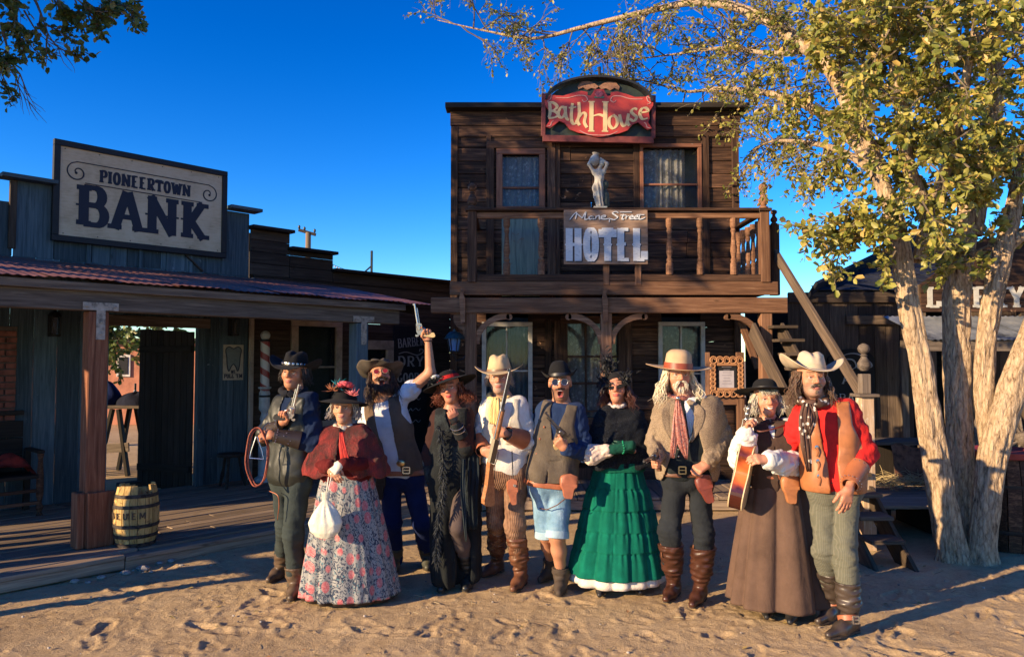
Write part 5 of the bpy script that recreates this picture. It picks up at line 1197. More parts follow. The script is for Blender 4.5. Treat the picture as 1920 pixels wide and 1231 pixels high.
class Foliage:
    def __init__(s, seed, cols, size, twig_r=.004): s.r = random.Random(seed); s.V = []; s.F = []; s.C = []; s.tw = MB(); s.cols = cols; s.size = size; s.nl = 0; s.keep = []; s.twr = twig_r; s.prob = .85
    def leaf(s, p_, d, sz=None):
        r = s.r; L_ = (sz or s.size)*r.uniform(.55, 1.35); W_ = L_*r.uniform(.24, .33); d = d.normalized(); nrm = Vector((r.gauss(0, .7), r.gauss(0, .7), r.gauss(.5, .6)))
        x_ = d.cross(nrm); x_ = x_.normalized() if x_.length > .01 else Vector((1, 0, 0)); nrm = x_.cross(d); b_ = len(s.V)
        cu = r.uniform(-.15, .15)*L_
        for a, w_, z_ in ((0, 0, 0), (.24, .80, .04), (.72, .95, .02), (1, 0, -.08)):
            if w_ == 0: s.V.append(p_+d*(L_*a)+nrm*(z_*L_+cu*a*a))
            else:
                s.V.append(p_+d*(L_*a)+x_*W_*w_+nrm*(.10*L_+cu*a*a)); s.V.append(p_+d*(L_*a)+nrm*(cu*a*a)); s.V.append(p_+d*(L_*a)-x_*W_*w_+nrm*(.10*L_+cu*a*a))
        s.F += [(b_, b_+2, b_+1, b_+1), (b_, b_+3, b_+2, b_+2), (b_+1, b_+2, b_+5, b_+4), (b_+2, b_+3, b_+6, b_+5), (b_+4, b_+5, b_+7, b_+7), (b_+5, b_+6, b_+7, b_+7)]
        k = r.random(); c0, c1 = s.cols[0], s.cols[1]; c_ = [c0[i]+(c1[i]-c0[i])*k for i in range(3)]
        if r.random() < .12: c_ = list(s.cols[2])
        s.C += [c_]*8; s.nl += 1
    def twig(s, p_, d, length, depth, leaves, spread=.7, droop=.1):
        """a twig that wanders, forks and carries leaves"""
        r = s.r; n = 5; pts = [p_.copy()]; dd = d.normalized(); rad0 = s.twr*(1+depth*1.1)
        for i in range(n):
            dd = (dd + Vector((r.gauss(0, .16), r.gauss(0, .16), r.gauss(0, .13)-droop*.25))).normalized(); pts.append(pts[-1]+dd*length/n)
            if depth > 0 and i >= 1:
                for _ in range(r.choice((1, 1, 2))):
                    sd = (dd + Vector((r.gauss(0, spread), r.gauss(0, spread), r.gauss(0, spread*.8)))).normalized(); s.twig(pts[-1], sd, length*r.uniform(.4, .65), depth-1, leaves, spread, droop)
            if depth <= 1:
                for _ in range(leaves if r.random() < s.prob else 0): s.leaf(pts[-1]+Vector((r.gauss(0, .01),)*3), (dd*.6 + Vector((r.gauss(0, .7), r.gauss(0, .7), r.gauss(-.1, .6)))))
        s.tw.tube(pts, [rad0*(1-.75*i/n) for i in range(n+1)], 4 if depth < 2 else 5, cap=False)
    def finish(s, par, near=None):
        V_ = np.array([tuple(v) for v in s.V], np.float32); F4 = np.array(s.F, np.int32); C_ = np.array(s.C, np.float32)
        o = s.tw.build('twigs', M_TWIG, par, 60); o['kind'] = 'stuff'
        n = s.nl; pick = np.zeros(n, bool)
        if near is not None:                      # the 300 leaves that show largest become parts of their own
            d = np.linalg.norm(V_[::8]-np.array(near), axis=1); q_ = V_[::8]; pxl = 960+1400*q_[:, 0]/np.maximum(q_[:, 1], .1); pyl = 675-1400*(q_[:, 2]-1.8)/np.maximum(q_[:, 1], .1)
            d = np.where((pxl > 10) & (pxl < 1910) & (pyl > 5) & (pyl < 1225), d, 99); pick[np.argsort(d)[:300]] = True
            for i in np.where(pick)[0]:
                c_ = V_[i*8].copy(); fl = F4[i*6:i*6+6]-i*8
                me = bpy.data.meshes.new('leaf'); me.from_pydata([tuple(x) for x in V_[i*8:i*8+8]], [], [tuple(f) if f[2] != f[3] else tuple(f[:3]) for f in fl.tolist()])
                a = me.attributes.new('Col', 'FLOAT_COLOR', 'POINT'); a.data.foreach_set('color', np.c_[C_[i*8:i*8+8], np.ones(8)].ravel()); me.materials.append(M_LEAF); link(bpy.data.objects.new('leaf', me), par)
        rest = np.where(~pick)[0]; vi = (rest[:, None]*8+np.arange(8)).ravel(); ff = (np.arange(len(rest))[:, None, None]*8 + (F4.reshape(n, 6, 4)[0])[None]-0).reshape(-1, 4)
        tri = np.concatenate([ff.reshape(-1, 6, 4)[:, [0, 1, 4, 5], :3].reshape(-1, 3), ff.reshape(-1, 6, 4)[:, [2, 3]][..., [0, 1, 2]].reshape(-1, 3), ff.reshape(-1, 6, 4)[:, [2, 3]][..., [0, 2, 3]].reshape(-1, 3)])
        o = mesh_np('foliage', V_[vi], tri, M_LEAF, par, C_[vi]); o['kind'] = 'stuff'; return o
OLIVE = ((.12, .16, .026), (.48, .41, .09), (.54, .37, .11))
tree = thing('cottonwood_tree', 'tall multi trunked tree with furrowed pale bark at the right edge', 'tree', G(1800, 1055))
TY = G(1780, 1052).y+.05
def TP(px, py, dy=0): return P(px, py, TY+dy)
trk = []
specs = [([(1792, 1066, 0), (1775, 980, 0), (1752, 850, 0), (1730, 700, 0), (1702, 560, .05), (1682, 430, .1), (1650, 330, .2), (1612, 225, .35)], [.185, .150, .140, .125, .118, .105, .085, .060], 1),
         ([(1806, 1056, .22), (1800, 950, .25), (1798, 800, .3), (1795, 620, .35), (1798, 500, .4), (1812, 420, .45), (1815, 300, .5)], [.18, .145, .15, .155, .16, .12, .08], 2),
         ([(1842, 1072, -.05), (1846, 980, -.05), (1862, 850, -.05), (1880, 780, -.05), (1912, 690, -.05), (1950, 590, -.08), (1985, 480, -.1)], [.175, .145, .150, .155, .150, .135, .11], 3),
         ([(1858, 850, .10), (1848, 740, .12), (1850, 640, .15), (1872, 500, .2), (1895, 420, .25), (1915, 300, .35)], [.10, .115, .11, .115, .10, .06], 4)]
specs = [(p_, [r_*.74 for r_ in q_], n_) for p_, q_, n_ in specs]
for pts, rads, sd in specs:
    o, path = trunk_mesh('trunk', [TP(*p) for p in pts], rads, tree, 56, 30, .022, .05 if sd < 4 else 0, sd); trk.append(path)
limbs = [([(1650, 330, .2), (1610, 235, .5), (1560, 135, .8), (1517, 93, 1.1), (1411, 25, 2.0), (1310, 4, 2.9), (1200, 25, 3.6), (1090, 52, 4.0), (1000, 72, 4.2), (910, 58, 4.4), (820, 38, 4.5)], [.085, .08, .075, .07, .06, .05, .04, .032, .022, .014, .006]),
         ([(1640, 310, .2), (1570, 235, .7), (1496, 190, 1.6), (1420, 172, 2.6), (1350, 166, 3.6), (1290, 172, 4.0), (1240, 160, 4.1), (1180, 145, 4.2)], [.06, .05, .045, .04, .03, .02, .012, .006]),
         ([(1770, 470, .35), (1735, 400, .3), (1700, 300, .2), (1690, 180, .1), (1660, 60, .1), (1640, -40, .2)], [.09, .075, .06, .05, .04, .03]),
         ([(1820, 440, .45), (1850, 300, .4), (1870, 150, .4), (1840, 0, .4)], [.1, .08, .06, .04]),
         ([(1722, 490, .05), (1735, 420, .1), (1770, 330, .0), (1800, 200, -.3), (1830, 60, -.5)], [.055, .05, .045, .04, .03]),
         ([(1650, 330, .2), (1590, 290, .4), (1530, 270, 1.2), (1450, 265, 2.6), (1405, 285, 3.8)], [.045, .035, .028, .018, .008]),
         ([(1692, 450, .1), (1660, 440, -.1), (1610, 445, -.2), (1560, 450, -.3)], [.03, .02, .012, .005]),
         ([(1520, 95, 1.1), (1440, 100, 2.0), (1360, 90, 3.0), (1280, 100, 3.8), (1200, 110, 4.2), (1130, 118, 4.3)], [.035, .028, .022, .016, .010, .005]),
         ([(1880, 470, .2), (1920, 440, .2), (1980, 420, .2)], [.06, .05, .04])]
lp = []
for i, (pts, rads) in enumerate(limbs):
    o, path = trunk_mesh('limb', [TP(*p) for p in pts], rads, tree, 20, 12, .006, 0, 20+i); lp.append(path)
fo = Foliage(11, OLIVE, .066)
rr = fo.r
def spread_along(path, lo, hi, step, length, depth, leaves, spread=.8, droop=.12, bias=None):
    k = len(path); i0, i1 = int(k*lo), int(k*hi); acc = 0
    for i in range(max(1, i0), min(k-1, i1)):
        acc += (path[i]-path[i-1]).length
        while acc > step:
            acc -= step; tg = (path[i+1]-path[i-1]).normalized() if i+1 < k else (path[i]-path[i-1]).normalized()
            d = tg*.5 + Vector((rr.gauss(0, 1), rr.gauss(0, 1), rr.gauss(.1, .8)))
            if bias: d += Vector(bias)
            fo.twig(path[i], d, length*rr.uniform(.6, 1.3), depth, leaves, spread, droop)
    
SZ = fo.size; fo.size = .050; fo.prob = .55
spread_along(lp[0], .50, .99, .16, .62, 2, 1, .5, .3)          # thin limb reaching left over the street
spread_along(lp[0], .16, .50, .16, .55, 2, 1, .6)
spread_along(lp[1], .30, .99, .14, .55, 2, 1, .6, .25)
spread_along(lp[5], .35, .99, .16, .45, 2, 1, .7, .5)
spread_along(lp[7], .15, .99, .15, .55, 2, 1, .6)
fo.size = SZ; fo.prob = .85
spread_along(lp[6], .2, .99, .10, .34, 1, 2, .6)
for i in (2, 3, 4): spread_along(lp[i], .25, 1, .16, .60, 2, 2, .8, .2)
spread_along(lp[8], .1, 1, .12, .5, 2, 2)
# masses of the crown: leafy sprays filling the upper right
for i in range(250):
    px = rr.triangular(1470, 1960, 1780); py = rr.uniform(-40, 400)
    lim = 1462 + max(0, (py-170))*.66 + 60*sin(py*.03)
    if px < lim: continue
    if py > 330 and px < 1640: continue
    if py > 270 and rr.random() < .62: continue
    if rr.random() < .12: continue
    dy = rr.uniform(-1.1, 1.0)
    d = Vector((rr.gauss(0, 1), rr.gauss(-.3, 1), rr.gauss(-.1, .8)))
    fo.twig(TP(px, py, dy), d, rr.uniform(.25, .45), 1, 2, .9, .3)
for i in range(22):
    px = rr.uniform(1560, 1700); py = rr.uniform(370, 470)
    fo.twig(TP(px, py, rr.uniform(-.4, .3)), Vector((rr.gauss(-.4, 1), rr.gauss(-.3, 1), rr.gauss(-.1, .6))), rr.uniform(.2, .34), 1, 2, .8, .3)
for i in range(46):
    px = rr.uniform(1445, 1580); py = rr.uniform(50, 335)
    fo.twig(P(px, py, TY+rr.uniform(.7, 1.7)), Vector((rr.gauss(-.2, 1), rr.gauss(0, 1), rr.gauss(-.1, .7))), rr.uniform(.22, .36), 1, 1, .9, .3)
# bare pale dead twigs hanging
for px, py in ((1155, 60), (1150, 75), (1145, 70), (1165, 62)):
    p_ = P(px, py, TY+3.8); l0, fo_leaf = 0, fo.leaf; fo.leaf = lambda *a, **k: None; fo.twig(p_, Vector((rr.uniform(-.6, .2), rr.uniform(-.3, .3), -1)), .45, 2, 0, .5, .1); fo.leaf = fo_leaf
fo.finish(tree, (0, 0, CAMH))
# ------------------------------------------------------------------ tree on the left, mostly out of frame: its branches hang in and it shades the hotel
t2_ = thing('leafy_tree', 'dark leafy tree whose drooping branches enter the top left corner', 'tree', (-7.6, 3.9, 0))
pth = [(-8.4, 4.2, 0), (-8.3, 4.2, 1.2), (-8.1, 4.4, 2.6), (-7.7, 4.9, 3.9), (-7.3, 5.4, 5.2), (-6.9, 6.0, 6.3)]
o, tp_ = trunk_mesh('trunk', pth, [.26, .20, .18, .14, .10, .05], t2_, 28, 8, .02, .08, 31)
lb = [[(-7.7, 4.9, 3.9), (-6.6, 5.8, 4.9), (-5.6, 6.5, 5.5), (-4.9, 7.0, 5.7)], [(-7.3, 5.4, 5.2), (-6.3, 6.2, 5.9), (-5.2, 6.9, 6.2)], [(-7.7, 4.9, 3.9), (-7.6, 4.6, 4.8), (-7.4, 4.5, 5.6)], [(-7.9, 4.7, 3.2), (-8.6, 5.6, 4.2), (-8.9, 6.4, 5.0)], [(-7.6, 5.0, 4.2), (-7.5, 4.5, 5.2), (-7.2, 4.3, 6.0)], [(-7.5, 5.1, 4.5), (-7.0, 5.6, 5.5), (-6.6, 6.2, 6.4)]]
l2 = []
for i, p_ in enumerate(lb):
    o, pp = trunk_mesh('limb', p_, [.09-.05*i/5, .06, .035, .015][:len(p_)] if len(p_) == 4 else [.08, .05, .02], t2_, 14, 8, .008, 0, 40+i); l2.append(pp)
fo = Foliage(23, ((.05, .085, .022), (.17, .21, .05), (.26, .21, .06)), .075, .005); rr = fo.r
for pp in l2: spread_along(pp, .25, 1, .16, .7, 2, 2, .8, .3)
spread_along(tp_, .6, 1, .15, .7, 2, 2, .8, .2)
for i in range(20):                                      # the body of the crown in clumps, high above the porch roof
    c_ = Vector((rr.gauss(-7.0, .8), rr.gauss(5.5, .85), rr.uniform(4.6, 8.4)))
    for k in range(8):
        p_ = c_+Vector((rr.gauss(0, .2), rr.gauss(0, .2), rr.gauss(0, .2)))
        if p_.x > -.72*p_.y-.35: p_.x = -.72*p_.y-.35-rr.random()*.5
        fo.twig(p_, Vector((rr.gauss(0, 1), rr.gauss(0, 1), rr.gauss(0, .7))), .38, 1, 2, .9, .3)
# sprays that hang into the corner of the picture
for (px, py, d, l_) in ((20, -20, (.3, 0, -1), .42), (60, -10, (.6, 0, -.8), .50), (110, -25, (.9, 0, -.5), .45), (165, -10, (.9, 0, -.25), .38), (5, 60, (.3, 0, -.8), .34), (-10, 110, (.6, 0, -.6), .34), (-20, 130, (.5, .1, -.5), .36), (140, -20, (.3, 0, -.7), .3), (90, -30, (.2, 0, -.8), .3)):
    fo.twig(P(px, py, 7.2), Vector(d), l_, 1 if py > 100 else 2, 1, .45, .2)
for (px, py) in ((45, 20), (70, 45), (10, 95), (20, 110)):
    sv = fo.leaf; fo.leaf = lambda *a, **k: None; fo.twig(P(px, py, 7.2), Vector((.35, 0, -.9)), .45, 1, 0, .35, .1); fo.leaf = sv
fo.finish(t2_)
# ------------------------------------------------------------------ small tree in the yard, seen through the gate
t3 = thing('yard_tree', 'leafy green tree in the yard seen through the gate opening', 'tree', (-9.2, 15.5, 0))
cy_ = P(225, 640, 15.5); o, pp = trunk_mesh('trunk', [(cy_.x-.9, 15.5, 0), (cy_.x-.8, 15.5, 1.2), (cy_.x-.5, 15.4, 2.4), (cy_.x-.2, 15.3, 3.6)], [.16, .12, .09, .03], t3, 14, 8, .01, .04, 61)
fo = Foliage(29, ((.05, .10, .02), (.16, .20, .05), (.28, .26, .08)), .13, .006); rr = fo.r
for i in range(260):
    a, e_ = rr.uniform(0, 2*pi), rr.gauss(0, 1); p_ = Vector((cy_.x-.2+1.5*rr.gauss(0, .55), 15.4+rr.gauss(0, .6), 2.5+rr.gauss(0, .5)))
    if p_.z < 1.65: p_.z = 1.65+rr.random()*.5
    fo.twig(p_, Vector((rr.gauss(0, 1), rr.gauss(0, 1), rr.gauss(-.2, .7))), .35, 0, 3, .8, .3)
fo.finish(t3)
# ------------------------------------------------------------------ organic shapes: distance fields meshed with surface nets
f32 = np.float32
def A3(v): return np.array(tuple(v), f32)
def cone(p, a, b, ra, rb):
    a, b = A3(a), A3(b); ba = b-a; l2 = float(ba @ ba) + 1e-9; pa = p-a
    t_ = np.clip((pa @ ba)/l2, 0, 1); return np.sqrt(((pa - t_[:, None]*ba)**2).sum(1)) - (ra+(rb-ra)*t_)
def ellip(q, c, r):
    r = np.array(r, f32); d = q-np.array(c, f32); k0 = np.sqrt(((d/r)**2).sum(1)); k1 = np.sqrt(((d/(r*r))**2).sum(1)) + 1e-9
    return k0*(k0-1)/k1
def smin(a, b, k):
    h = np.clip(.5+.5*(b-a)/k, 0, 1); return b+(a-b)*h - k*h*(1-h)
def smax(a, b, k): return -smin(-a, -b, k)
def wob(p, seed, wl, n=5):
    """cheap smooth noise field, about -1..1"""
    r = np.random.RandomState(seed); o = np.zeros(len(p), f32)
    for i in range(n):
        d = r.normal(size=3); d /= np.linalg.norm(d); k = 2*pi/wl*r.uniform(.6, 1.6); o += np.sin(p @ (d*k).astype(f32) + r.uniform(0, 6.28) + 1.3*np.sin(p @ (np.roll(d, 1)*k*.5).astype(f32)))
    return o/n**.5*.8
def surf(fn, lo, hi, h, pad=.03):
    lo = np.array(lo, f32)-pad; hi = np.array(hi, f32)+pad; C = 4; H = C*h
    nb = np.maximum(2, np.ceil((hi-lo)/H).astype(int)); ax = [lo[i]+H*(np.arange(nb[i])+.5)-h*.5 for i in range(3)]
    cg = np.stack(np.meshgrid(*ax, indexing='ij'), -1).reshape(-1, 3).astype(f32); dc = fn(cg); act = np.abs(dc) < H*1.15
    n = nb*C; D = np.repeat(np.repeat(np.repeat(np.where(dc < 0, -H, H).astype(f32).reshape(nb), C, 0), C, 1), C, 2)
    bi = np.stack(np.unravel_index(np.where(act)[0], nb), -1); off = np.stack(np.meshgrid(*[np.arange(C)]*3, indexing='ij'), -1).reshape(-1, 3)
    fi = (bi[:, None]*C+off[None]).reshape(-1, 3); pts = (lo+fi*h).astype(f32)
    dv = np.concatenate([fn(pts[i:i+200000]) for i in range(0, len(pts), 200000)]) if len(pts) else np.zeros(0, f32)
    D[fi[:, 0], fi[:, 1], fi[:, 2]] = dv
    s = D < 0; c8 = [s[i:n[0]-1+i, j:n[1]-1+j, k:n[2]-1+k] for i in (0, 1) for j in (0, 1) for k in (0, 1)]
    al = c8[0].copy(); an = c8[0].copy()
    for c_ in c8[1:]: al &= c_; an |= c_
    ce = np.stack(np.where(an & ~al), -1)
    if len(ce) == 0: return np.zeros((0, 3), f32), np.zeros((0, 4), np.int32)
    idx = np.full(n-1, -1, np.int32); idx[ce[:, 0], ce[:, 1], ce[:, 2]] = np.arange(len(ce))
    co = np.array([(i, j, k) for i in (0, 1) for j in (0, 1) for k in (0, 1)]); val = np.stack([D[ce[:, 0]+a, ce[:, 1]+b, ce[:, 2]+c_] for a, b, c_ in co], -1)
    acc = np.zeros((len(ce), 3), f32); cnt = np.zeros(len(ce), f32)
    for a in range(8):
        for b in range(a+1, 8):
            if np.abs(co[a]-co[b]).sum() != 1: continue
            va, vb = val[:, a], val[:, b]; m_ = (va < 0) != (vb < 0); t_ = np.where(m_, va/np.where(m_, va-vb, 1), 0)
            acc += np.where(m_[:, None], co[a]+t_[:, None]*(co[b]-co[a]), 0); cnt += m_
    V = lo + h*(ce+acc/cnt[:, None]); F = []
    for d in range(3):
        u, v = (d+1) % 3, (d+2) % 3; sl0 = [slice(None)]*3; sl1 = [slice(None)]*3; sl0[d] = slice(0, -1); sl1[d] = slice(1, None)
        e0, e1 = s[tuple(sl0)], s[tuple(sl1)]; ee = np.stack(np.where(e0 != e1), -1); ok = (ee[:, u] > 0) & (ee[:, v] > 0) & (ee[:, u] < n[u]-1) & (ee[:, v] < n[v]-1); ee = ee[ok]
        if not len(ee): continue
        ins = e0[tuple(ee.T)]; q = []
        for (du, dv_) in ((-1, -1), (0, -1), (0, 0), (-1, 0)):
            c_ = ee.copy(); c_[:, u] += du; c_[:, v] += dv_; q.append(idx[c_[:, 0], c_[:, 1], c_[:, 2]])
        q = np.stack(q, -1); q[~ins] = q[~ins][:, ::-1]; F.append(q)
    F = np.concatenate(F); F = F[(F >= 0).all(1)]
    return V.astype(f32), F
def join_parts(parts):
    V = []; F = []; o = 0
    for v, f in parts: V.append(v); F.append(f+o); o += len(v)
    return np.concatenate(V), np.concatenate(F)

M_SKIN = vcol('skin', .5, .35, .12, .15, 220, namt=.10, nscale=60)
# ------------------------------------------------------------------ people
class Person:
    def __init__(s, label, Y, J, head, skin=(.50, .27, .17), yaw=0, pitch=0, roll=0, hs=1.0, fat=1.0, brow=(.10, .06, .04), lips=(.42, .14, .11), mouth=0, stub=None, smile=0, age=0, fem=0):
        hs *= 1.10; s.Y = Y; s.J = {k: (P(v[0], v[1], Y+(v[2] if len(v) > 2 else 0))) for k, v in J.items() if k[0] != 'g'}
        for k in 'ab':
            if 'gk'+k in J: pass
            if 'ga'+k in J: a = G(*J['ga'+k][:2]); s.J['a'+k] = Vector((a.x, a.y, .085)); tt = G(*J['gt'+k][:2]); s.J['t'+k] = Vector((tt.x, tt.y, .032))
        mid_ = (s.J['sa']+s.J['sb'])/2
        for k in 'ab': s.J['s'+k] = s.J['s'+k].lerp(mid_, .07)+Vector((0, 0, .016))
        j = s.J; base = (j['aa']+j['ab'])/2 if 'aa' in j else (j['ha']+j['hb'])/2
        s.T = thing('person', label, 'person', (base.x, base.y, 0)); s.fat = fat
        s.hd = P(*head, Y); s.hs = hs; s.skin = np.array(skin, f32)*np.array((.92, .84, .76), f32); s.yaw = yaw
        fw = Vector((sin(radians(yaw))*cos(radians(pitch)), -cos(radians(yaw))*cos(radians(pitch)), sin(radians(pitch)))); sd = fw.cross(Z3); sd = (-sd if sd.x < 0 else sd); sd.normalize()
        sd = (Matrix.Rotation(radians(roll), 3, fw) @ sd).normalized(); up = sd.cross(fw); up = up if up.z > 0 else -up
        s.hm = Matrix((sd, fw, up)); s.HR = np.array([tuple(sd), tuple(fw), tuple(up)], f32).T*(1/hs); s.HM = (Matrix.Translation(s.hd) @ Matrix((sd, fw, up)).transposed().to_4x4() @ Matrix.Scale(hs, 4))
        s.brow, s.lips, s.mouth, s.stub, s.smile, s.age, s.fem = brow, lips, mouth, stub, smile, age, fem
        S_, H_ = (j['sa']+j['sb'])/2, (j['ha']+j['hb'])/2; s.S, s.H = S_, H_; s.up = (S_-H_).normalized(); s.side = (j['sb']-j['sa']); s.side = (s.side - s.up*s.side.dot(s.up)).normalized(); s.fwd = s.side.cross(s.up); s.hands = []
        w = (j['sb']-j['sa']).length; s.w = w; hw = (j['hb']-j['ha']).length
        def row(tt, half, r, k=.09): c_ = S_.lerp(H_, tt)+s.fwd*(.015 if tt < .5 else .005); v_ = s.side if tt < .6 else s.side.lerp((j['hb']-j['ha']).normalized(), .6); return (c_-v_*half, c_+v_*half, r, r, k)
        nb_ = S_+s.up*.055-s.fwd*.01
        s.sf = lambda p: np.full(len(p), 9, f32)
        s.torso = [row(.06, w*.30, .070, .06), (nb_, j['sa'].lerp(S_, .12)+s.up*.004, .048, .050, .05), (nb_, j['sb'].lerp(S_, .12)+s.up*.004, .048, .050, .05), row(.25, w*.27, .104*fat), row(.45, w*.25, .098*fat), row(.70, w*.21, .088*fat), row(.92, w*.20, .096*fat)]
        s.hips = [row(.70, w*.21, .088*fat), row(.92, w*.20, .096*fat), (j['ha']-s.up*.02, j['hb']-s.up*.02, .096*fat, .096*fat, .08)]
        s.neckp = [(S_+s.up*.02+s.fwd*-.01, s.hd - Vector(s.hm[2])*.07*hs - Vector(s.hm[1])*.015, .062*hs*(1-.16*fem), .056*hs*(1-.14*fem), .05)]
        s.arm = {}; s.leg = {}
        for k in 'ab':
            s.arm[k] = [(j['s'+k], j['e'+k], .055, .045, .05), (j['e'+k], j['w'+k], .045, .029, .02)]
            if 'k'+k in j: s.leg[k] = [(j['h'+k], j['k'+k], .082, .058, .06), (j['k'+k], j['k'+k].lerp(j['a'+k], .35), .060, .058, .03), (j['k'+k].lerp(j['a'+k], .35), j['a'+k], .058, .036, .03)]
    # ---- distance fields
    def U_(s, p, prims, off=0.0, k0=None):
        d = None
        for (a, b, ra, rb, k) in prims:
            e = cone(p, a, b, ra+off, rb+off); d = e if d is None else smin(d, e, k0 or k)
        return d
    def loc(s, p):                       # torso coordinates: side, forward, up from shoulder line
        q = p-A3(s.S); return q @ A3(s.side), q @ A3(s.fwd), q @ A3(s.up)
    def head_d(s, p):
        q = (p-A3(s.hd)) @ s.HR; q = q.astype(f32); ax = np.abs(q[:, 0]); m = np.c_[ax, q[:, 1:]]
        jo = .018*s.mouth; fm = 1-.08*s.fem
        d = ellip(q, (0, -.012, .032), (.077, .096, .088)); d = smin(d, ellip(q, (0, .022, -.032-jo*.4), (.060*fm, .076, .086+jo*.5)), .03)
        d = smin(d, ellip(q, (0, .060-jo*.3, -.093-jo), (.034*fm, .030, .026)), .035)
        d = smin(d, ellip(m, (.040, .058, -.030), (.024, .024, .024)), .025)
        d = smin(d, cone(m, (0, .084, .026), (.036, .076, .024), .015, .013), .016)
        d = smax(d, -(np.sqrt(((m-np.array((.031, .101, .002), f32))**2).sum(1))-.0145), .012)
        d = np.minimum(d, np.sqrt(((m-np.array((.031, .0795, .001), f32))**2).sum(1))-.0132)
        d = smin(d, cone(m, (.018, .0935, .008), (.044, .082, .006), .0062, .0055), .006)
        d = smin(d, cone(q, (0, .092, .014), (0, .114, -.026), .008, .0135), .010)
        d = smin(d, ellip(m, (.012, .100, -.032), (.010, .012, .009)), .008)
        sm = .006*s.smile*(ax/.022)**2
        qz = np.c_[q[:, 0], q[:, 1]+.25*ax*ax/.02*.1, q[:, 2]-sm]
        d = smin(d, ellip(qz, (0, .0935, -.058), (.023, .011, .0055)), .006); d = smin(d, ellip(qz, (0, .0925, -.0685-jo*1.9), (.020, .011, .0065)), .006)
        if s.mouth: d = smax(d, -ellip(q, (0, .098, -.066-jo*.8), (.0185, .028, .005+.016*s.mouth)), .005)
        if s.age: d = d + .0012*s.age*np.sin(q[:, 2]*420+14*ax)*np.clip((q[:, 1]-.03)*20, 0, 1)
        ear = ellip(m, (.077, -.004, -.008), (.010, .020, .031)); ear = smax(ear, -ellip(m, (.084, .002, -.004), (.006, .010, .016)), .006); d = smin(d, ear, .008)
        return d*s.hs
    def head_col(s, V):
        q = (V-A3(s.hd)) @ s.HR; ax = np.abs(q[:, 0]); c_ = np.tile(s.skin, (len(V), 1)); z, f_ = q[:, 2], q[:, 1]
        def put(m_, col, a=1.0): c_[m_] = c_[m_]*(1-a)+np.array(col, f32)*a
        put((ax > .022) & (ax < .055) & (np.abs(z+.03) < .022) & (f_ > .05), s.skin*np.array((1.08, .82, .80)), .7); put((f_ > .10) & (np.abs(z+.03) < .015), s.skin*np.array((1.08, .85, .82)), .7)
        put((np.hypot((ax-.031)/.024, (z-.002)/.015) < 1) & (f_ > .05), s.skin*np.array((.80, .72, .70)), .8)  # eye sockets darkened in the skin colour, shade painted round the eyes
        put((np.abs(z-(.030-.12*(ax-.03)**2*20)) < .0052) & (ax > .011) & (ax < .050) & (f_ > .05), s.brow, .85)
        if s.stub is not None:
            put((z < -.045) & (f_ > .015) & (z > -.135), s.stub, .55); put((z < -.040) & (z > -.057) & (ax < .034) & (f_ > .07), s.stub, .8)
        jo = .018*s.mouth; sm = .006*s.smile*(ax/.022)**2
        put((np.abs(z-sm+.060) < .0055) & (ax < .023) & (f_ > .085), s.lips, .9); put((np.abs(z-sm+.069+jo*1.9) < .0062) & (ax < .020) & (f_ > .083-jo), s.lips, .9)
        if s.smile >= 1: put((np.abs(z-sm+.0645) < .0045) & (ax < .019) & (f_ > .085), (.72, .66, .56), 1)
        eb = np.sqrt((ax-.031)**2+(f_-.0795)**2+(z-.001)**2); e_ = (eb < .0142) & (f_ > .080)
        put(e_, (.46, .40, .36)); put(e_ & (np.hypot(ax-.031, z-.001) < .0074), (.03, .02, .015)); put((z > .006) & (z < .0125) & (ax > .015) & (ax < .047) & (f_ > .078), s.skin*.45 if not s.fem else (.06, .035, .03), .6)
        if s.mouth:
            ins = ellip(q, (0, .098, -.066-jo*.8), (.0185, .028, .005+.016*s.mouth)) < .0035; put(ins, (.10, .012, .012)); put(ins & (z > -.063) & (f_ > .078), (.75, .70, .62)); put(ins & (z < -.075-jo) & (f_ > .07), (.40, .09, .09))
        return c_
    def add_hand(s, k, F, Nn, curl=(.5, .6, .4), thumb=.5, sc=1.0, spread=.0, glove=None, index=None, side=1):
        """hand at the wrist: F towards the fingers, Nn out of the palm, thumb on side*(F x Nn)"""
        w = s.J['w'+k]; F = Vector(F).normalized(); Nn = Vector(Nn); Nn = (Nn-F*Nn.dot(F)).normalized(); T = F.cross(Nn)*side; pr = []
        for i, (o_, l_, b_) in enumerate(((.029, .070, .083), (.0095, .079, .087), (-.0105, .073, .084), (-.029, .057, .077))):
            pr.append((w+T*o_*.55*sc+F*.012*sc, w+T*o_*sc+F*b_*sc, .0155*sc, .0125*sc, .014))
            p_ = w+T*o_*sc+F*b_*sc; a = 0; cu = index if (index is not None and i == 0) else curl
            for q_, (ll, c_) in enumerate(zip((.46, .30, .24), cu)):
                a += c_; d = F*cos(a)+Nn*sin(a)+T*(spread*(1.5-i)*.5)*cos(a); d.normalize(); e = p_+d*l_*ll*sc; pr.append((p_, e, (.0098-.001*q_)*sc, (.0090-.001*q_)*sc, .006)); p_ = e
        b_ = w+T*.020*sc+F*.022*sc; d1 = (F*.75+T*(.75-.3*thumb)+Nn*(.25+.5*thumb)).normalized(); m_ = b_+d1*.044*sc; d2 = (F*.9+T*(.25-.8*thumb)+Nn*(.15+.4*thumb)).normalized(); n_ = m_+d2*.030*sc; e = n_+(d2+Nn*.25-T*.25*thumb).normalized()*.026*sc
        pr += [(b_, m_, .0165*sc, .0125*sc, .014), (m_, n_, .0115*sc, .0105*sc, .006), (n_, e, .0105*sc, .0085*sc, .006)]
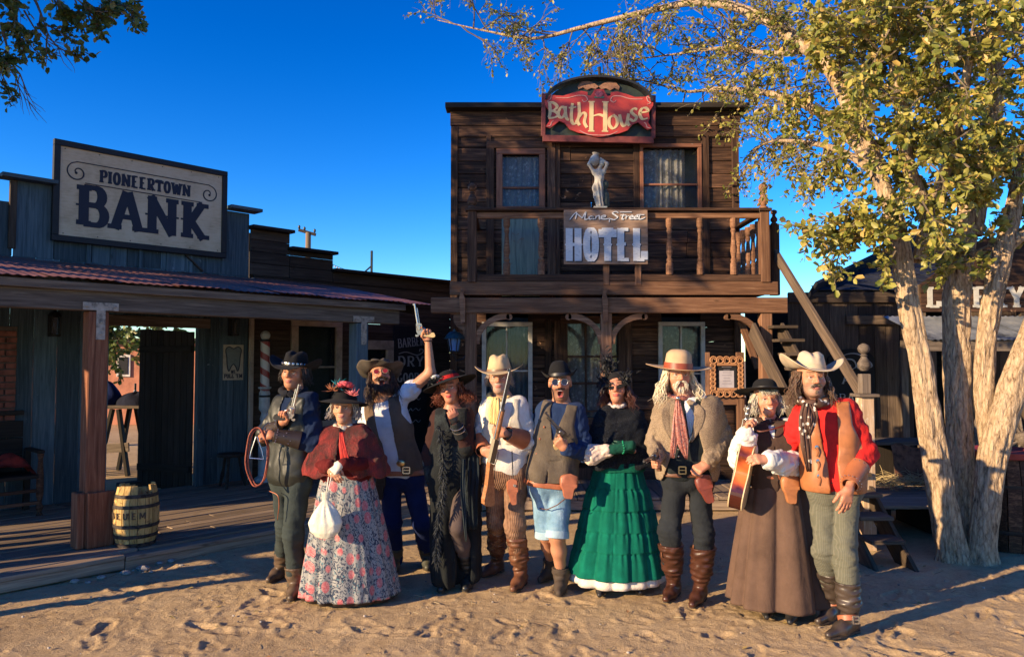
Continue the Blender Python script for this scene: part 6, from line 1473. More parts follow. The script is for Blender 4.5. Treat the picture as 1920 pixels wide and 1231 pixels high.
        pr.append((w+(s.J['e'+k]-w).normalized()*.07, w+F*.02*sc, .029, .025*sc, .016)); s.hands.append((pr, w+F*.05*sc, glove, F, w)); s.grip = w+F*.085*sc+Nn*.030*sc
        return s.grip, F, Nn, T
    def body(s, arms='', legs=''):
        parts = []; cols = []
        j = s.J; sh = lambda L, o: [(q[0], q[1], q[2]+o, q[3]+o, q[4]) for q in L]; allp = sh(s.torso+s.hips, -.018)+s.neckp
        for k in 'ab':
            allp = allp+sh(s.arm[k], 0 if k in arms else -.012)
            if k in s.leg and legs != '-': allp = allp+sh(s.leg[k], 0 if k in legs else -.016)
        pts = np.array([tuple(q_) for pr in allp for q_ in pr[:2]]); nz = float((s.hd - Vector(s.hm[2])*.085*s.hs).z)
        fb = lambda p: np.maximum(s.U_(p, allp), np.minimum(p[:, 2]-nz, .15-np.hypot(p[:, 0]-s.hd.x, p[:, 1]-s.hd.y)))
        v, f = surf(fb, pts.min(0)-.13, pts.max(0)+.13, .0125); parts.append((v, f)); cols.append(np.tile(s.skin, (len(v), 1)))
        hp = s.neckp; lo, hi = A3(s.hd)-.15*s.hs, A3(s.hd)+.15*s.hs; lo[2] -= .03
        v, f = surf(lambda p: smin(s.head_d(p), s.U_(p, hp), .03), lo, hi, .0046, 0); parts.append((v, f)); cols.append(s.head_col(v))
        for pr, c_, gl, F, w in s.hands:
            pts = np.array([tuple(q_) for q in pr for q_ in q[:2]]); v, f = surf(lambda p: s.U_(p, pr), pts.min(0)-.03, pts.max(0)+.03, .0042, 0); parts.append((v, f))
            cc = np.tile(s.skin*np.array((1.0, .92, .9)), (len(v), 1))
            if gl is not None: cc[(v-A3(w)) @ A3(F) < gl[1]] = gl[0]
            cols.append(cc)
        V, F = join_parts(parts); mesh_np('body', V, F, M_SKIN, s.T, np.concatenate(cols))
    def wear(s, name, fn, lo, hi, mat, h=.0085, parent=None, colf=None):
        v, f = surf(fn, lo, hi, h); o = mesh_np(name, v, f, mat, parent or s.T, colf(v) if colf is not None else None)
        return o
    def bb(s, keys, m=.2):
        a = np.array([tuple(s.J[k]) for k in keys]); return a.min(0)-m, a.max(0)+m
    # ---- clothes
    def shirt(s, mat, off=.014, sleeves='ab', sl=1.0, puff=.010, hem=.06, collar=0, seed=1, amp=.006, name='shirt', cuff={}):
        pr = s.torso+s.hips[:2]; ar = []
        for k in sleeves:
            a1, a2 = s.arm[k]; e = a2[0].lerp(a2[1], max(0, sl-1 if sl > 1 else 0)) if sl != 1 else a2[1]
            if sl < .9: ar.append((a1[0], a1[0].lerp(a1[1], sl), a1[2]+.004, a1[3]+.022, .05))
            else: ar += [(a1[0], a1[1], a1[2]+puff*.35, a1[3]+puff*1.3, .05), (a2[0], a2[0].lerp(a2[1], cuff.get(k, .94)), a2[2]+puff*1.2, a2[3]+puff*.7+(.012 if k in cuff else 0), .03)]
        hz = float((s.H).z)-hem; U3 = A3(s.up)
        nc = s.neckp[0]; zt = float((s.hd - Vector(s.hm[2])*.150*s.hs - s.S).dot(s.up))
        def fn(p, keep_=False):
            d = s.U_(p, pr, off) + amp*(.45 if name != 'tee' else 1)*wob(p, seed, .13)
            x, f_, z = s.loc(p)
            if collar: d = smin(d, cone(p, nc[0], nc[1], nc[2]+.016, nc[3]+.018), .025)
            d = smax(d, z-((zt+.012 if collar else .050) - .22*np.clip(f_, 0, .12)), .010)
            if ar: d = smin(d, s.U_(p, ar if not keep_ else ar[::2], off*.5)+amp*wob(p, seed+3, .10)+amp*.5*wob(p*np.array((1, 1, .6), f32), seed+9, .045), .035)
            if keep_: return d
            return smax(d, hz-p[:, 2], .01) if not sleeves else np.maximum(d, np.where(np.abs(x) < s.w*.62, hz-p[:, 2], -1))
        s.sf = lambda p: fn(p, True)
        lo, hi = s.bb(['sa', 'sb', 'ha', 'hb'] + ['e'+k for k in sleeves]+(['w'+k for k in sleeves] if sl >= .9 else []), .17); return s.wear(name, fn, lo, hi, mat)
    def vest(s, mat, off=.024, hem=.04, v=(.30, .085), open_=0.0, flare=.0, seed=3, amp=.004, name='vest', lapel=0, bottom=.0):
        pr = s.torso+s.hips[:2]; hz = float(s.H.z)-hem; L = (s.S-s.H).length
        def fn(p):
            x, f_, z = s.loc(p); d = np.minimum(s.U_(p, pr, off), s.sf(p)-.009) - flare*np.clip((-z-.25)/.25, 0, 1) + amp*wob(p, seed, .16)
            d = smax(d, np.abs(x)-s.w*.56-.07*np.clip((-z-.10)*5, 0, 1), .015)          # arm holes
            wv = v[1]*.68*np.clip(1+z/v[0], 0, 1)+open_*np.clip(-z*4, 0, 1)+bottom*np.clip((-z-L*.75)*5, 0, 1)
            d = np.maximum(d, np.where(f_ > -.02, wv-np.abs(x), -1)); d = np.maximum(d, z-(.066-.15*np.clip(f_, 0, .2)))
            return np.maximum(d, hz-p[:, 2])
        lo, hi = s.bb(['sa', 'sb', 'ha', 'hb'], .18); return s.wear(name, fn, lo, hi, mat, .0075)
    def trousers(s, mat, off=.016, to=.0, seed=5, amp=.007, crotch=.06, name='trousers', flare=0.0, top=.0, kf=None):
        """to = fraction of the shin left bare"""
        pr = s.hips; lg = []
        for k in 'ab':
            a1, a2, a3 = s.leg[k]; an = a3[1].lerp(a3[0], to) if to < 1 else None
            if kf is not None: lg += [(a1[0], a1[0].lerp(a1[1], kf), a1[2]+.002, a1[3]+.022, .05)]
            else: lg += [(a1[0], a1[1], a1[2]+.006, a1[3]+.012, .05), (a2[0], a3[1].lerp(a3[0], to), a2[2]+.012, a3[3]+.028+flare, .04)]
        tz = float(s.H.z)+.09+top
        nl = len(lg)//2
        def fn(p):
            d = smin(s.U_(p, pr, off), smin(s.U_(p, lg[:nl], off*.4, .035), s.U_(p, lg[nl:], off*.4, .035), .006), .03)
            zz = p[:, 2]; kn = np.exp(-((zz-float(s.J['ka'].z))/.12)**2)+np.exp(-((zz-.16)/.12)**2)
            d = d + amp*.7*wob(p*np.array((1, 1, .5), f32), seed, .14) + amp*(.12+kn*.40)*wob(p*np.array((.7, .7, 1.5), f32), seed+4, .09)
            return np.maximum(d, zz-tz)
        ks = ['ha', 'hb', 'ka', 'kb'] + ([] if kf is not None else ['aa', 'ab']); lo, hi = s.bb(ks, .17); return s.wear(name, fn, lo, hi, mat, .009)
    def boots(s, mat, shaft=.75, r=.016, sole=None, name='boot', slouch=.004, toe=1.0, heel=.03, ksel='ab'):
        for k in ksel:
            a, t_, kn = s.J['a'+k], s.J['t'+k], s.J['k'+k]; top = a.lerp(kn, shaft); fd = (t_-a); fd.z = 0; fd.normalize(); hl = a-fd*.045; hl = Vector((hl.x, hl.y, .045)); ball = a+fd*.10; ball.z = .040; tip = a+fd*.20*toe; tip.z = .030
            pr = [(hl, ball, .040, .043, .03), (ball, tip, .042, .026, .03), (a+Vector((0, 0, -.01)), ball+Vector((0, 0, .01)), .044, .038, .04), (a, a.lerp(top, .5), .044, .058+r*.5, .04), (a.lerp(top, .5), top, .058+r*.5, .062+r, .04)]
            tz = float(top.z)
            sd = fd.cross(Z3)
            def fn(p):
                d = s.U_(p, pr); d = d + slouch*wob(p*np.array((.5, .5, 1.6), f32), 17, .07)*np.clip((p[:, 2]-.05)*10, 0, 1)
                d = np.maximum(d, p[:, 2]-tz); d = np.maximum(d, .014-p[:, 2]); return d
            pts = np.array([tuple(a), tuple(t_), tuple(top)]); o = s.wear(name, fn, pts.min(0)-.13, pts.max(0)+.13, mat, .0065)
            mb = MB(); poly = [(-.070, -.030), (-.055, -.038), (.02, -.036), (.10, -.047), (.16, -.042), (.215*toe, -.015), (.22*toe, .0), (.215*toe, .015), (.16, .042), (.10, .047), (.02, .036), (-.055, .038), (-.070, .030)]
            mb.prism(poly, Matrix.Translation((a.x, a.y, .006)) @ Matrix((fd, Vector((-fd.y, fd.x, 0)), Z3)).transposed().to_4x4(), .012)
            hp = [(x, y) for x, y in poly if x < .03]; mb.prism([(-.07, -.03), (-.01, -.036), (-.01, .036), (-.07, .03)], Matrix.Translation((a.x, a.y, -.004)) @ Matrix((fd, Vector((-fd.y, fd.x, 0)), Z3)).transposed().to_4x4(), .011); mb.build('sole', sole or M_SOLE, o)
    def ring(s, name, mat, z0, z1, off=.03, prims=None, tilt=0.0):
        pr = prims or s.hips; c_ = s.H
        def fn(p):
            x, f_, z = s.loc(p); d = s.U_(p, pr, off); zz = p[:, 2]+tilt*x; return np.maximum(np.maximum(d, zz-z1), z0-zz)
        lo, hi = s.bb(['ha', 'hb'], .2); lo[2] = z0-.08; hi[2] = z1+.08; return s.wear(name, fn, lo, hi, mat, .007)
    def cuff(s, k, mat, t0=.45, t1=.95, off=.020, name='leather_cuff'):
        e, w = s.J['e'+k], s.J['w'+k]; a, b = e.lerp(w, t0), e.lerp(w, t1); d = (b-a).normalized(); V_ = MB(); n = 20
        pts = []; prof = [(.047+off, 0), (.050+off, .003), (.036+off*.6, (b-a).length), (.034+off*.55, (b-a).length+.002)]
        M_ = Matrix.Translation(a) @ d.to_track_quat('Z', 'X').to_matrix().to_4x4(); return V_.lathe(prof, M_, 24, cap=False).build(name, mat, s.T, True), M_, (b-a).length
M_SOLE = plain('boot_sole', (.05, .035, .025), .8)
def leather(name, c, rough=.45): return plain(name, c, rough, 0, .18, 9, .45, .25, 90)
def hat(pr, name, mat, crown=(.088, .104, .115), brim=.085, curl=.05, dip=.02, crease=.030, pinch=.25, flat=0, taper=.84, zoff=.052, tilt=(0, 0, 0), band=None, bandh=.022, droop=0, back=0, edge=.0035, asym=0, lump=0, round_=.35):
    """felt hat on a person's head: crown with crease and pinch, brim curled at the sides"""
    n = 72; rx, ry, h = crown; M_ = pr.HM @ Matrix.Translation((0, -.010+back, zoff-.011)) @ Matrix.Rotation(radians(tilt[0]), 4, 'X') @ Matrix.Rotation(radians(tilt[1]), 4, 'Y') @ Matrix.Rotation(radians(tilt[2]), 4, 'Z')
    def top(x, y):
        z = h - crease*math.exp(-(x/.022)**2)*(1-.25*(y/ry)**2) if crease else h
        z -= .020*max(0, y/ry)**2*(1 if crease else 0)
        if crease: z -= pinch*.06*math.exp(-((abs(x)-.05)/.022)**2)*max(0, y/ry)
        return z
    prof = []                                                   # (kind, s)
    prof += [('t', i/7) for i in range(1, 8)] + [('s', i/7) for i in range(1, 8)] + [('b', i/9) for i in range(1, 10)] + [('u', 1-i/9) for i in range(0, 10)] + [('i', i/4) for i in range(1, 5)]
    V_ = [M_ @ Vector((0, 0, top(0, 0)))]; F3 = []; F4 = []
    rngs = []
    for kind, q in prof:
        ring = []
        for i in range(n):
            a = 2*pi*i/n; c_, s_ = cos(a), sin(a); tp = taper
            if kind == 't':
                r_ = q*tp*(1-.0*q); x, y = rx*r_*c_, ry*r_*s_; z = top(x, y)-round_*.06*(q**4)
                if flat: z = h-.004*q**6
            elif kind in 's':
                f_ = 1-(1-tp)*(1-q)**1.3; pn = 1-pinch*.35*(1-q)**2*max(0, s_)**2*min(1, abs(c_)*2.4); x, y = rx*f_*c_*pn, ry*f_*s_
                zt = (top(rx*tp*c_, ry*tp*s_) if not flat else h-.004)-round_*.06*(0 if flat else 1); z = zt*(1-q)
            else:
                ex = brim*q if kind in 'bu' else 0; sh = .98 if kind == 'i' else 1; L_ = math.hypot(rx*c_, ry*s_)
                x, y = rx*c_*sh + ex*c_, ry*s_*sh + ex*s_*1.0
                u = ex/max(brim, .001); z = curl*(c_**2)**1.3*u**1.7*(1+asym*c_) - dip*(max(0, s_)**2)*u**1.5 - dip*.5*(max(0, -s_)**2)*u**1.5 - droop*u**1.4
                if lump: z += lump*sin(3*a+1.0)*u + lump*.7*sin(7*a+u*3)*u
                if kind == 'u': z -= edge
                if kind == 'i': z = z-edge + .03*q
            if lump and kind in 'ts': z += lump*.8*sin(4*a+q*3)*(1-q if kind == 's' else q)
            V_.append(M_ @ Vector((x, y, z)))
    for i in range(n): F3.append((0, 1+i, 1+(i+1) % n, 1+(i+1) % n))
    for r_ in range(len(prof)-1):
        for i in range(n): a = 1+r_*n+i; b = 1+r_*n+(i+1) % n; F4.append((a, a+n, b+n, b))
    me = bpy.data.meshes.new(name); me.from_pydata([tuple(v) for v in V_], [], [f[:3] for f in F3]+F4); me.polygons.foreach_set('use_smooth', [True]*len(me.polygons)); me.materials.append(mat)
    o = link(bpy.data.objects.new(name, me), pr.T)
    if band:
        vb = []; fb = []
        for k, (zz, ofs) in enumerate(((0.002, .0015), (.002, .005), (bandh, .004), (bandh, -.001))):
            for i in range(n):
                a = 2*pi*i/n; q = 1-zz/h; f_ = 1-(1-taper)*(1-q)**1.3; pn = 1-pinch*.35*(1-q)**2*max(0, sin(a))**2*min(1, abs(cos(a))*2.4); vb.append(M_ @ Vector(((rx*f_*pn+ofs)*cos(a), (ry*f_+ofs)*sin(a), zz)))
        for k in range(3):
            for i in range(n): a, b = k*n+i, k*n+(i+1) % n; fb.append((a, b, b+n, a+n))
        MB().add(vb, fb).build('hat_band', band, o, True)
    return o, M_
def hair(pr, name, col, paths, rad=.006, seed=1, wave=.012, wn=3.0, n=12, var=.3, mat=None, jit=.012):
    """locks of hair: paths is a list of (list of head-space points, count)"""
    r = random.Random(seed); V_ = []; F4 = []; C_ = []
    rad *= .62
    for pts, cnt in paths:
        for _ in range(int(cnt*2.2)):
            o_ = [Vector((r.gauss(0, jit), r.gauss(0, jit), r.gauss(0, jit*.6))) for _ in pts]; ln = r.uniform(.8, 1.08)
            q = [Vector(p)+o_[i]*(.5+i*.35) for i, p in enumerate(pts)]; sp = smooth_path(q, 4); k = max(3, int(len(sp)*ln)); sp = sp[:k]; ph, ph2 = r.uniform(0, 6), r.uniform(0, 6); kk = r.uniform(1-var, 1+var); b0 = len(V_)
            for i, p_ in enumerate(sp):
                t_ = i/(k-1); w_ = wave*t_; c_ = p_+Vector((sin(ph+t_*wn*6.28), cos(ph2+t_*wn*6.28), .4*sin(ph2+t_*wn*5)))*w_; rr_ = rad*(1-.8*t_**2)*r.uniform(.9, 1.1)
                for a in range(4): V_.append(pr.HM @ (c_+Vector((cos(a*pi/2)*rr_, sin(a*pi/2)*rr_, 0)))); C_.append([x*kk*(1+.25*(r.random()-.5)) for x in col])
            for i in range(k-1):
                for a in range(4): A_, B_ = b0+i*4+a, b0+i*4+(a+1) % 4; F4.append((A_, B_, B_+4, A_+4))
    return mesh_np(name, [tuple(v) for v in V_], F4, mat or M_HAIR, pr.T, np.array(C_, f32))
M_HAIR = vcol('hair', .42, .5, 0, .3, 300, namt=.25, nscale=120)
def side_locks(x, length, cnt, out=.03, fwd=.02, back=True, start=.03):
    """locks falling from under the hat on both sides and the back"""
    L = []
    for sg in (-1, 1):
        for y0 in (.035, .01, -.02, -.05):
            L.append(([(sg*.074, y0, start), (sg*.088, y0-.005, -.03), (sg*(.092+out*.5), y0+fwd*.3, -.03-length*.45), (sg*(.09+out), y0+fwd, -.03-length)], cnt))
    if back:
        for a in range(-3, 4): L.append(([(.025*a, -.095, .03), (.028*a, -.105, -.05), (.032*a, -.105, -.05-length*.5), (.034*a, -.10, -.05-length*.95)], cnt))
    return L
def skirt(pr, name, mat, c0, c1, r0, r1, n=220, rows=60, pleats=14, amp=.02, tiers=None, seed=1, power=.85, wavez=0, parent=None, ell=.85, hem=0):
    """gathered skirt from waist centre c0 down to hem centre c1"""
    r = np.random.RandomState(seed); ph = r.uniform(0, 6.28, 6); kk = [pleats, int(pleats*1.6), int(pleats*.6), int(pleats*2.7)]; c0, c1 = A3(c0), A3(c1); V = []
    a = np.arange(n)*2*pi/n
    for i in range(rows+1):
        s = i/rows; R0 = r0+(r1-r0)*s**power; am = amp*(.25+.75*s)
        fo_ = np.sin(kk[0]*a+ph[0]+.8*np.sin(3*a+ph[5])+s*.6)*.6+np.sin(kk[1]*a+ph[1]+.5*np.sin(2*a))*.35+np.sin(kk[2]*a+ph[2])*.6+np.sin(kk[3]*a+ph[3]+s)*.15*(1.5-s)
        fo_ = .45*fo_+.85*(2*np.abs(np.sin(.5*kk[0]*a+ph[1]+.9*np.sin(2*a+ph[4])+.35*s))**.8-1.1)
        if tiers:
            ts = [t_ for t_ in tiers if t_ <= s+1e-6]; k = len(ts); t0_ = ts[-1] if ts else 0; t1_ = ([t_ for t_ in tiers if t_ > s+1e-6]+[1.0])[0]; u = (s-t0_)/(t1_-t0_+1e-6)
            ga = np.sin(a*(34+7*k)+k*1.7)*.35*np.exp(-u*3.2)+np.sin(a*(21+5*k)+k*2.9)*.5*np.exp(-u*1.4); rr_ = R0 + am*fo_ + .010*ga + .012*min(1, u*5)*(1 if k else 0) - (.006 if u < .02 else 0)
        else: rr_ = R0+am*fo_
        c_ = c0+(c1-c0)*s; z = c_[2]+wavez*s*np.sin(a*2+ph[4])
        V.append(np.stack([c_[0]+rr_*np.cos(a), c_[1]+rr_*ell*np.sin(a), np.full(n, 1.0)*z], -1))
    V.append(V[-1]*1.0); V[-1] = np.stack([V[-2][:, 0]*.96+c1[0]*.04, V[-2][:, 1]*.96+c1[1]*.04, V[-2][:, 2]+.004], -1)
    V = np.concatenate(V); k = rows+2; id_ = np.arange(k*n).reshape(k, n); nx2 = np.roll(id_, -1, 1); F = np.stack([id_[:-1], id_[1:], nx2[1:], nx2[:-1]], -1).reshape(-1, 4)
    return mesh_np(name, V, F, mat, parent or pr.T)
# ------------------------------------------------------------------ hand-held things
M_GUN = plain('blued_steel', (.16, .165, .18), .28, .9, noise_amt=.2, nscale=30); M_NICKEL = plain('nickel_steel', (.55, .53, .50), .25, .9, noise_amt=.1)
M_IVORY = plain('yellowed_grip', (.62, .45, .22), .4); M_WGRIP = leather('walnut_grip', (.14, .06, .03), .4)
def revolver(o_, d, up, label, steel=M_GUN, grip=M_WGRIP, sc=1.0, blen=.17):
    x = Vector(d).normalized(); z = Vector(up); z = (z-x*z.dot(x)).normalized(); y = z.cross(x); M_ = Matrix.Translation(o_) @ Matrix((x, y, z)).transposed().to_4x4() @ Matrix.Scale(sc, 4)
    T = thing('revolver', label, 'revolver', o_); RX = Matrix.Rotation(pi/2, 4, 'Y')
    MB().lathe([(.0095, .105), (.0085, .115), (.0075, .105+blen), (.004, .105+blen)], M_ @ Matrix.Translation((0, 0, .062)) @ RX, 12).build('barrel', steel, T, True)
    mb = MB(); mb.lathe([(.0045, .11), (.0045, .10+blen*.8)], M_ @ Matrix.Translation((0, .004, .047)) @ RX, 8); mb.box(M_ @ Vector((.10+blen, 0, .072)), (.012, .003, .010), M_.to_3x3().normalized()); mb.build('ejector_rod', steel, T, True)
    prof = []
    MB().lathe([(.012, .046), (.0215, .050), (.0215, .086), (.016, .090)], M_ @ Matrix.Translation((0, 0, .056)) @ RX, 12).build('cylinder', steel, T, 30)
    MB().prism([(.02, .024), (.098, .028), (.108, .046), (.108, .074), (.04, .082), (.012, .072), (.004, .04)], M_ @ Matrix(((1, 0, 0, 0), (0, 0, -1, .009), (0, 1, 0, 0), (0, 0, 0, 1))), .018).build('frame', steel, T)
    g_ = crom([(.004, .05), (.03, .035), (.026, .0), (.012, -.035), (.008, -.062), (-.022, -.068), (-.030, -.05), (-.022, -.02), (-.010, .02)], 3)
    MB().prism(g_, M_ @ Matrix(((1, 0, 0, 0), (0, 0, -1, .013), (0, 1, 0, 0), (0, 0, 0, 1))), .026).build('grip', grip, T)
    MB().prism([(.010, .07), (.018, .092), (.006, .098), (-.004, .088), (.0, .068)], M_ @ Matrix(((1, 0, 0, 0), (0, 0, -1, .004), (0, 1, 0, 0), (0, 0, 0, 1))), .008).build('hammer', steel, T)
    MB().tube([M_ @ Vector((.045+.020*cos(a), 0, .026+.024*sin(a))) for a in [pi+pi*i/10 for i in range(11)]], .003*sc, 6).build('trigger_guard', steel, T, True)
    return T
def ribbon3(name, path, widths, nrm, mat, parent, fold=.006, thick=.004, nw=9, folds=3, seed=1, sub=6, uvx=None):
    """strip of cloth along a path; nrm is roughly its outward side"""
    sp = smooth_path(path, sub); k = len(sp); V_ = []; F4 = []; nrm = Vector(nrm)
    for i, p_ in enumerate(sp):
        t_ = i/(k-1); tg = (sp[min(i+1, k-1)]-sp[max(i-1, 0)]).normalized(); sd = tg.cross(nrm).normalized(); nn = sd.cross(tg); wd = np.interp(t_*(len(widths)-1), range(len(widths)), widths)
        for j in range(nw): u = j/(nw-1)-.5; V_.append(p_+sd*(u*wd)+nn*(fold*sin(u*folds*6.28+seed+t_*3)+fold*.5*sin(t_*9+u*5+seed)))
    for i in range(k-1):
        for j in range(nw-1): q = i*nw+j; F4.append((q, q+1, q+nw+1, q+nw))
    n_ = len(V_); V_ += [v+nrm.normalized()*-thick for v in V_]; F4 += [tuple(a+n_ for a in f[::-1]) for f in F4]
    for i in range(k-1): a, b = i*nw, (i+1)*nw; F4 += [(a, b, b+n_, a+n_), (a+nw-1, a+nw-1+n_, b+nw-1+n_, b+nw-1)]
    F4 += [tuple(x) for x in ([j, j+n_, j+1+n_, j+1] for j in range(nw-1))] + [tuple(x) for x in ([(k-1)*nw+j, (k-1)*nw+j+1, (k-1)*nw+j+1+n_, (k-1)*nw+j+n_] for j in range(nw-1))]
    return mesh_np(name, [tuple(v) for v in V_], F4, mat, parent)
def neck_scarf(pr, mat, r=.075, z=-.125, drop=.0, name='neckerchief', tails=(), rr=.022):
    M_ = pr.HM; pts = []
    for i in range(25): a = 2*pi*i/24; pts.append(M_ @ Vector((r*sin(a), -.01+r*.95*cos(a), z-.018*cos(a)*1.0 - .012*abs(sin(3*a)))))
    mb = MB(); mb.tube(pts, [rr*(1+.2*sin(i*2.3)) for i in range(25)], 10, cap=False); o = mb.build(name, mat, pr.T, True)
    return o
def gun_hand(pr, k, d, up, curl=(1.25, 1.35, .9), index=(.5, .7, .4), thumb=.9, sc=1.05):
    F = Vector(d).normalized(); T = Vector(up); T = (T-F*T.dot(F)).normalized(); sg = 1 if k == 'a' else -1; Nn = T.cross(F)*sg
    pr.add_hand(k, F, Nn, curl, thumb, sc, 0, None, index, sg); return pr.J['w'+k]+F*.058+Nn*.027, F, T
def fit(pr, k, px, py, dy): return P(px, py, pr.Y+dy)
def holster(pr, mat, top, bot, nrm, w=.085, name='holster'):
    a, b = Vector(top), Vector(bot); d = (b-a); L = d.length; d.normalize(); nrm = Vector(nrm); nrm = (nrm-d*nrm.dot(d)).normalized(); sd = d.cross(nrm)
    M_ = Matrix.Translation(a) @ Matrix((sd, -d, nrm)).transposed().to_4x4(); k = w/.085
    poly = crom([(-.045*k, .02), (-.05*k, -.05), (-.035*k, -L*.55), (-.03*k, -L*.95), (-.01*k, -L), (.02*k, -L*.97), (.035*k, -L*.6), (.05*k, -.06), (.05*k, .01), (0, .035)], 3)
    o = MB(); n = len(poly); vs = []
    for (zz, s_) in ((-.018, .9), (-.006, 1), (.010, 1), (.022, .82)): vs += [M_ @ Vector((x*s_, y, zz)) for x, y in poly]
    fs = [(r_*n+i, r_*n+(i+1) % n, (r_+1)*n+(i+1) % n, (r_+1)*n+i) for r_ in range(3) for i in range(n)]+[tuple(range(n-1, -1, -1)), tuple(range(3*n, 4*n))]
    o.add(vs, fs); h_ = o.build(name, mat, pr.T, 50)
    MB().box(M_ @ Vector((0, -L*.35, .020)), (w*1.0, .022, .010), M_.to_3x3()).build('strap', mat, h_)
    return h_
F2 = Vector((0, -1, 0))
L_BR = leather('brown_leather', (.13, .052, .026)); L_RED = leather('red_brown_leather', (.34, .11, .05)); L_DK = leather('dark_leather', (.045, .03, .022)); L_BK = leather('black_leather', (.018, .017, .018)); L_TAN = leather('tan_leather', (.42, .17, .06), .5)
M_BUCK = plain('brass_buckle', (.62, .45, .22), .3, .9)
def buckle(pr, p_, w=.05, h=.045, mat=None):
    mb = MB(); p_ = Vector(p_)
    for (x, z, a, b) in ((0, h/2, w, .009), (0, -h/2, w, .009), (-w/2, 0, .009, h), (w/2, 0, .009, h)): mb.box(p_+Vector((x, -.004*abs(x and 1), z)), (a, .010, b))
    mb.box(p_, (w*.9, .006, .006)); mb.build('buckle', mat or M_BUCK, pr.T)
def buttons(pr, pts, r=.008, mat=None, name='button'):
    for p_ in pts: MB().lathe([(r, 0), (r, .003), (r*.5, .005)], Matrix.Translation(p_) @ Matrix.Rotation(pi/2, 4, 'X'), 10).build(name, mat or L_RED, pr.T, True)
def shoes(pr):
    for k in 'ab':
        a_ = pr.J['a'+k]; d = pr.J['t'+k]-a_; d.z = 0; d.normalize(); q = Vector((a_.x, a_.y, .045))
        fn = lambda p: np.maximum(smin(smin(cone(p, q-d*.04, q+d*.10, .036, .034), cone(p, q, q+Vector((0, 0, .07)), .040, .036), .03), cone(p, q+d*.1, q+d*.17-Vector((0, 0, .012)), .032, .020), .03), .004-p[:, 2])
        v_, f_ = surf(fn, A3(a_)-.26, A3(a_)+.26, .0065); mesh_np('shoe', v_, f_, L_BK, pr.T)
# front surface point of a person at a pixel column/row: march the field towards the body
def front(pr, px, py, off=.03, prims=None):
    r = ray(px, py); o_ = np.array((0, 0, CAMH)); d = np.array(tuple(r)); ks = np.linspace(pr.Y-.5, pr.Y+.4, 160); pts = (o_+d*(ks/r.y)[:, None]).astype(f32)
    dd = pr.U_(pts, prims or (pr.torso+pr.hips), off); i = np.where(dd < 0)[0]; i = i[0] if len(i) else int(np.argmin(dd)); return Vector(pts[i])
HEADV = lambda pr, x, y, z: pr.HM @ Vector((x, y, z))
def glasses(pr, lens, rim, r=.022, oval=1.0, z=.004, pink=None):
    T = MB(); 
    for sg in (-1, 1):
        c_ = (sg*.033, .107, z); MB().lathe([(r*.98, 0), (r*.98, .002)], pr.HM @ Matrix.Translation(c_) @ Matrix.Rotation(-pi/2, 4, 'X') @ Matrix.Scale(oval, 4, (0, 1, 0)), 18).build('lens', lens, pr.T, True)
        T.tube([HEADV(pr, sg*.033+r*cos(a*pi/9), .108, z+r*oval*sin(a*pi/9)) for a in range(19)], .0018, 5, cap=False); T.tube([HEADV(pr, sg*(.033+r), .106, z+.005), HEADV(pr, sg*.076, .08, z+.008), HEADV(pr, sg*.082, .0, z+.008)], .0016, 5)
    T.tube([HEADV(pr, -.012, .108, z+.003), HEADV(pr, 0, .114, z+.006), HEADV(pr, .012, .108, z+.003)], .0016, 5); T.build('spectacle_frame', rim, pr.T)

# ================================================================== 1: man in black hat with folded arms
p1 = Person('man in black concho hat and navy shirt, arms folded, holding revolver upright', 5.80,
    dict(sa=(526, 764, .10), sb=(583, 755, -.08), ea=(500, 815, .02), wa=(530, 795, -.19), eb=(590, 830, -.13), wb=(512, 815, -.22), ha=(532, 900, .06), hb=(560, 900, -.04), ka=(536, 985, .14), kb=(549, 1005, -.06), gaa=(530, 1080), gta=(512, 1089), gab=(555, 1112), gtb=(538, 1138)),
    (552, 697), (.46, .23, .14), yaw=-8, roll=-4, fat=.92, stub=None, hs=.97)
C_NAVY = cloth('navy_shirt', (.008, .017, .046)); C_GRN = cloth('grey_green_trousers', (.036, .046, .044))
p1.shirt(C_NAVY, .014, puff=.016, amp=.008, collar=1, cuff=dict(a=.40, b=.42))
p1.vest(leather('black_green_leather_vest', (.016, .018, .014), .5), hem=.03, v=(.25, .06))
p1.trousers(C_GRN, .014, amp=.010); p1.boots(leather('dusty_brown_boot', (.10, .065, .04)), .35)
g_, F_1, T_1 = gun_hand(p1, 'a', (.26, -.12, 1), (1, -.1, -.2)); p1.add_hand('b', (-1, .05, -.05), (.1, .8, -.5), (.9, .9, .6), .5, 1.05, side=-1)
p1.body()
L_STUD = leather('studded_black_leather', (.035, .024, .02))
for k in 'ab':
    o, M_, L_ = p1.cuff(k, L_STUD, .35, .98, .020); mb = MB()
    for i in range(14):
        for zz in (.1, .9): a = i*2*pi/14; mb.ball(M_ @ Vector(((.063-.012*zz)*cos(a), (.063-.012*zz)*sin(a), L_*zz)), .0042, 6, 4)
        mb.ball(M_ @ Vector((.060*cos(a), .060*sin(a), L_*(.5+.18*sin(i*1.8)))), .0042, 6, 4)
    mb.build('stud', M_NICKEL, o)
FELT_BK = cloth('black_felt', (.012, .012, .013), weave=250, fold=.1)
o, M_ = hat(p1, 'cowboy_hat', FELT_BK, brim=.095, curl=.07, dip=.03, tilt=(3, 0, 0), band=L_BK, bandh=.024); mb = MB()
for i in range(9): a = radians(20+i*17.5); mb.lathe([(.011, 0), (.009, .004), (.002, .005)], M_ @ Matrix.Translation((.094*cos(a), .110*sin(a), .014)) @ Vector((cos(a), sin(a), 0)).to_track_quat('Z', 'X').to_matrix().to_4x4(), 8)
mb.build('concho', M_NICKEL, o)
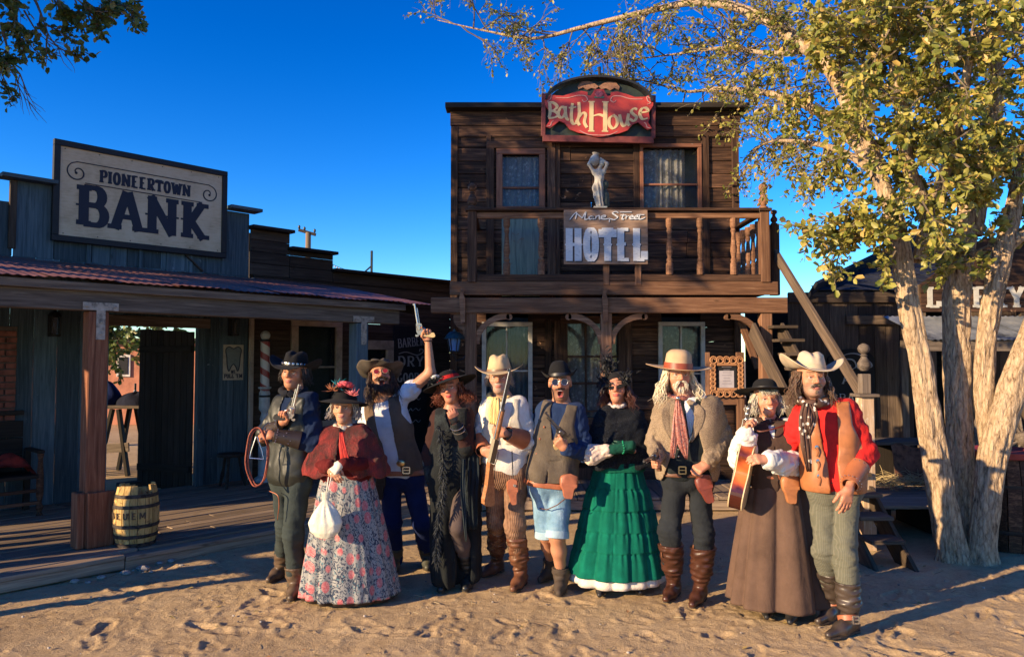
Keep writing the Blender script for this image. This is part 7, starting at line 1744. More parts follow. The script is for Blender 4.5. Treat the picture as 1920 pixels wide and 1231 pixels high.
hair(p1, 'hair', (.02, .015, .012), side_locks(.07, .05, 4, 0, 0), .005, 2, .004)
neck_scarf(p1, cloth('black_kerchief', (.014, .015, .02)), .082, -.13, rr=.026)
p1.ring('belt', L_BK, p1.H.z+.045, p1.H.z+.09, .026)
ribbon3('holster_tie', [P(505, 920, 5.70), P(520, 928, 5.64), P(523, 945, 5.64), P(520, 975, 5.65)], [.006, .008, .008, .004], (0, -1, 0), L_RED, p1.T, .002)
revolver(g_, F_1, T_1, 'nickel revolver held upright against the chest of man in black', M_NICKEL, L_BK)
rp = MB(); c0 = P(481, 856, 5.56)
ropem = plain('red_brown_rope', (.30, .075, .04), .7, noise_amt=.3, nscale=80)
for q in range(2):
    rp.tube([c0+Vector((.080*cos(a*pi/16)*(1-.05*q)+.01*q, .012*q+.01*sin(a), .215*sin(a*pi/16)*(1-.03*q))) for a in range(33)], .0055, 6, cap=False)
rope = thing('rope_coil', 'coil of red brown rope hanging from the hand of man in black', 'rope', c0-Z3*.21); rp.build('coil', ropem, rope, True)
spur = thing('steel_stirrup', 'small steel stirrup hanging beside the red rope coil', 'stirrup', P(481, 866, 5.54)); mb = MB(); a0 = 0
mb.tube([P(480, 818, 5.54), P(471, 845, 5.54), P(468, 858, 5.54), P(494, 860, 5.54), P(491, 845, 5.54), P(482, 818, 5.54)], .004, 6); mb.build('loop', M_NICKEL, spur, True)

# ================================================================== 2: older lady in red fur cape
p2 = Person('older lady in flowered black hat, red fur cape and floral skirt', 5.72,
    dict(sa=(612, 820), sb=(684, 820), ea=(596, 872, -.03), wa=(622, 872, -.26), eb=(702, 870, -.03), wb=(640, 868, -.27), ha=(632, 902), hb=(668, 902), ka=(636, 1000), kb=(664, 1000), gaa=(636, 1112), gta=(634, 1132), gab=(664, 1112), gtb=(664, 1132)),
    (645, 762), (.55, .31, .20), fat=.95, hs=.95, fem=1, smile=.8, age=1, lips=(.45, .16, .13), brow=(.3, .24, .2))
m, t, b = mat_new('red_fur'); v = coords(t, (1, 1, .35), False); n1 = noise(t, coords(t, (1, 1, .5), False), 9, 4, .6, .6); n2 = noise(t, v, 160, 3, .7)
t.links.new(ramp(t, math_n(t, 'ADD', math_n(t, 'MULTIPLY', n1, .7), math_n(t, 'MULTIPLY', n2, .3)), [(.40, (.016, .001, .001)), (.53, (.17, .007, .007)), (.66, (.44, .028, .020))]), b.inputs['Base Color']); b.inputs['Roughness'].default_value = .55; b.inputs['Sheen Weight'].default_value = .2; b.inputs['Sheen Tint'].default_value = (1, .3, .2, 1)
bump(t, b, math_n(t, 'ADD', n2, math_n(t, 'MULTIPLY', n1, 1.2)), 1, .02); M_FUR = m
def cape(pr, mat, zh, wid, dep, off=.03, open_=.0, seed=4, amp=.007, name='cape', wl=.12):
    j = pr.J; S_ = pr.S; low = S_.copy(); low.z = zh
    prims = [(S_-pr.side*.09+pr.up*.012, S_+pr.side*.09+pr.up*.012, .075, .075, .08), (low-pr.side*wid*.5+pr.up*.16, low+pr.side*wid*.5+pr.up*.16, dep, dep, .12), (low-pr.side*wid*.62, low+pr.side*wid*.62, dep*1.1, dep*1.1, .12)] + [(j['s'+k]-pr.up*.015, j['e'+k], .060, .078, .07) for k in 'ab'] + [(j['e'+k], j['e'+k]-pr.up*.12+(j['e'+k]-S_)*.10, .078, .100, .07) for k in 'ab'] + [(q[0], q[1], q[2]+.026, q[3]+.026, .08) for q in pr.torso[3:5]]
    def fn(p):
        x, f_, z = pr.loc(p); d = pr.U_(p, prims)+amp*wob(p, seed, wl)+amp*.6*np.sin(np.arctan2(f_, x)*13+z*4)*np.clip(-z*3, 0, 1)
        d = np.maximum(d, zh+.012*np.sin(x*40)-p[:, 2]); d = smax(d, z-(.100-.16*np.clip(f_, 0, .2)), .02)
        if open_: d = np.maximum(d, np.where(f_ > 0, open_*(.4+np.clip(-z*2.4, 0, 1.2))-np.abs(x), -1))
        return d
    lo, hi = pr.bb(['sa', 'sb', 'ea', 'eb', 'ha'], .22); lo[2] = zh-.03; return pr.wear(name, fn, lo, hi, mat, .009)
p2.shirt(cloth('dark_red_blouse', (.10, .012, .012)), .012, hem=.05)
cape(p2, M_FUR, P(640, 898, 5.5).z, .25, .13, open_=.045)
W_GLOVE = (.62, .58, .48)
p2.add_hand('a', (.45, -.3, -.9), (.2, 1, -.3), (.35, .4, .3), .3, .92, glove=(W_GLOVE, .06), side=1); p2.add_hand('b', (-.7, -.2, -.65), (.2, .9, -.2), (.5, .5, .4), .3, .92, glove=(W_GLOVE, .09), side=-1); p2.body(legs='-')
m, t, b = mat_new('floral_print'); v = coords(t, (1, 1, 1), False)
sep = t.nodes.new('ShaderNodeSeparateXYZ'); t.links.new(v, sep.inputs[0]); cmb = t.nodes.new('ShaderNodeCombineXYZ'); t.links.new(math_n(t, 'ADD', sep.outputs[0], math_n(t, 'MULTIPLY', sep.outputs[1], .6)), cmb.inputs[0]); t.links.new(math_n(t, 'MULTIPLY', sep.outputs[2], .75), cmb.inputs[2])
vo = t.nodes.new('ShaderNodeTexVoronoi'); vo.inputs['Scale'].default_value = 11.5; vo.inputs['Randomness'].default_value = .55; t.links.new(cmb.outputs[0], vo.inputs['Vector'])
vo2 = t.nodes.new('ShaderNodeTexVoronoi'); vo2.inputs['Scale'].default_value = 42; t.links.new(cmb.outputs[0], vo2.inputs['Vector']); pn = noise(t, cmb.outputs[0], 30, 3, .6, 2.5)
base_ = mix(t, ramp(t, pn, [(.44, (0, 0, 0)), (.50, (1, 1, 1))]), (.018, .03, .06), (.26, .26, .25)); base_ = mix(t, ramp(t, vo2.outputs['Distance'], [(.10, (1, 1, 1)), (.26, (0, 0, 0))]), base_, (.05, .16, .20))
rose = mix(t, ramp(t, noise(t, cmb.outputs[0], 70, 3, .6, 1.5), [(.42, (0, 0, 0)), (.58, (1, 1, 1))]), (.42, .075, .09), (.50, .22, .21))
t.links.new(mix(t, ramp(t, vo.outputs['Distance'], [(.33, (1, 1, 1)), (.39, (0, 0, 0))]), base_, rose), b.inputs['Base Color']); b.inputs['Roughness'].default_value = .85; bump(t, b, pn, .15, .004); M_FLOR = m
sk = skirt(p2, 'skirt', M_FLOR, P(650, 880, 5.72), (P(657, 1000, 5.76).x, 5.76, .045), .172, .375, pleats=17, amp=.022, seed=3, ell=.80)
skirt(p2, 'underskirt', L_DK, P(650, 960, 5.74), (P(657, 1000, 5.76).x, 5.76, .022), .20, .355, pleats=17, amp=.018, seed=3, rows=10, ell=.80)
shoes(p2)
o, M_ = hat(p2, 'flowered_hat', FELT_BK, (.092, .104, .085), brim=.085, curl=.0, dip=.02, crease=0, flat=0, pinch=0, droop=.018, tilt=(9, 3, 0), zoff=.056, round_=.6)
def flower(par, M_, c_, r, col, name='silk_flower', petals=26, seed=1):
    rr_ = random.Random(seed); mb = MB(); c_ = Vector(c_)
    for i in range(petals):
        q = i/petals; a = i*2.4; el = .15+1.1*(1-q); d = Vector((cos(a)*cos(el), sin(a)*cos(el), sin(el))); rad = r*(.55+.45*q); w_ = r*.55
        s1 = d.cross(Vector((0, 0, 1))).normalized(); s2 = s1.cross(d); base = c_+d*rad*.2
        P_ = [base, base+d*rad*.6+s1*w_*.6, base+d*rad+s1*w_*.35+s2*.1*r, base+d*rad-s1*w_*.35+s2*.1*r, base+d*rad*.6-s1*w_*.6, base+d*rad*.6+s2*(-.15*r)]
        mb.add([M_ @ x for x in P_], [(0, 1, 5), (1, 2, 5), (2, 3, 5), (3, 4, 5), (4, 0, 5)])
    return mb.build(name, plain(name+'_'+str(seed), col, .7, noise_amt=.25, nscale=60), par)
flower(o, M_, (.015, .075, .085), .062, (.66, .10, .13), 'pink_flower', 40, 2); flower(o, M_, (.075, .085, .035), .040, (.62, .16, .17), 'pink_flower', 20, 3); flower(o, M_, (-.055, .05, .07), .04, (.10, .07, .05), 'dark_flower', 18, 4)
rr_ = random.Random(8)
for col, c_, n_ in (((.02, .22, .26), (-.045, .05, .10), 12), ((.35, .12, .05), (-.075, .08, .06), 12), ((.55, .14, .15), (.085, .09, .03), 14)):
    mb = MB()
    for i in range(n_): d = Vector((rr_.gauss(-.2, .7), rr_.gauss(.2, .5), rr_.gauss(.5, .5))).normalized(); c1 = Vector(c_); mb.tube([M_ @ c1, M_ @ (c1+d*.03), M_ @ (c1+d*.06+Vector((rr_.gauss(0, .01), 0, .005)))], [.003, .004, .001], 4)
    mb.build('feather', plain('feather_%d' % int(col[0]*100), col, .7), o)
hair(p2, 'hair', (.42, .38, .34), side_locks(.07, .06, 7, .01, .01), .006, 3, .012, 2.5)
neck_scarf(p2, cloth('white_lace_collar', (.62, .56, .46)), .066, -.128, rr=.017, name='lace_collar')
bw = front(p2, 640, 815, .05); ribbon3('ribbon_bow', [P(640, 810, 5.50), P(642, 835, 5.485), P(648, 868, 5.49)], [.03, .05, .07], (0, -1, 0), cloth('red_satin', (.50, .05, .04), rough=.4, weave=60), p2.T, .006)
m_white = cloth('cream_satin', (.68, .65, .52), rough=.55, weave=90)
bagc = P(610, 972, 5.40); bag = thing('drawstring_bag', 'cream satin drawstring bag hanging from the older lady hand', 'bag', bagc-Z3*.14)
rw, rh_ = .125, .15
def bagf(p):
    q = p-A3(bagc); a = np.arctan2(q[:, 1], q[:, 0]); zz = q[:, 2]; prof = np.interp(zz, [-.145, -.13, -.09, -.03, .03, .09, .135, .15], [.0, .06, .105, .122, .098, .058, .022, .03]); return np.hypot(q[:, 0], q[:, 1]*2.1)-prof*(1+.10*np.sin(a*7+zz*12)*np.clip((zz+.1)*6, .2, 1))
v_, f_ = surf(bagf, A3(bagc)-.16, A3(bagc)+.17, .007); mesh_np('pouch', v_, f_, m_white, bag)
mb = MB(); mb.tube([bagc+Z3*.14, bagc+Vector((.01, 0, .22)), P(616, 894, 5.43)], .004, 5); mb.tube([bagc+Z3*.14, bagc+Vector((.022, -.005, .2)), P(621, 894, 5.43)], .004, 5); mb.build('drawstring', m_white, bag)

# ================================================================== 3: shouting man with raised revolver
p3 = Person('shouting bearded man in crumpled hat and white tee raising a revolver', 6.4,
    dict(sa=(690, 775, .02), sb=(752, 752, -.02), ea=(680, 835, .08), wa=(692, 885, .04), eb=(807, 698, -.06), wb=(803, 640, -.08), ha=(733, 892), hb=(772, 892), ka=(735, 980, -.02), kb=(790, 980, -.02), gaa=(740, 1065), gta=(733, 1078), gab=(803, 1058), gtb=(800, 1080)),
    (714, 706), (.48, .25, .16), yaw=10, pitch=22, roll=6, mouth=1, stub=(.07, .035, .02), hs=1.0, brow=(.05, .03, .02))
C_JEAN = cloth('dark_blue_jeans', (.012, .022, .085), weave=300)
p3.shirt(cloth('white_tee', (.62, .62, .64)), .012, sl=.42, hem=.07, amp=.008); p3.vest(cloth('brown_grey_vest', (.14, .095, .065)), open_=.055, v=(.3, .10), hem=-.02, off=.026)
p3.trousers(C_JEAN, .014, top=-.02); p3.boots(leather('dusty_green_boot', (.06, .06, .045)), .3)
g_, F_3, T_3 = gun_hand(p3, 'b', (-.16, -.05, 1), (-1, 0, -.1)); p3.add_hand('a', (.1, -.1, -1), (.9, .1, 0), side=1); p3.body(arms='b')
o, M_ = hat(p3, 'crumpled_hat', plain('stained_brown_felt', (.075, .060, .045), .95, noise_amt=.4, nscale=6, bmp=.3), brim=.095, curl=.055, dip=-.01, tilt=(4, 6, 0), lump=.010, back=-.012, zoff=.058)
glasses(p3, plain('red_lens', (.22, .02, .025), .1), M_BUCK, .021, .85)
hair(p3, 'hair', (.045, .025, .015), side_locks(.07, .22, 9, .02, .03), .0065, 5, .010, 1.5)
hair(p3, 'beard', (.05, .025, .014), [([(x, .09-.9*abs(x)*.5, -.095), (x*1.1, .10-.5*abs(x), -.125), (x*.9, .085-.4*abs(x), -.17)], 9) for x in (-.045, -.03, -.015, 0, .015, .03, .045)] + [([(x, .105, -.046), (x*1.5, .100, -.058), (x*1.7, .09, -.075)], 5) for x in (-.022, -.012, .012, .022)] + [([(sg*.07, .03, -.03), (sg*.068, .04, -.07), (sg*.058, .06, -.12), (sg*.045, .06, -.16)], 10) for sg in (-1, 1)], .006, 6, .006, 1.5)
p3.ring('belt', L_RED, p3.H.z+.020, p3.H.z+.062, .030); buckle(p3, front(p3, 762, 881, .036), .055, .05, M_NICKEL); MB().ball(front(p3, 752, 868, .04), (.04, .008, .028), 12, 6).build('belt_plate', M_BUCK, p3.T, True)
MB().tube([p3.J['wb']+Vector((.036*cos(a*pi/8), .036*sin(a*pi/8), .005)) for a in range(17)], .004, 5, cap=False).build('wristband', L_BK, p3.T, True)
holster(p3, L_DK, P(715, 895, 6.28), P(712, 935, 6.28), (0, -1, 0), .07)
revolver(g_, F_3, T_3, 'nickel revolver with ivory grip held high by the shouting man', M_NICKEL, M_IVORY)

# ================================================================== 4: woman in black with tilted hat
p4 = Person('woman in black lace dress and tilted wide hat, hand at her chin', 5.92,
    dict(sa=(819, 786, .02), sb=(877, 781, 0), ea=(804, 850, .02), wa=(808, 905, -.06), eb=(876, 838, -.12), wb=(853, 792, -.21), ha=(834, 892), hb=(868, 892), ka=(836, 990, .02), kb=(858, 988, -.12), gaa=(838, 1098), gta=(828, 1110), gab=(880, 1096), gtb=(869, 1116)),
    (843, 726), (.50, .24, .16), yaw=-6, roll=9, fat=.82, hs=.93, fem=1, smile=.8, lips=(.50, .06, .06))
C_BLK = cloth('black_lace_dress', (.014, .016, .018), weave=140, bmp=.5, c2=(.04, .05, .05)); C_SHEER = cloth('sheer_dark_sleeve', (.040, .018, .016))
p4.shirt(C_SHEER, .004, puff=.004, hem=-.2, name='sheer_sleeves', amp=.003); p4.vest(C_BLK, off=.016, v=(.09, .05), hem=.1, name='bodice', amp=.003)
p4.add_hand('a', (.25, -.15, -1), (.6, .7, 0), (.3, .35, .3), .4, .9, glove=((.015, .015, .017), .075), side=1); p4.add_hand('b', (-.25, -.35, .9), (-.3, .9, .2), (.8, .9, .6), .4, .9, glove=((.015, .015, .017), .05), side=-1); p4.body()
for k in 'ab': p4.cuff(k, C_BLK, .45, 1.0, .004, 'lace_glove')
for q, t_ in ((0, .70), (1, .85)): c_ = p4.J['eb'].lerp(p4.J['wb'], t_); d = (p4.J['wb']-p4.J['eb']).normalized(); Mq_ = d.to_track_quat('Z', 'X').to_matrix(); MB().tube([c_+Mq_ @ Vector((.048*cos(a*pi/8), .048*sin(a*pi/8), .012*sin(a*.4))) for a in range(17)], .004, 5, cap=False).build('bracelet', M_NICKEL, p4.T, True)
# long dress: two panels, slit over the forward leg
C_DR = cloth('black_crepe', (.012, .014, .015)); LEGM = cloth('sheer_stocking', (.085, .062, .055), weave=600, bmp=.05)
def dress(p):
    j = p4.J; x, f_, z = p4.loc(p); zz = p[:, 2]; pr = [(p4.S.lerp(p4.H, .6)-p4.side*.06, p4.S.lerp(p4.H, .6)+p4.side*.06, .095, .095, .1), (j['ha'], j['hb'], .125, .125, .1), (Vector((P(836, 1000, 5.92).x, 5.93, .12)), j['ha'], .115, .12, .1), (Vector((P(878, 1000, 5.95).x, 6.0, .12)), j['hb']+Vector((.02, .05, 0)), .10, .12, .1)]
    d = p4.U_(p, pr)+.010*np.sin(np.arctan2(p[:, 1]-5.95, p[:, 0]-p4.H.x)*11+zz*3)*np.clip((1.0-zz)*1.5, .1, 1)+.005*wob(p, 3, .14)
    xs = p4.H.x; slit = np.maximum(np.abs(p[:, 0]-(P(863, 1000, 5.8).x+.02*np.sin(zz*8)))-.055*np.clip((.86-zz)*3.2, 0, 1), p[:, 1]-5.97); d = np.maximum(d, -slit); return np.maximum(np.maximum(d, .03-zz), zz-float(p4.S.lerp(p4.H, .62).z))
p4.wear('dress_skirt', dress, (p4.H.x-.35, 5.6, 0), (p4.H.x+.38, 6.3, 1.25), C_DR, .010)
k = 'b'; a1, a2, a3 = p4.leg[k]; v_, f_ = surf(lambda p: p4.U_(p, p4.leg['b'], .004), *p4.bb(['hb', 'kb', 'ab'], .12), .008); mesh_np('stocking', v_, f_, LEGM, p4.T)
p4.boots(leather('black_lace_boot', (.022, .024, .024), .35), .42, .0, toe=.95)
mb = MB(); a_, kk_ = p4.J['ab'], p4.J['kb']
for i in range(8): c_ = a_.lerp(kk_, .02+.045*i)+Vector((-.005, -.052, 0)); mb.tube([c_+Vector((-.022, .01, 0)), c_+Vector((0, -.006, .012)), c_+Vector((.022, .01, .0))], .0028, 4); mb.tube([c_+Vector((-.022, .01, .012)), c_+Vector((0, -.006, 0)), c_+Vector((.022, .01, .012))], .0028, 4)
mb.build('boot_lace', plain('grey_lace', (.25, .27, .28), .8), p4.T)
o, M_ = hat(p4, 'wide_black_hat', FELT_BK, (.088, .102, .08), brim=.125, curl=.0, dip=.02, crease=0, pinch=0, droop=.02, tilt=(9, -10, 0), zoff=.062, round_=.5, band=cloth('red_hat_band', (.42, .02, .02)), bandh=.03)
flower(o, M_, (-.075, .11, .030), .036, (.72, .70, .66), 'white_rose', 30, 7)
rr_ = random.Random(4); mb = MB()
for i in range(60): c_ = Vector((rr_.uniform(-.13, -.04), rr_.uniform(.06, .14), .012)); d = Vector((rr_.gauss(-.3, .5), rr_.gauss(.3, .5), rr_.gauss(.3, .4))).normalized(); mb.tube([M_ @ c_, M_ @ (c_+d*.025), M_ @ (c_+d*.05+Vector((0, 0, -.008)))], [.002, .003, .0008], 3)
mb.build('feather', plain('black_feather', (.014, .018, .02), .6), o)
hair(p4, 'hair', (.17, .045, .022), side_locks(.068, .08, 8, .02, .01, start=.02) + [([(.07, -.02, -.02), (.10, -.02, -.05), (.13, .01, -.07), (.125, .02, -.11)], 42), ([(.08, -.03, -.04), (.12, -.02, -.06), (.15, .0, -.10), (.13, .03, -.14)], 40)], .0062, 9, .022, 3.2, jit=.016)
mb = MB()
for i in range(150):                                       # feather boa hanging down one side
    s_ = i/150; c_ = P(825+6*sin(s_*5), 800+ s_*260, 5.74+.02*sin(s_*9)); 
    for q in range(2): d = Vector((rr_.gauss(0, 1), rr_.gauss(-.4, .6), rr_.gauss(-.6, .6))).normalized(); mb.tube([c_, c_+d*.025, c_+d*.045+Vector((0, 0, -.02))], [.004, .005, .001], 4)
bo_ = mb.build('feather_boa', plain('boa_black', (.016, .02, .024), .7), p4.T)
ribbon3('shawl', [P(884, 800, 5.86), P(888, 870, 5.82), P(884, 930, 5.80), P(885, 992, 5.82)], [.06, .09, .10, .08], (.2, -1, 0), cloth('dark_fringed_shawl', (.018, .024, .028)), p4.T, .014, folds=2.5)
ribbon3('shawl', [P(869, 860, 5.78), P(868, 920, 5.74), P(872, 975, 5.74), P(874, 1015, 5.75)], [.03, .04, .03, .012], (.2, -1, 0), cloth('dark_fringed_shawl2', (.03, .04, .045)), p4.T, .008, folds=2)
buttons(p4, [HEADV(p4, -.082, .01, -.055)], .006, M_NICKEL, 'earring')

# ================================================================== 5: man with rifle
p5 = Person('man in tan hat and white shirt holding a lever action rifle', 5.95,
    dict(sa=(916, 764, .02), sb=(976, 764, -.02), ea=(899, 818, .05), wa=(905, 845, -.17), eb=(993, 828, -.04), wb=(950, 812, -.23), ha=(928, 882), hb=(966, 882), ka=(932, 975, .08), kb=(966, 985, -.06), gaa=(932, 1072), gta=(904, 1084), gab=(977, 1097), gtb=(953, 1119)),
    (936, 706), (.48, .26, .18), yaw=-3, hs=1.0, stub=(.34, .27, .22), age=.6)
C_WH = cloth('white_cotton_shirt', (.64, .60, .54)); C_CORD, t, b = mat_new('brown_corduroy'); v = coords(t, (1, 1, 1), False); sp = t.nodes.new('ShaderNodeSeparateXYZ'); t.links.new(v, sp.inputs[0]); wv = math_n(t, 'SINE', math_n(t, 'MULTIPLY', math_n(t, 'ADD', sp.outputs[0], math_n(t, 'MULTIPLY', sp.outputs[1], .5)), 420))
t.links.new(ramp(t, math_n(t, 'ADD', math_n(t, 'MULTIPLY', wv, .09), noise(t, v, 12, 4, .6)), [(.3, (.085, .042, .024)), (.5, (.19, .10, .058)), (.72, (.26, .15, .09))]), b.inputs['Base Color']); b.inputs['Roughness'].default_value = .9; bump(t, b, math_n(t, 'ADD', math_n(t, 'MULTIPLY', wv, .15), noise(t, coords(t, (1, 1, 1.8), False), 14, 3, .5, .8)), .5, .015)
p5.shirt(C_WH, .014, puff=.024, amp=.008, collar=1, hem=.02, cuff=dict(a=.42, b=.40)); p5.vest(cloth('cream_vest', (.50, .45, .36)), .026, hem=-.22, v=(.40, .12), name='braces_vest')
p5.trousers(C_CORD, .018, to=.70, amp=.010); p5.boots(L_BR, .78, .020, slouch=.008, heel=.03)
ra_, rb2 = P(912, 905, 5.66), P(957, 702, 5.62); rd = (rb2-ra_).normalized()
p5.add_hand('b', (-.9, -.1, .1), (-.1, .9, .15), (1.2, 1.3, .8), .9, 1.05, side=-1); p5.add_hand('a', (.5, -.5, -.1), (.55, .55, .1), (1.1, 1.3, .8), .9, 1.05, side=1); p5.body()
p5.cuff('b', L_RED, .30, .97, .032); p5.cuff('a', L_RED, .35, .97, .030)
FELT_TAN = cloth('tan_felt', (.46, .335, .19), weave=250, fold=.1)
hat(p5, 'cowboy_hat', FELT_TAN, (.088, .102, .125), brim=.088, curl=.045, dip=.02, crease=.016, pinch=.6, tilt=(0, -3, 0), band=leather('braided_band', (.22, .13, .07)), bandh=.016, taper=.74)
hair(p5, 'hair', (.30, .25, .20), side_locks(.072, .03, 4, 0, 0), .004, 2, .003)
neck_scarf(p5, cloth('yellow_kerchief', (.70, .50, .20)), .080, -.135, rr=.020); ribbon3('kerchief_fall', [P(930, 745, 5.78), P(926, 768, 5.75), P(924, 795, 5.76)], [.06, .10, .05], (-.2, -1, 0), cloth('yellow_kerchief_fall', (.72, .52, .22)), p5.T, .010)
buttons(p5, [front(p5, 939, 750+i*22, .025) for i in range(3)], .006, L_DK)
p5.ring('belt', L_DK, p5.H.z+.075, p5.H.z+.11, .024)
pouch = holster(p5, L_RED, P(961, 905, 5.70), P(963, 945, 5.69), (0, -1, 0), .075, 'leather_pouch'); MB().lathe([(.012, 0), (.010, .004)], Matrix.Translation(P(965, 910, 5.67)) @ Matrix.Rotation(pi/2, 4, 'X'), 10).build('concho', M_NICKEL, p5.T); ribbon3('pouch_thong', [P(960, 845, 5.74), P(961, 875, 5.72), P(962, 905, 5.70)], [.008]*3, (0, -1, 0), L_DK, p5.T, .001)
def rifle(o_, d, up):
    x = Vector(d).normalized(); z = Vector(up); z = (z-x*z.dot(x)).normalized(); y = z.cross(x); M_ = Matrix.Translation(o_) @ Matrix((x, y, z)).transposed().to_4x4(); RX = Matrix.Rotation(pi/2, 4, 'Y'); T = thing('rifle', 'lever action rifle held diagonally across the chest of man in tan hat', 'rifle', o_)
    P2 = lambda p_, tk: M_ @ Matrix(((1, 0, 0, 0), (0, 0, -1, tk/2), (0, 1, 0, 0), (0, 0, 0, 1)))
    wd = wood('rifle_walnut', ((.14, .05, .02), (.34, .14, .055), (.44, .22, .10)), var=.1, rough=.4, knots=0)
    MB().lathe([(.0105, .33), (.0095, .88), (.005, .88)], M_ @ Matrix.Translation((0, 0, .018)) @ RX, 12).build('barrel', M_GUN, T, True); MB().lathe([(.0085, .33), (.0085, .86)], M_ @ Matrix.Translation((0, 0, -.003)) @ RX, 10).build('magazine_tube', M_GUN, T, True)
    MB().prism([(.15, -.026), (.33, -.022), (.34, .028), (.16, .030)], P2(0, .032), .032).build('receiver', plain('worn_receiver', (.20, .17, .12), .4, .7), T)
    mb = MB(); mb.lathe([(.020, .34), (.023, .42), (.021, .55), (.017, .57)], M_ @ Matrix.Translation((0, 0, .004)) @ RX, 12); mb.build('forend', wd, T, True)
    MB().prism(crom([(.16, .028), (.10, .018), (-.02, .0), (-.16, -.012), (-.17, -.12), (-.10, -.105), (.02, -.06), (.10, -.030), (.16, -.026)], 3)[:-1], P2(0, .036), .036).build('stock', wd, T)
    MB().tube([M_ @ Vector(q) for q in ((.25, 0, -.024), (.24, 0, -.055), (.20, 0, -.062), (.14, 0, -.050), (.06, 0, -.075), (.03, 0, -.085), (.05, 0, -.055), (.13, 0, -.030))], .004, 6).build('lever', M_GUN, T, True)
    MB().lathe([(.024, 0), (.024, .014)], M_ @ Matrix.Translation((.555, 0, .006)) @ RX, 12).build('barrel_band', M_GUN, T, True); MB().box(M_ @ Vector((.865, 0, .034)), (.02, .004, .016), M_.to_3x3()).build('front_sight', M_GUN, T)
rifle(ra_+Vector((.0, 0, 0)), rd, (-.5, -.6, .2))

# ================================================================== 6: man in bowler
p6 = Person('shouting man in bowler hat, round glasses and denim shorts with revolver', 5.87,
    dict(sa=(1020, 771, .04), sb=(1084, 774, -.04), ea=(1006, 838, .12), wa=(1012, 888, .16), eb=(1096, 848, -.06), wb=(1060, 842, -.24), ha=(1016, 905), hb=(1050, 905), ka=(1024, 1000, .04), kb=(1045, 1002, -.06), gaa=(1036, 1080), gta=(1006, 1096), gab=(1053, 1103), gtb=(1044, 1130)),
    (1050, 716), (.48, .25, .16), yaw=-4, roll=2, mouth=1, stub=(.05, .035, .028), hs=.98, fat=.93, brow=(.02, .015, .012))
C_GV = cloth('grey_brown_vest', (.095, .076, .058), weave=220, c2=(.14, .115, .09)); C_DEN = cloth('light_denim', (.17, .30, .42), c2=(.38, .50, .58), var=.3)
p6.shirt(cloth('navy_denim_shirt', (.016, .032, .085)), .014, puff=.014, collar=1, amp=.008, hem=.07); p6.vest(C_GV, .026, hem=-.02, v=(.24, .085), flare=.015, bottom=.012)
p6.trousers(C_DEN, .020, kf=.86, name='shorts', amp=.008); 
d6 = (-.62, -.35, .72); g_, F_6, T_6 = gun_hand(p6, 'b', d6, (.6, -.3, .6)); p6.add_hand('a', (0, 0, -1), (1, 0, 0), side=1); p6.body(legs='ab')
p6.boots(leather('hiking_boot_suede', (.055, .038, .027), .8), .24, .004, toe=1.05, name='hiking_boot')
for k in 'ab':
    a_, kk_ = p6.J['a'+k], p6.J['k'+k]; MB().tube([a_.lerp(kk_, .15), a_.lerp(kk_, .34)], [.048, .045], 14).build('sock', cloth('grey_sock'+k, (.05, .055, .055)), p6.T, True); fd = (p6.J['t'+k]-a_); fd.z = 0; fd.normalize(); sd = fd.cross(Z3); mb = MB()
    for i in range(6): c_ = a_+fd*(.085-.010*i)+Vector((0, 0, .0-.02+.024*i))+fd*.0; c_ = a_+fd*(.10-.012*i); c_.z = .075+.018*i; mb.tube([c_-sd*.024, c_+Vector((0, 0, .008))+fd*.006, c_+sd*.024], .0035, 4)
    mb.build('bootlace', plain('red_lace', (.32, .10, .06), .8), p6.T)
    # rolled hem
for k in 'ab': a1 = p6.leg[k][0]; e_ = a1[0].lerp(a1[1], .86); d = (a1[1]-a1[0]).normalized(); MB().lathe([(.086, -.055), (.091, -.05), (.093, .0), (.086, .004)], Matrix.Translation(e_+d*.074) @ d.to_track_quat('Z', 'X').to_matrix().to_4x4(), 28, cap=False).build('rolled_hem', cloth('denim_hem'+k, (.30, .42, .50)), p6.T, True)
o, M_ = hat(p6, 'bowler_hat', FELT_BK, (.086, .102, .115), brim=.046, curl=.050, dip=.008, crease=0, pinch=0, tilt=(4, -3, 0), round_=.75, taper=.80, band=L_BK, bandh=.022)
m_lens = plain('dark_blue_lens', (.012, .02, .05), .08); glasses(p6, m_lens, M_NICKEL, .023)
hair(p6, 'moustache', (.025, .016, .012), [([(sg*.004, .112, -.045), (sg*.016, .108, -.047), (sg*.030, .098, -.054)], 12) for sg in (-1, 1)], .0035, 3, .002, jit=.004)
buttons(p6, [front(p6, 1020, 800, .032), front(p6, 1012, 822, .032), front(p6, 1006, 850, .032)]); MB().box(front(p6, 1040, 858, .036), (.10, .012, .035)).build('pocket_flap', C_GV, p6.T)
p6.ring('gun_belt', L_RED, p6.H.z-.02, p6.H.z+.022, .040, tilt=.10); holster(p6, L_RED, P(1068, 896, 5.70), P(1064, 934, 5.68), (0, -1, 0), .115)
MB().tube([P(1060, 934, 5.70), P(1045, 946, 5.70), P(1025, 955, 5.74), P(1012, 952, 5.80)], .004, 5).build('holster_tie', L_BR, p6.T)
revolver(g_, F_6, T_6, 'blued revolver with pale grip raised by the man in the bowler', M_GUN, M_IVORY)

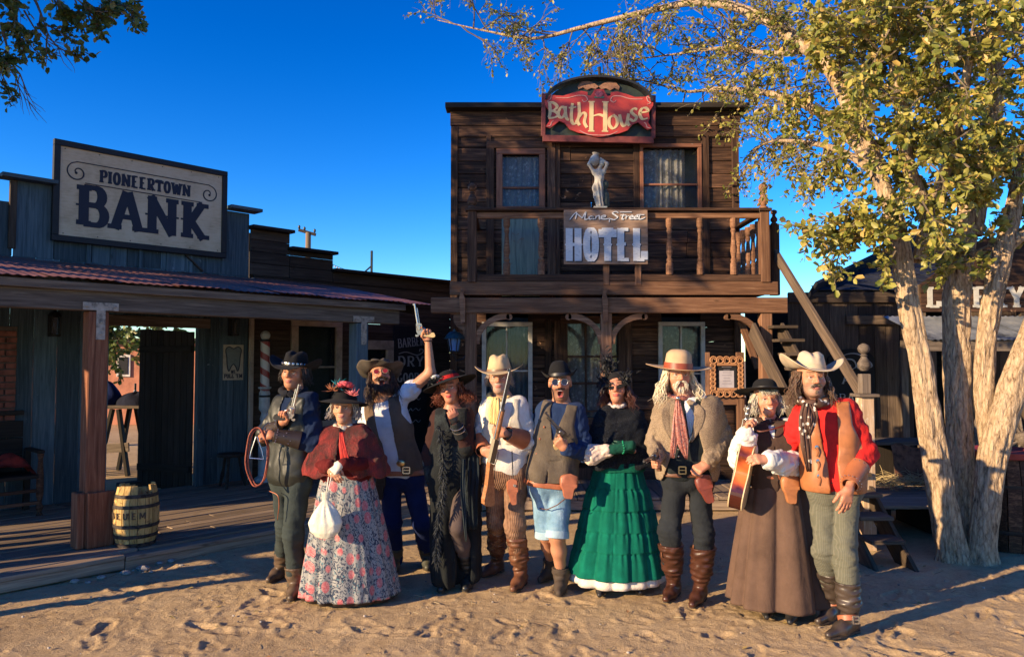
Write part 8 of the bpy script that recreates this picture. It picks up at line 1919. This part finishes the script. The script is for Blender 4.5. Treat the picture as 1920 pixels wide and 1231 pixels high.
# ================================================================== 7: woman in green tiered skirt
p7 = Person('woman in feathered black hat, knitted cape and green tiered skirt', 6.0,
    dict(sa=(1130, 783, -.02), sb=(1194, 783, .02), ea=(1115, 848, -.02), wa=(1150, 840, -.24), eb=(1208, 852, -.02), wb=(1175, 840, -.20), ha=(1142, 895), hb=(1178, 895), ka=(1144, 1000), kb=(1176, 1000), gaa=(1130, 1110), gta=(1118, 1136), gab=(1190, 1105), gtb=(1200, 1118)),
    (1157, 726), (.52, .25, .17), yaw=-14, pitch=6, hs=.94, fem=1, lips=(.52, .10, .09))
m, t, b = mat_new('black_mohair'); v = coords(t, (1, 1, 1), False); n1 = noise(t, v, 90, 4, .75, 1.0); n2 = noise(t, v, 14, 4, .6)
t.links.new(ramp(t, n1, [(.40, (.006, .007, .010)), (.56, (.014, .017, .024)), (.70, (.055, .062, .078))]), b.inputs['Base Color']); b.inputs['Roughness'].default_value = .95; b.inputs['Sheen Weight'].default_value = .05; b.inputs['Specular IOR Level'].default_value = .1; bump(t, b, math_n(t, 'ADD', n1, n2), 1, .02)
C_GREEN = cloth('emerald_cotton', (.002, .105, .068), fold=.3, c2=(.004, .16, .10))
cape(p7, m, P(1150, 878, 5.9).z, .30, .125, open_=0, amp=.007)
GLG = (.006, .045, .03); p7.add_hand('a', (.95, -.05, .0), (.1, .9, -.1), (.4, .4, .3), .3, .9, glove=(GLG, .3), side=1); p7.add_hand('b', (-1, -.05, .05), (0, .9, .2), (.5, .5, .4), .3, .9, glove=(GLG, .3), side=-1); p7.body(legs='-')
M_GLOVE = cloth('dark_green_glove', (.006, .05, .034)); sat = cloth('cream_satin_sleeve', (.66, .52, .42), rough=.4, weave=60)
fa = lambda q: P(1108+q*60, 852-q*14, 5.78-.06*q)
v_, f_ = surf(lambda p: smin(cone(p, fa(.05), fa(.45), .085, .045), cone(p, fa(.45), fa(.5), .045, .05), .02)+.006*wob(p, 4, .05), A3(fa(.2))-.2, A3(fa(.3))+.2, .007); mesh_np('satin_cuff', v_, f_, sat, p7.T)
v_, f_ = surf(lambda p: cone(p, fa(.5), fa(1.25), .043, .04)+.003*wob(p, 7, .05), A3(fa(.8))-.2, A3(fa(.8))+.2, .007); mesh_np('glove_cuff', v_, f_, M_GLOVE, p7.T)
mb = MB()
for i in range(14): a = i*2*pi/14; c_ = fa(1.0); mb.ball(c_+Vector((.004*sin(i), .045*cos(a), .045*sin(a))), .008, 7, 5)
mb.build('bracelet', plain('green_beads', (.01, .22, .10), .15), p7.T, True)
skirt(p7, 'skirt', C_GREEN, P(1158, 872, 6.02), (P(1157, 1000, 6.02).x, 6.02, .13), .178, .375, pleats=13, amp=.022, tiers=(.20, .40, .58, .76), seed=5, ell=.85, rows=90, n=300)
skirt(p7, 'petticoat', cloth('white_petticoat', (.66, .58, .50)), P(1158, 980, 6.02), (P(1157, 1000, 6.02).x, 6.02, .065), .25, .368, pleats=13, amp=.020, seed=5, ell=.85, rows=16, wavez=.006)
p7.ring('waistband', cloth('green_waistband', (.005, .09, .055)), p7.H.z+.06, p7.H.z+.13, .035)
shoes(p7)
o, M_ = hat(p7, 'feathered_hat', FELT_BK, (.080, .095, .085), brim=.035, curl=.01, dip=.02, crease=0, pinch=0, droop=.015, tilt=(-10, -10, 0), round_=.7, zoff=.05)
rr_ = random.Random(14); mb = MB()
for (c_, n_, sp_, up_) in (((-.05, .0, .13), 170, (.024, .02, .05), (-.1, 0, .6)), ((.07, .06, .03), 90, (.03, .025, .02), (.3, .2, .1)), ((-.07, .07, .0), 70, (.025, .03, .012), (-.5, .3, -.1)), ((-.09, .0, .02), 90, (.02, .05, .02), (-.6, 0, 0))):
    for i in range(n_): q = Vector(c_)+Vector((rr_.gauss(0, sp_[0]), rr_.gauss(0, sp_[1]), rr_.gauss(0, sp_[2]))); d = (Vector(up_)+Vector((rr_.gauss(0, .7), rr_.gauss(0, .7), rr_.gauss(0, .7)))).normalized(); mb.tube([M_ @ q, M_ @ (q+d*.026), M_ @ (q+d*.048+Vector((0, 0, -.008)))], [.003, .0065, .001], 4)
mb.build('feather', plain('black_feather7', (.010, .011, .013), .6), o)
hair(p7, 'hair', (.075, .022, .014), side_locks(.07, .13, 10, .035, .02, start=.02), .0062, 19, .020, 2.6, jit=.014)
neck_scarf(p7, cloth('white_ruffle_collar', (.55, .48, .44)), .062, -.125, rr=.014, name='ruffle_collar')

# ================================================================== 8: tall man in tweed
p8 = Person('tall long white haired man in tweed jacket and wide tan hat', 5.6,
    dict(sa=(1244, 764, .02), sb=(1338, 764, -.02), ea=(1226, 828, .03), wa=(1233, 862, -.20), eb=(1358, 822, 0), wb=(1326, 870, -.19), ha=(1268, 892), hb=(1308, 892), ka=(1256, 995, -.02), kb=(1320, 1000, -.04), gaa=(1264, 1116), gta=(1244, 1134), gab=(1313, 1126), gtb=(1292, 1146)),
    (1272, 701), (.54, .28, .19), yaw=-2, hs=1.0, age=.6, brow=(.5, .46, .38))
m, t, b = mat_new('tan_tweed'); v = coords(t, (1, 1, 1), False); n1 = noise(t, v, 260, 3, .7); n2 = noise(t, v, 6, 4, .6)
t.links.new(ramp(t, math_n(t, 'ADD', math_n(t, 'MULTIPLY', n1, .8), math_n(t, 'MULTIPLY', n2, .2)), [(.38, (.07, .045, .028)), (.5, (.23, .165, .105)), (.62, (.38, .29, .19))]), b.inputs['Base Color']); b.inputs['Roughness'].default_value = .95; bump(t, b, math_n(t, 'ADD', n1, math_n(t, 'MULTIPLY', noise(t, v, 11, 3, .5, .6), 2)), .5, .006); TWEED = m
p8.shirt(cloth('white_dress_shirt', (.66, .66, .66)), .010, sleeves='', hem=-.05, collar=1); p8.vest(cloth('black_brocade_vest', (.012, .015, .016), c2=(.03, .04, .042)), .020, hem=.02, v=(.26, .06), name='waistcoat')
def jacket(p):
    pr = p8.torso+p8.hips[:2]; x, f_, z = p8.loc(p); d = p8.U_(p, pr, .034); ar = []
    for k in 'ab': a1, a2 = p8.arm[k]; ar += [(a1[0], a1[1], .074, .066, .05), (a2[0], a2[1].lerp(a2[0], .10), .064, .052, .02)]
    ad = p8.U_(p, ar)+.007*wob(p, 7, .07)+.004*wob(p, 27, .035); d = d - .02*np.clip((-z-.35)*4, 0, 1)+.004*wob(p, 9, .2)
    op = np.where(z > -.10, .045+.35*np.clip(z+.10, -.05, .2)*1.0, .045+.30*np.clip(-z-.10, 0, .5)); d = np.maximum(d, np.where(f_ > -.01, op-np.abs(x+.012), -1)); hz = p8.H.z-.015+.30*np.clip(np.abs(x)-.10, -.2, .2)*-.25; d = np.maximum(d, hz-p[:, 2]); d = np.maximum(d, z-(.068-.1*np.clip(f_, 0, .1)))
    return smin(d, ad, .035)
lo, hi = p8.bb(['sa', 'sb', 'ea', 'eb', 'wa', 'wb', 'ha', 'hb'], .16); p8.wear('tweed_jacket', jacket, lo, hi, TWEED, .008)
for sg in (-1, 1):
    L_ = [front(p8, 1276+sg*14, 750, .036), front(p8, 1281+sg*30, 772, .040), front(p8, 1280+sg*28, 800, .040), front(p8, 1279+sg*17, 828, .040)]; ribbon3('lapel', L_, [.03, .085, .06, .012], (0, -1, .05), TWEED, p8.T, .002, .006, folds=1)
p8.trousers(cloth('charcoal_trousers', (.020, .023, .027)), .018, to=.68, amp=.010); p8.boots(leather('dark_brown_riding_boot', (.060, .022, .013), .34), .76, .034, slouch=.006)
for k in 'ab':
    top = p8.J['a'+k].lerp(p8.J['k'+k], .78)
    for sx in (-1, 1): ribbon3('pull_strap', [top+Vector((sx*.074, -.02, -.10)), top+Vector((sx*.080, -.02, -.02)), top+Vector((sx*.078, -.02, .015)), top+Vector((sx*.070, -.015, -.01))], [.016]*4, (sx, -.3, 0), L_BR, p8.T, 0, folds=0)
g_, F_8, T_8 = gun_hand(p8, 'a', (-.55, -.9, -.10), (0, 0, 1)); p8.add_hand('b', (-.9, -.35, -.35), (.1, .6, -.8), (1.0, 1.2, .8), .8, 1.1, side=-1); p8.body()
hat(p8, 'wide_tan_hat', cloth('light_brown_felt', (.46, .31, .18), weave=250, fold=.1), (.094, .108, .135), brim=.125, curl=.015, dip=.0, crease=0, pinch=0, tilt=(-3, 3, 0), band=leather('russet_hat_band', (.28, .06, .025)), bandh=.045, taper=.88, round_=.55, droop=-.01, zoff=.045)
WHH = (.66, .58, .42)
hair(p8, 'hair', WHH, side_locks(.07, .17, 13, .055, .04), .0062, 31, .018, 2.0, jit=.014)
hair(p8, 'moustache', (.68, .62, .50), [([(sg*.004, .113, -.044), (sg*.020, .112, -.050), (sg*.034, .098, -.070), (sg*.038, .090, -.110)], 18) for sg in (-1, 1)]+[([(sg*.010, .095, -.085), (sg*.012, .098, -.105), (sg*.008, .095, -.135)], 8) for sg in (-1, 1)], .0042, 5, .004, 1.5, jit=.006)
m, t, b = mat_new('paisley_silk'); v = coords(t, (1, 1, 1), False); n1 = noise(t, v, 34, 3, .6, 3.0); vo = t.nodes.new('ShaderNodeTexVoronoi'); vo.inputs['Scale'].default_value = 60; t.links.new(v, vo.inputs['Vector'])
c = ramp(t, n1, [(.36, (.05, .03, .04)), (.45, (.34, .07, .045)), (.55, (.46, .20, .14)), (.66, (.12, .10, .14))]); t.links.new(mix(t, ramp(t, vo.outputs['Distance'], [(.1, (.8,)*3), (.22, (0, 0, 0))]), c, (.5, .36, .28)), b.inputs['Base Color']); b.inputs['Roughness'].default_value = .5; PAIS = m
neck_scarf(p8, PAIS, .082, -.135, rr=.018, name='paisley_scarf')
fz = p8.Y-.19
ribbon3('scarf_tail', [P(1271, 750, fz), P(1268, 790, fz), P(1264, 830, fz), P(1260, 858, fz+.01)], [.03, .05, .05, .03], (0, -1, 0), PAIS, p8.T, .006); ribbon3('scarf_tail', [P(1272, 750, fz-.01), P(1276, 790, fz-.015), P(1281, 830, fz-.012), P(1287, 860, fz)], [.03, .075, .085, .015], (0, -1, 0), PAIS, p8.T, .006)
MB().ball(P(1271, 746, fz-.02), (.016, .012, .014), 10, 7).build('scarf_slide', M_NICKEL, p8.T, True)
p8.ring('belt', L_BR, p8.H.z+.01, p8.H.z+.055, .028); buckle(p8, front(p8, 1279, 881, .034), .05, .05); buttons(p8, [front(p8, 1272, 842+i*13, .028) for i in range(2)], .006, M_NICKEL)
MB().tube([front(p8, 1284, 838, .03), P(1290, 832, fz+.02), P(1297, 815, fz+.03), front(p8, 1294, 790, .03)], .0025, 5).build('watch_chain', M_NICKEL, p8.T)
holster(p8, leather('oxblood_holster', (.16, .035, .022)), P(1318, 898, 5.44), P(1331, 942, 5.42), (0, -1, 0), .10)
revolver(g_, F_8, T_8, 'dark revolver levelled by the tall man in tweed', M_GUN, L_BR)

# ================================================================== 9: woman with guitar
p9 = Person('smiling grey haired woman in black hat and brown skirt with guitar', 5.38,
    dict(sa=(1411, 808, .02), sb=(1474, 808, -.02), ea=(1394, 856, -.04), wa=(1399, 812, -.20), eb=(1497, 872, -.04), wb=(1440, 862, -.41), ha=(1434, 902), hb=(1474, 902), ka=(1438, 1000), kb=(1472, 1000), gaa=(1440, 1150), gta=(1436, 1175), gab=(1488, 1160), gtb=(1476, 1186)),
    (1437, 746), (.56, .30, .20), yaw=-6, hs=.95, roll=3, fem=1, smile=1.4, age=.5, brow=(.34, .28, .22))
p9.shirt(cloth('white_blouse', (.66, .65, .60)), .014, puff=.040, amp=.010, hem=.0); p9.vest(cloth('dark_brown_vest', (.055, .034, .026)), .030, hem=.075, v=(.06, .03), flare=.01, open_=.004)
neck_scarf(p9, cloth('brown_stand_collar', (.05, .03, .024)), .070, -.138, rr=.022, name='stand_collar'); SKB = cloth('brown_twill_skirt', (.105, .064, .046), fold=.4); skirt(p9, 'skirt', SKB, P(1452, 888, 5.40), (P(1456, 1000, 5.42).x, 5.42, .085), .176, .335, pleats=9, amp=.036, seed=12, ell=.9, power=.8)
p9.add_hand('a', (.1, -.2, .95), (.75, -.4, .1), (1.0, 1.2, .8), .8, .95, side=1); p9.add_hand('b', (-.95, -.2, .12), (.1, .7, -.6), (.45, .6, .4), .5, .95, side=-1); p9.body(legs='-')
o, M_ = hat(p9, 'wide_black_hat', FELT_BK, (.090, .104, .085), brim=.115, curl=.01, dip=-.01, crease=0, pinch=0, tilt=(10, 4, 0), round_=.5, droop=.01, back=-.018, zoff=.058, band=L_BK)
hair(p9, 'hair', (.46, .42, .34), side_locks(.072, .075, 9, .0, .02) + [([(x, .075, .065), (x*1.1, .098, .045), (x*1.2, .102, .028)], 5) for x in (-.04, -.02, 0, .02, .04)], .0055, 41, .006, 1.2)
p9.ring('belt', L_RED, p9.H.z+.035, p9.H.z+.075, .045, tilt=.12); holster(p9, leather('russet_holster', (.36, .14, .055)), P(1482, 898, 5.20), P(1483, 943, 5.19), (0, -1, 0), .105); buttons(p9, [front(p9, 1418, 823, .036), front(p9, 1408, 912, .05)], .007, M_BUCK)
ribbon3('guitar_strap', [P(1482, 792, 5.30), P(1462, 800, 5.20), P(1430, 808, 5.14), P(1416, 806, 5.18)], [.022, .011, .009, .008], (0, -1, .3), leather('strap', (.16, .06, .035)), p9.T, .001)
shoes(p9)
# guitar: its long side towards the camera, face to the left
gN = P(1411, 800, 5.20); gE = P(1381, 950, 5.26); gy_ = (gN-gE).normalized(); gz = Vector((-.90, .42, 0)); gz = (gz-gy_*gz.dot(gy_)).normalized(); gx2 = gy_.cross(gz); gui = thing('guitar', 'sunburst acoustic guitar held edge on by the smiling woman', 'guitar', gE)
Mg = Matrix.Translation(gE) @ Matrix((gx2, gy_, gz)).transposed().to_4x4() @ Matrix.Scale(.90, 4)
ol = crom([(0, 0), (.12, .015), (.185, .10), (.17, .20), (.12, .28), (.125, .36), (.135, .42), (.10, .48), (.03, .50), (0, .50)], 4); ol = ol+[(-x, y) for x, y in ol[::-1]][1:-1]
m, t, b = mat_new('sunburst_varnish'); tc = t.nodes.new('ShaderNodeTexCoord'); c = ramp(t, noise(t, coords(t, (1, 1, 1), False), 4.5, 3, .5, .3), [(.40, (.05, .010, .006)), (.50, (.36, .07, .02)), (.66, (.52, .16, .04))]); t.links.new(c, b.inputs['Base Color']); b.inputs['Roughness'].default_value = .2
MB().prism(ol, Mg @ Matrix.Translation((0, 0, -.05)), .10).build('sides', m, gui); n_ = len(ol)
for zz in (-.053, .045): MB().prism([(x*1.015, (y-.25)*1.012+.25) for x, y in ol], Mg @ Matrix.Translation((0, 0, zz)), .008).build('binding', plain('cream_binding', (.62, .48, .28), .4), gui)
MB().prism([(x*.97, (y-.25)*.98+.25) for x, y in ol], Mg @ Matrix.Translation((0, 0, .0535)), .003).build('top', wood('spruce_top', ((.3, .15, .05), (.45, .25, .10), (.5, .3, .13)), axis=1, knots=0), gui)
MB().lathe([(.048, 0), (.048, .002)], Mg @ Matrix.Translation((0, .33, .0567)), 20).build('sound_hole', M_DARKIN, gui); MB().box(Mg @ Vector((0, .14, .062)), (.13, .02, .012), Mg.to_3x3().normalized()).build('bridge', L_DK, gui)
MB().box(Mg @ Vector((0, .575, .058)), (.046, .18, .022), Mg.to_3x3().normalized()).build('neck', L_BR, gui); MB().box(Mg @ Vector((0, .54, .0715)), (.042, .25, .006), Mg.to_3x3().normalized()).build('fingerboard', L_BK, gui)
MB().box(Mg @ Vector((0, .735, .052)), (.065, .14, .014), Mg.to_3x3().normalized()).build('headstock', L_BK, gui)
for sx in (-1, 1):
    for i in range(3): MB().lathe([(.004, 0), (.004, .02), (.010, .021), (.010, .034), (.004, .036)], Mg @ Matrix.Translation((sx*.03, .69+i*.042, .05)) @ Matrix.Rotation(sx*pi/2, 4, 'Y'), 8).build('tuning_peg', M_NICKEL, gui)
mb = MB()
for i in range(6): x_ = -.018+i*.0072; mb.tube([Mg @ Vector((x_, .14, .070)), Mg @ Vector((x_, .68, .078))], .0008, 4)
so_ = mb.build('strings', M_NICKEL, gui); so_['kind'] = 'stuff'

# ================================================================== 10: man in red shirt
p10 = Person('long haired man in cream hat, red shirt and tan leather vest', 5.08,
    dict(sa=(1506, 776, .08), sb=(1592, 772, -.02), ea=(1476, 835, .22), wa=(1446, 815, .28), eb=(1620, 848, -.05), wb=(1592, 913, -.25), ha=(1545, 915, .02), hb=(1584, 915, -.02), ka=(1548, 1030, .02), kb=(1585, 1042, -.06), gaa=(1566, 1158), gta=(1538, 1170), gab=(1594, 1186), gtb=(1556, 1198)),
    (1521, 706), (.50, .255, .165), yaw=-4, hs=1.0, fat=.94, stub=(.30, .22, .17), age=.4, brow=(.14, .08, .05))
C_RED = cloth('scarlet_shirt', (.55, .022, .020), fold=.6); p10.shirt(C_RED, .014, puff=.024, amp=.008, hem=.03, collar=1, cuff=dict(b=.5))
L_VEST = leather('caramel_leather_vest', (.33, .12, .042), .5); p10.vest(L_VEST, .030, hem=.015, v=(.34, .095), open_=.03, flare=.01)
m, t, b = mat_new('striped_wool'); v = coords(t, (1, 1, 1), False); sp = t.nodes.new('ShaderNodeSeparateXYZ'); t.links.new(v, sp.inputs[0]); st_ = math_n(t, 'SINE', math_n(t, 'MULTIPLY', math_n(t, 'ADD', sp.outputs[0], math_n(t, 'MULTIPLY', sp.outputs[1], .15)), 620)); c = mix(t, ramp(t, st_, [(.5, (0, 0, 0)), (.9, (1, 1, 1))]), (.105, .105, .076), (.14, .135, .10)); t.links.new(c, b.inputs['Base Color']); b.inputs['Roughness'].default_value = .95
bump(t, b, noise(t, coords(t, (1, 1, 1.6), False), 15, 3, .5, .9), .6, .015)
p10.trousers(m, .018, to=.52, amp=.010); p10.boots(leather('black_brown_engineer_boot', (.055, .04, .032), .35), .60, .022, slouch=.006, toe=1.12)
for k in 'ab': a_, kk_ = p10.J['a'+k], p10.J['k'+k]; MB().lathe([(.060, -.018), (.066, -.016), (.068, .014), (.062, .018)], Matrix.Translation(a_.lerp(kk_, .045)+Vector((-.015, -.012, 0))) @ Matrix.Rotation(-.35, 4, 'X'), 24, cap=False).build('ankle_strap', L_RED, p10.T, True)
buckle(p10, p10.J['ab']+Vector((.0, -.085, .03)), .04, .045, M_NICKEL)
p10.add_hand('b', (-.24, -.05, -1), (-.25, .95, 0), (.18, .22, .2), .0, 1.08, .14, side=-1); p10.add_hand('a', (-1, -.1, .1), (0, -.3, -1), (.5, .5, .3), .3, 1.0, side=1); p10.body()
o, M_, L_ = p10.cuff('b', leather('russet_cuff', (.30, .10, .04)), .40, .93, .024); mb = MB()
for zz in (.1, .9):
    for i in range(16): a = i*2*pi/16; mb.ball(M_ @ Vector(((.073-.009*zz)*cos(a), (.073-.009*zz)*sin(a), L_*zz)), .004, 6, 4)
mb.build('stud', M_NICKEL, o)
hat(p10, 'cowboy_hat', cloth('cream_felt', (.50, .40, .275), weave=250, fold=.1), (.090, .104, .115), brim=.095, curl=.085, dip=.015, crease=.026, pinch=.5, tilt=(2, 4, 0), taper=.78, zoff=.058)
hair(p10, 'hair', (.10, .055, .032), side_locks(.072, .15, 12, .03, .02), .0062, 51, .014, 1.8, jit=.013)
hair(p10, 'moustache', (.13, .09, .065), [([(sg*.004, .113, -.043), (sg*.018, .109, -.049), (sg*.032, .096, -.066)], 14) for sg in (-1, 1)]+[([(0, .10, -.082), (0, .10, -.10)], 8)], .0038, 5, .003, jit=.005)
m, t, b = mat_new('brown_white_bandana'); v = coords(t, (1, 1, 1), False); vo = t.nodes.new('ShaderNodeTexVoronoi'); vo.inputs['Scale'].default_value = 26; t.links.new(v, vo.inputs['Vector']); c = mix(t, ramp(t, vo.outputs['Distance'], [(.26, (1, 1, 1)), (.32, (0, 0, 0))]), (.085, .038, .022), (.62, .56, .46)); t.links.new(c, b.inputs['Base Color']); b.inputs['Roughness'].default_value = .7; bump(t, b, noise(t, v, 18, 3, .5), .4, .01); BAND = m
neck_scarf(p10, BAND, .088, -.135, rr=.028, name='bandana'); fz = 4.84
ribbon3('bandana_tail', [P(1513, 755, fz+.03), P(1509, 790, fz), P(1512, 835, fz), P(1517, 884, fz+.02)], [.05, .075, .07, .03], (-.1, -1, 0), BAND, p10.T, .010); ribbon3('bandana_tail', [P(1518, 757, fz+.03), P(1526, 780, fz), P(1516, 815, fz-.01)], [.05, .06, .03], (-.1, -1, 0), BAND, p10.T, .010)
pt_ = [front(p10, 1531, 838, .038), front(p10, 1533, 864, .038), front(p10, 1535, 892, .038)]
buttons(p10, pt_, .014, M_NICKEL, 'concho')
for q in pt_: ribbon3('thong', [q+Vector((0, -.012, 0)), q+Vector((.004, -.016, -.03)), q+Vector((-.002, -.012, -.06))], [.010, .012, .008], (0, -1, 0), L_VEST, p10.T, .001)
p10.ring('belt', L_DK, p10.H.z+.05, p10.H.z+.085, .026)
# ================================================================== statue with urn on the railing
YR = YB+.02; st = thing('statue', 'pale weathered statue of a woman lifting an urn on the balcony', 'statue', P(1124, 390, YR)); sp_ = lambda px, py, dy=0: P(px, py, YR+dy)
def statue(p):
    prs = [(sp_(1126, 384), sp_(1122, 368), .052, .046, .05), (sp_(1122, 368), sp_(1121, 352), .046, .058, .05), (sp_(1121, 352), sp_(1124, 334), .056, .048, .04), (sp_(1124, 334), sp_(1121, 324), .050, .046, .04), (sp_(1115, 324, .0), sp_(1131, 323, 0), .032, .032, .03),
           (sp_(1124, 316), sp_(1127, 310), .025, .022, .02), (sp_(1114, 323), sp_(1104, 308, -.02), .023, .019, .02), (sp_(1104, 308, -.02), sp_(1110, 294, -.01), .018, .015, .015), (sp_(1132, 322), sp_(1139, 307, -.02), .022, .019, .02), (sp_(1139, 307, -.02), sp_(1126, 297, -.01), .018, .014, .015)]
    d = None
    for a, b_, ra, rb, k in prs: e = cone(p, a, b_, ra, rb); d = e if d is None else smin(d, e, k)
    d = np.minimum(d, cone(p, sp_(1128, 307), sp_(1128, 304), .034, .034)); zz = p[:, 2]
    drape = .006*np.sin(np.arctan2(p[:, 1]-YR, p[:, 0]-sp_(1123, 350).x)*9+zz*20)*np.clip((float(sp_(0, 335).z)-zz)*8, 0, 1); return d+drape
a_, b_ = A3(sp_(1124, 390))-.2, A3(sp_(1124, 285))+.2; v_, f_ = surf(statue, a_, b_, .007); M_STAT = plain('weathered_plaster', (.42, .38, .32), .8, noise_amt=.25, nscale=14, c2=(.30, .38, .38)); mesh_np('figure', v_, f_, M_STAT, st)
uz = sp_(1115, 302); MB().lathe([(.02, -.06), (.05, -.03), (.062, .02), (.045, .06), (.032, .08), (.045, .10), (.03, .10)], Matrix.Translation(uz) @ Matrix.Rotation(.15, 4, 'Y'), 16).build('urn', M_STAT, st, True)
MB().box(sp_(1125, 389)-Z3*.012, (.16, .12, .035)).build('plinth', M_STAT, st); MB().lathe([(.05, 0), (.06, .03), (.055, .16), (.02, .22), (.05, .26), (.05, .30), (.01, .34)], Matrix.Translation(sp_(1134, 388, .03)), 14).build('side_pillar', plain('green_bronze', (.05, .065, .055), .7), st, True)

for o in list(bpy.data.objects):
    if o.type == 'MESH' and o.name.split('.')[0] in ('feather', 'stud', 'concho', 'feather_boa', 'boot_lace', 'bootlace', 'print_lines', 'nail_head') and o.parent is not None: o['kind'] = 'stuff'
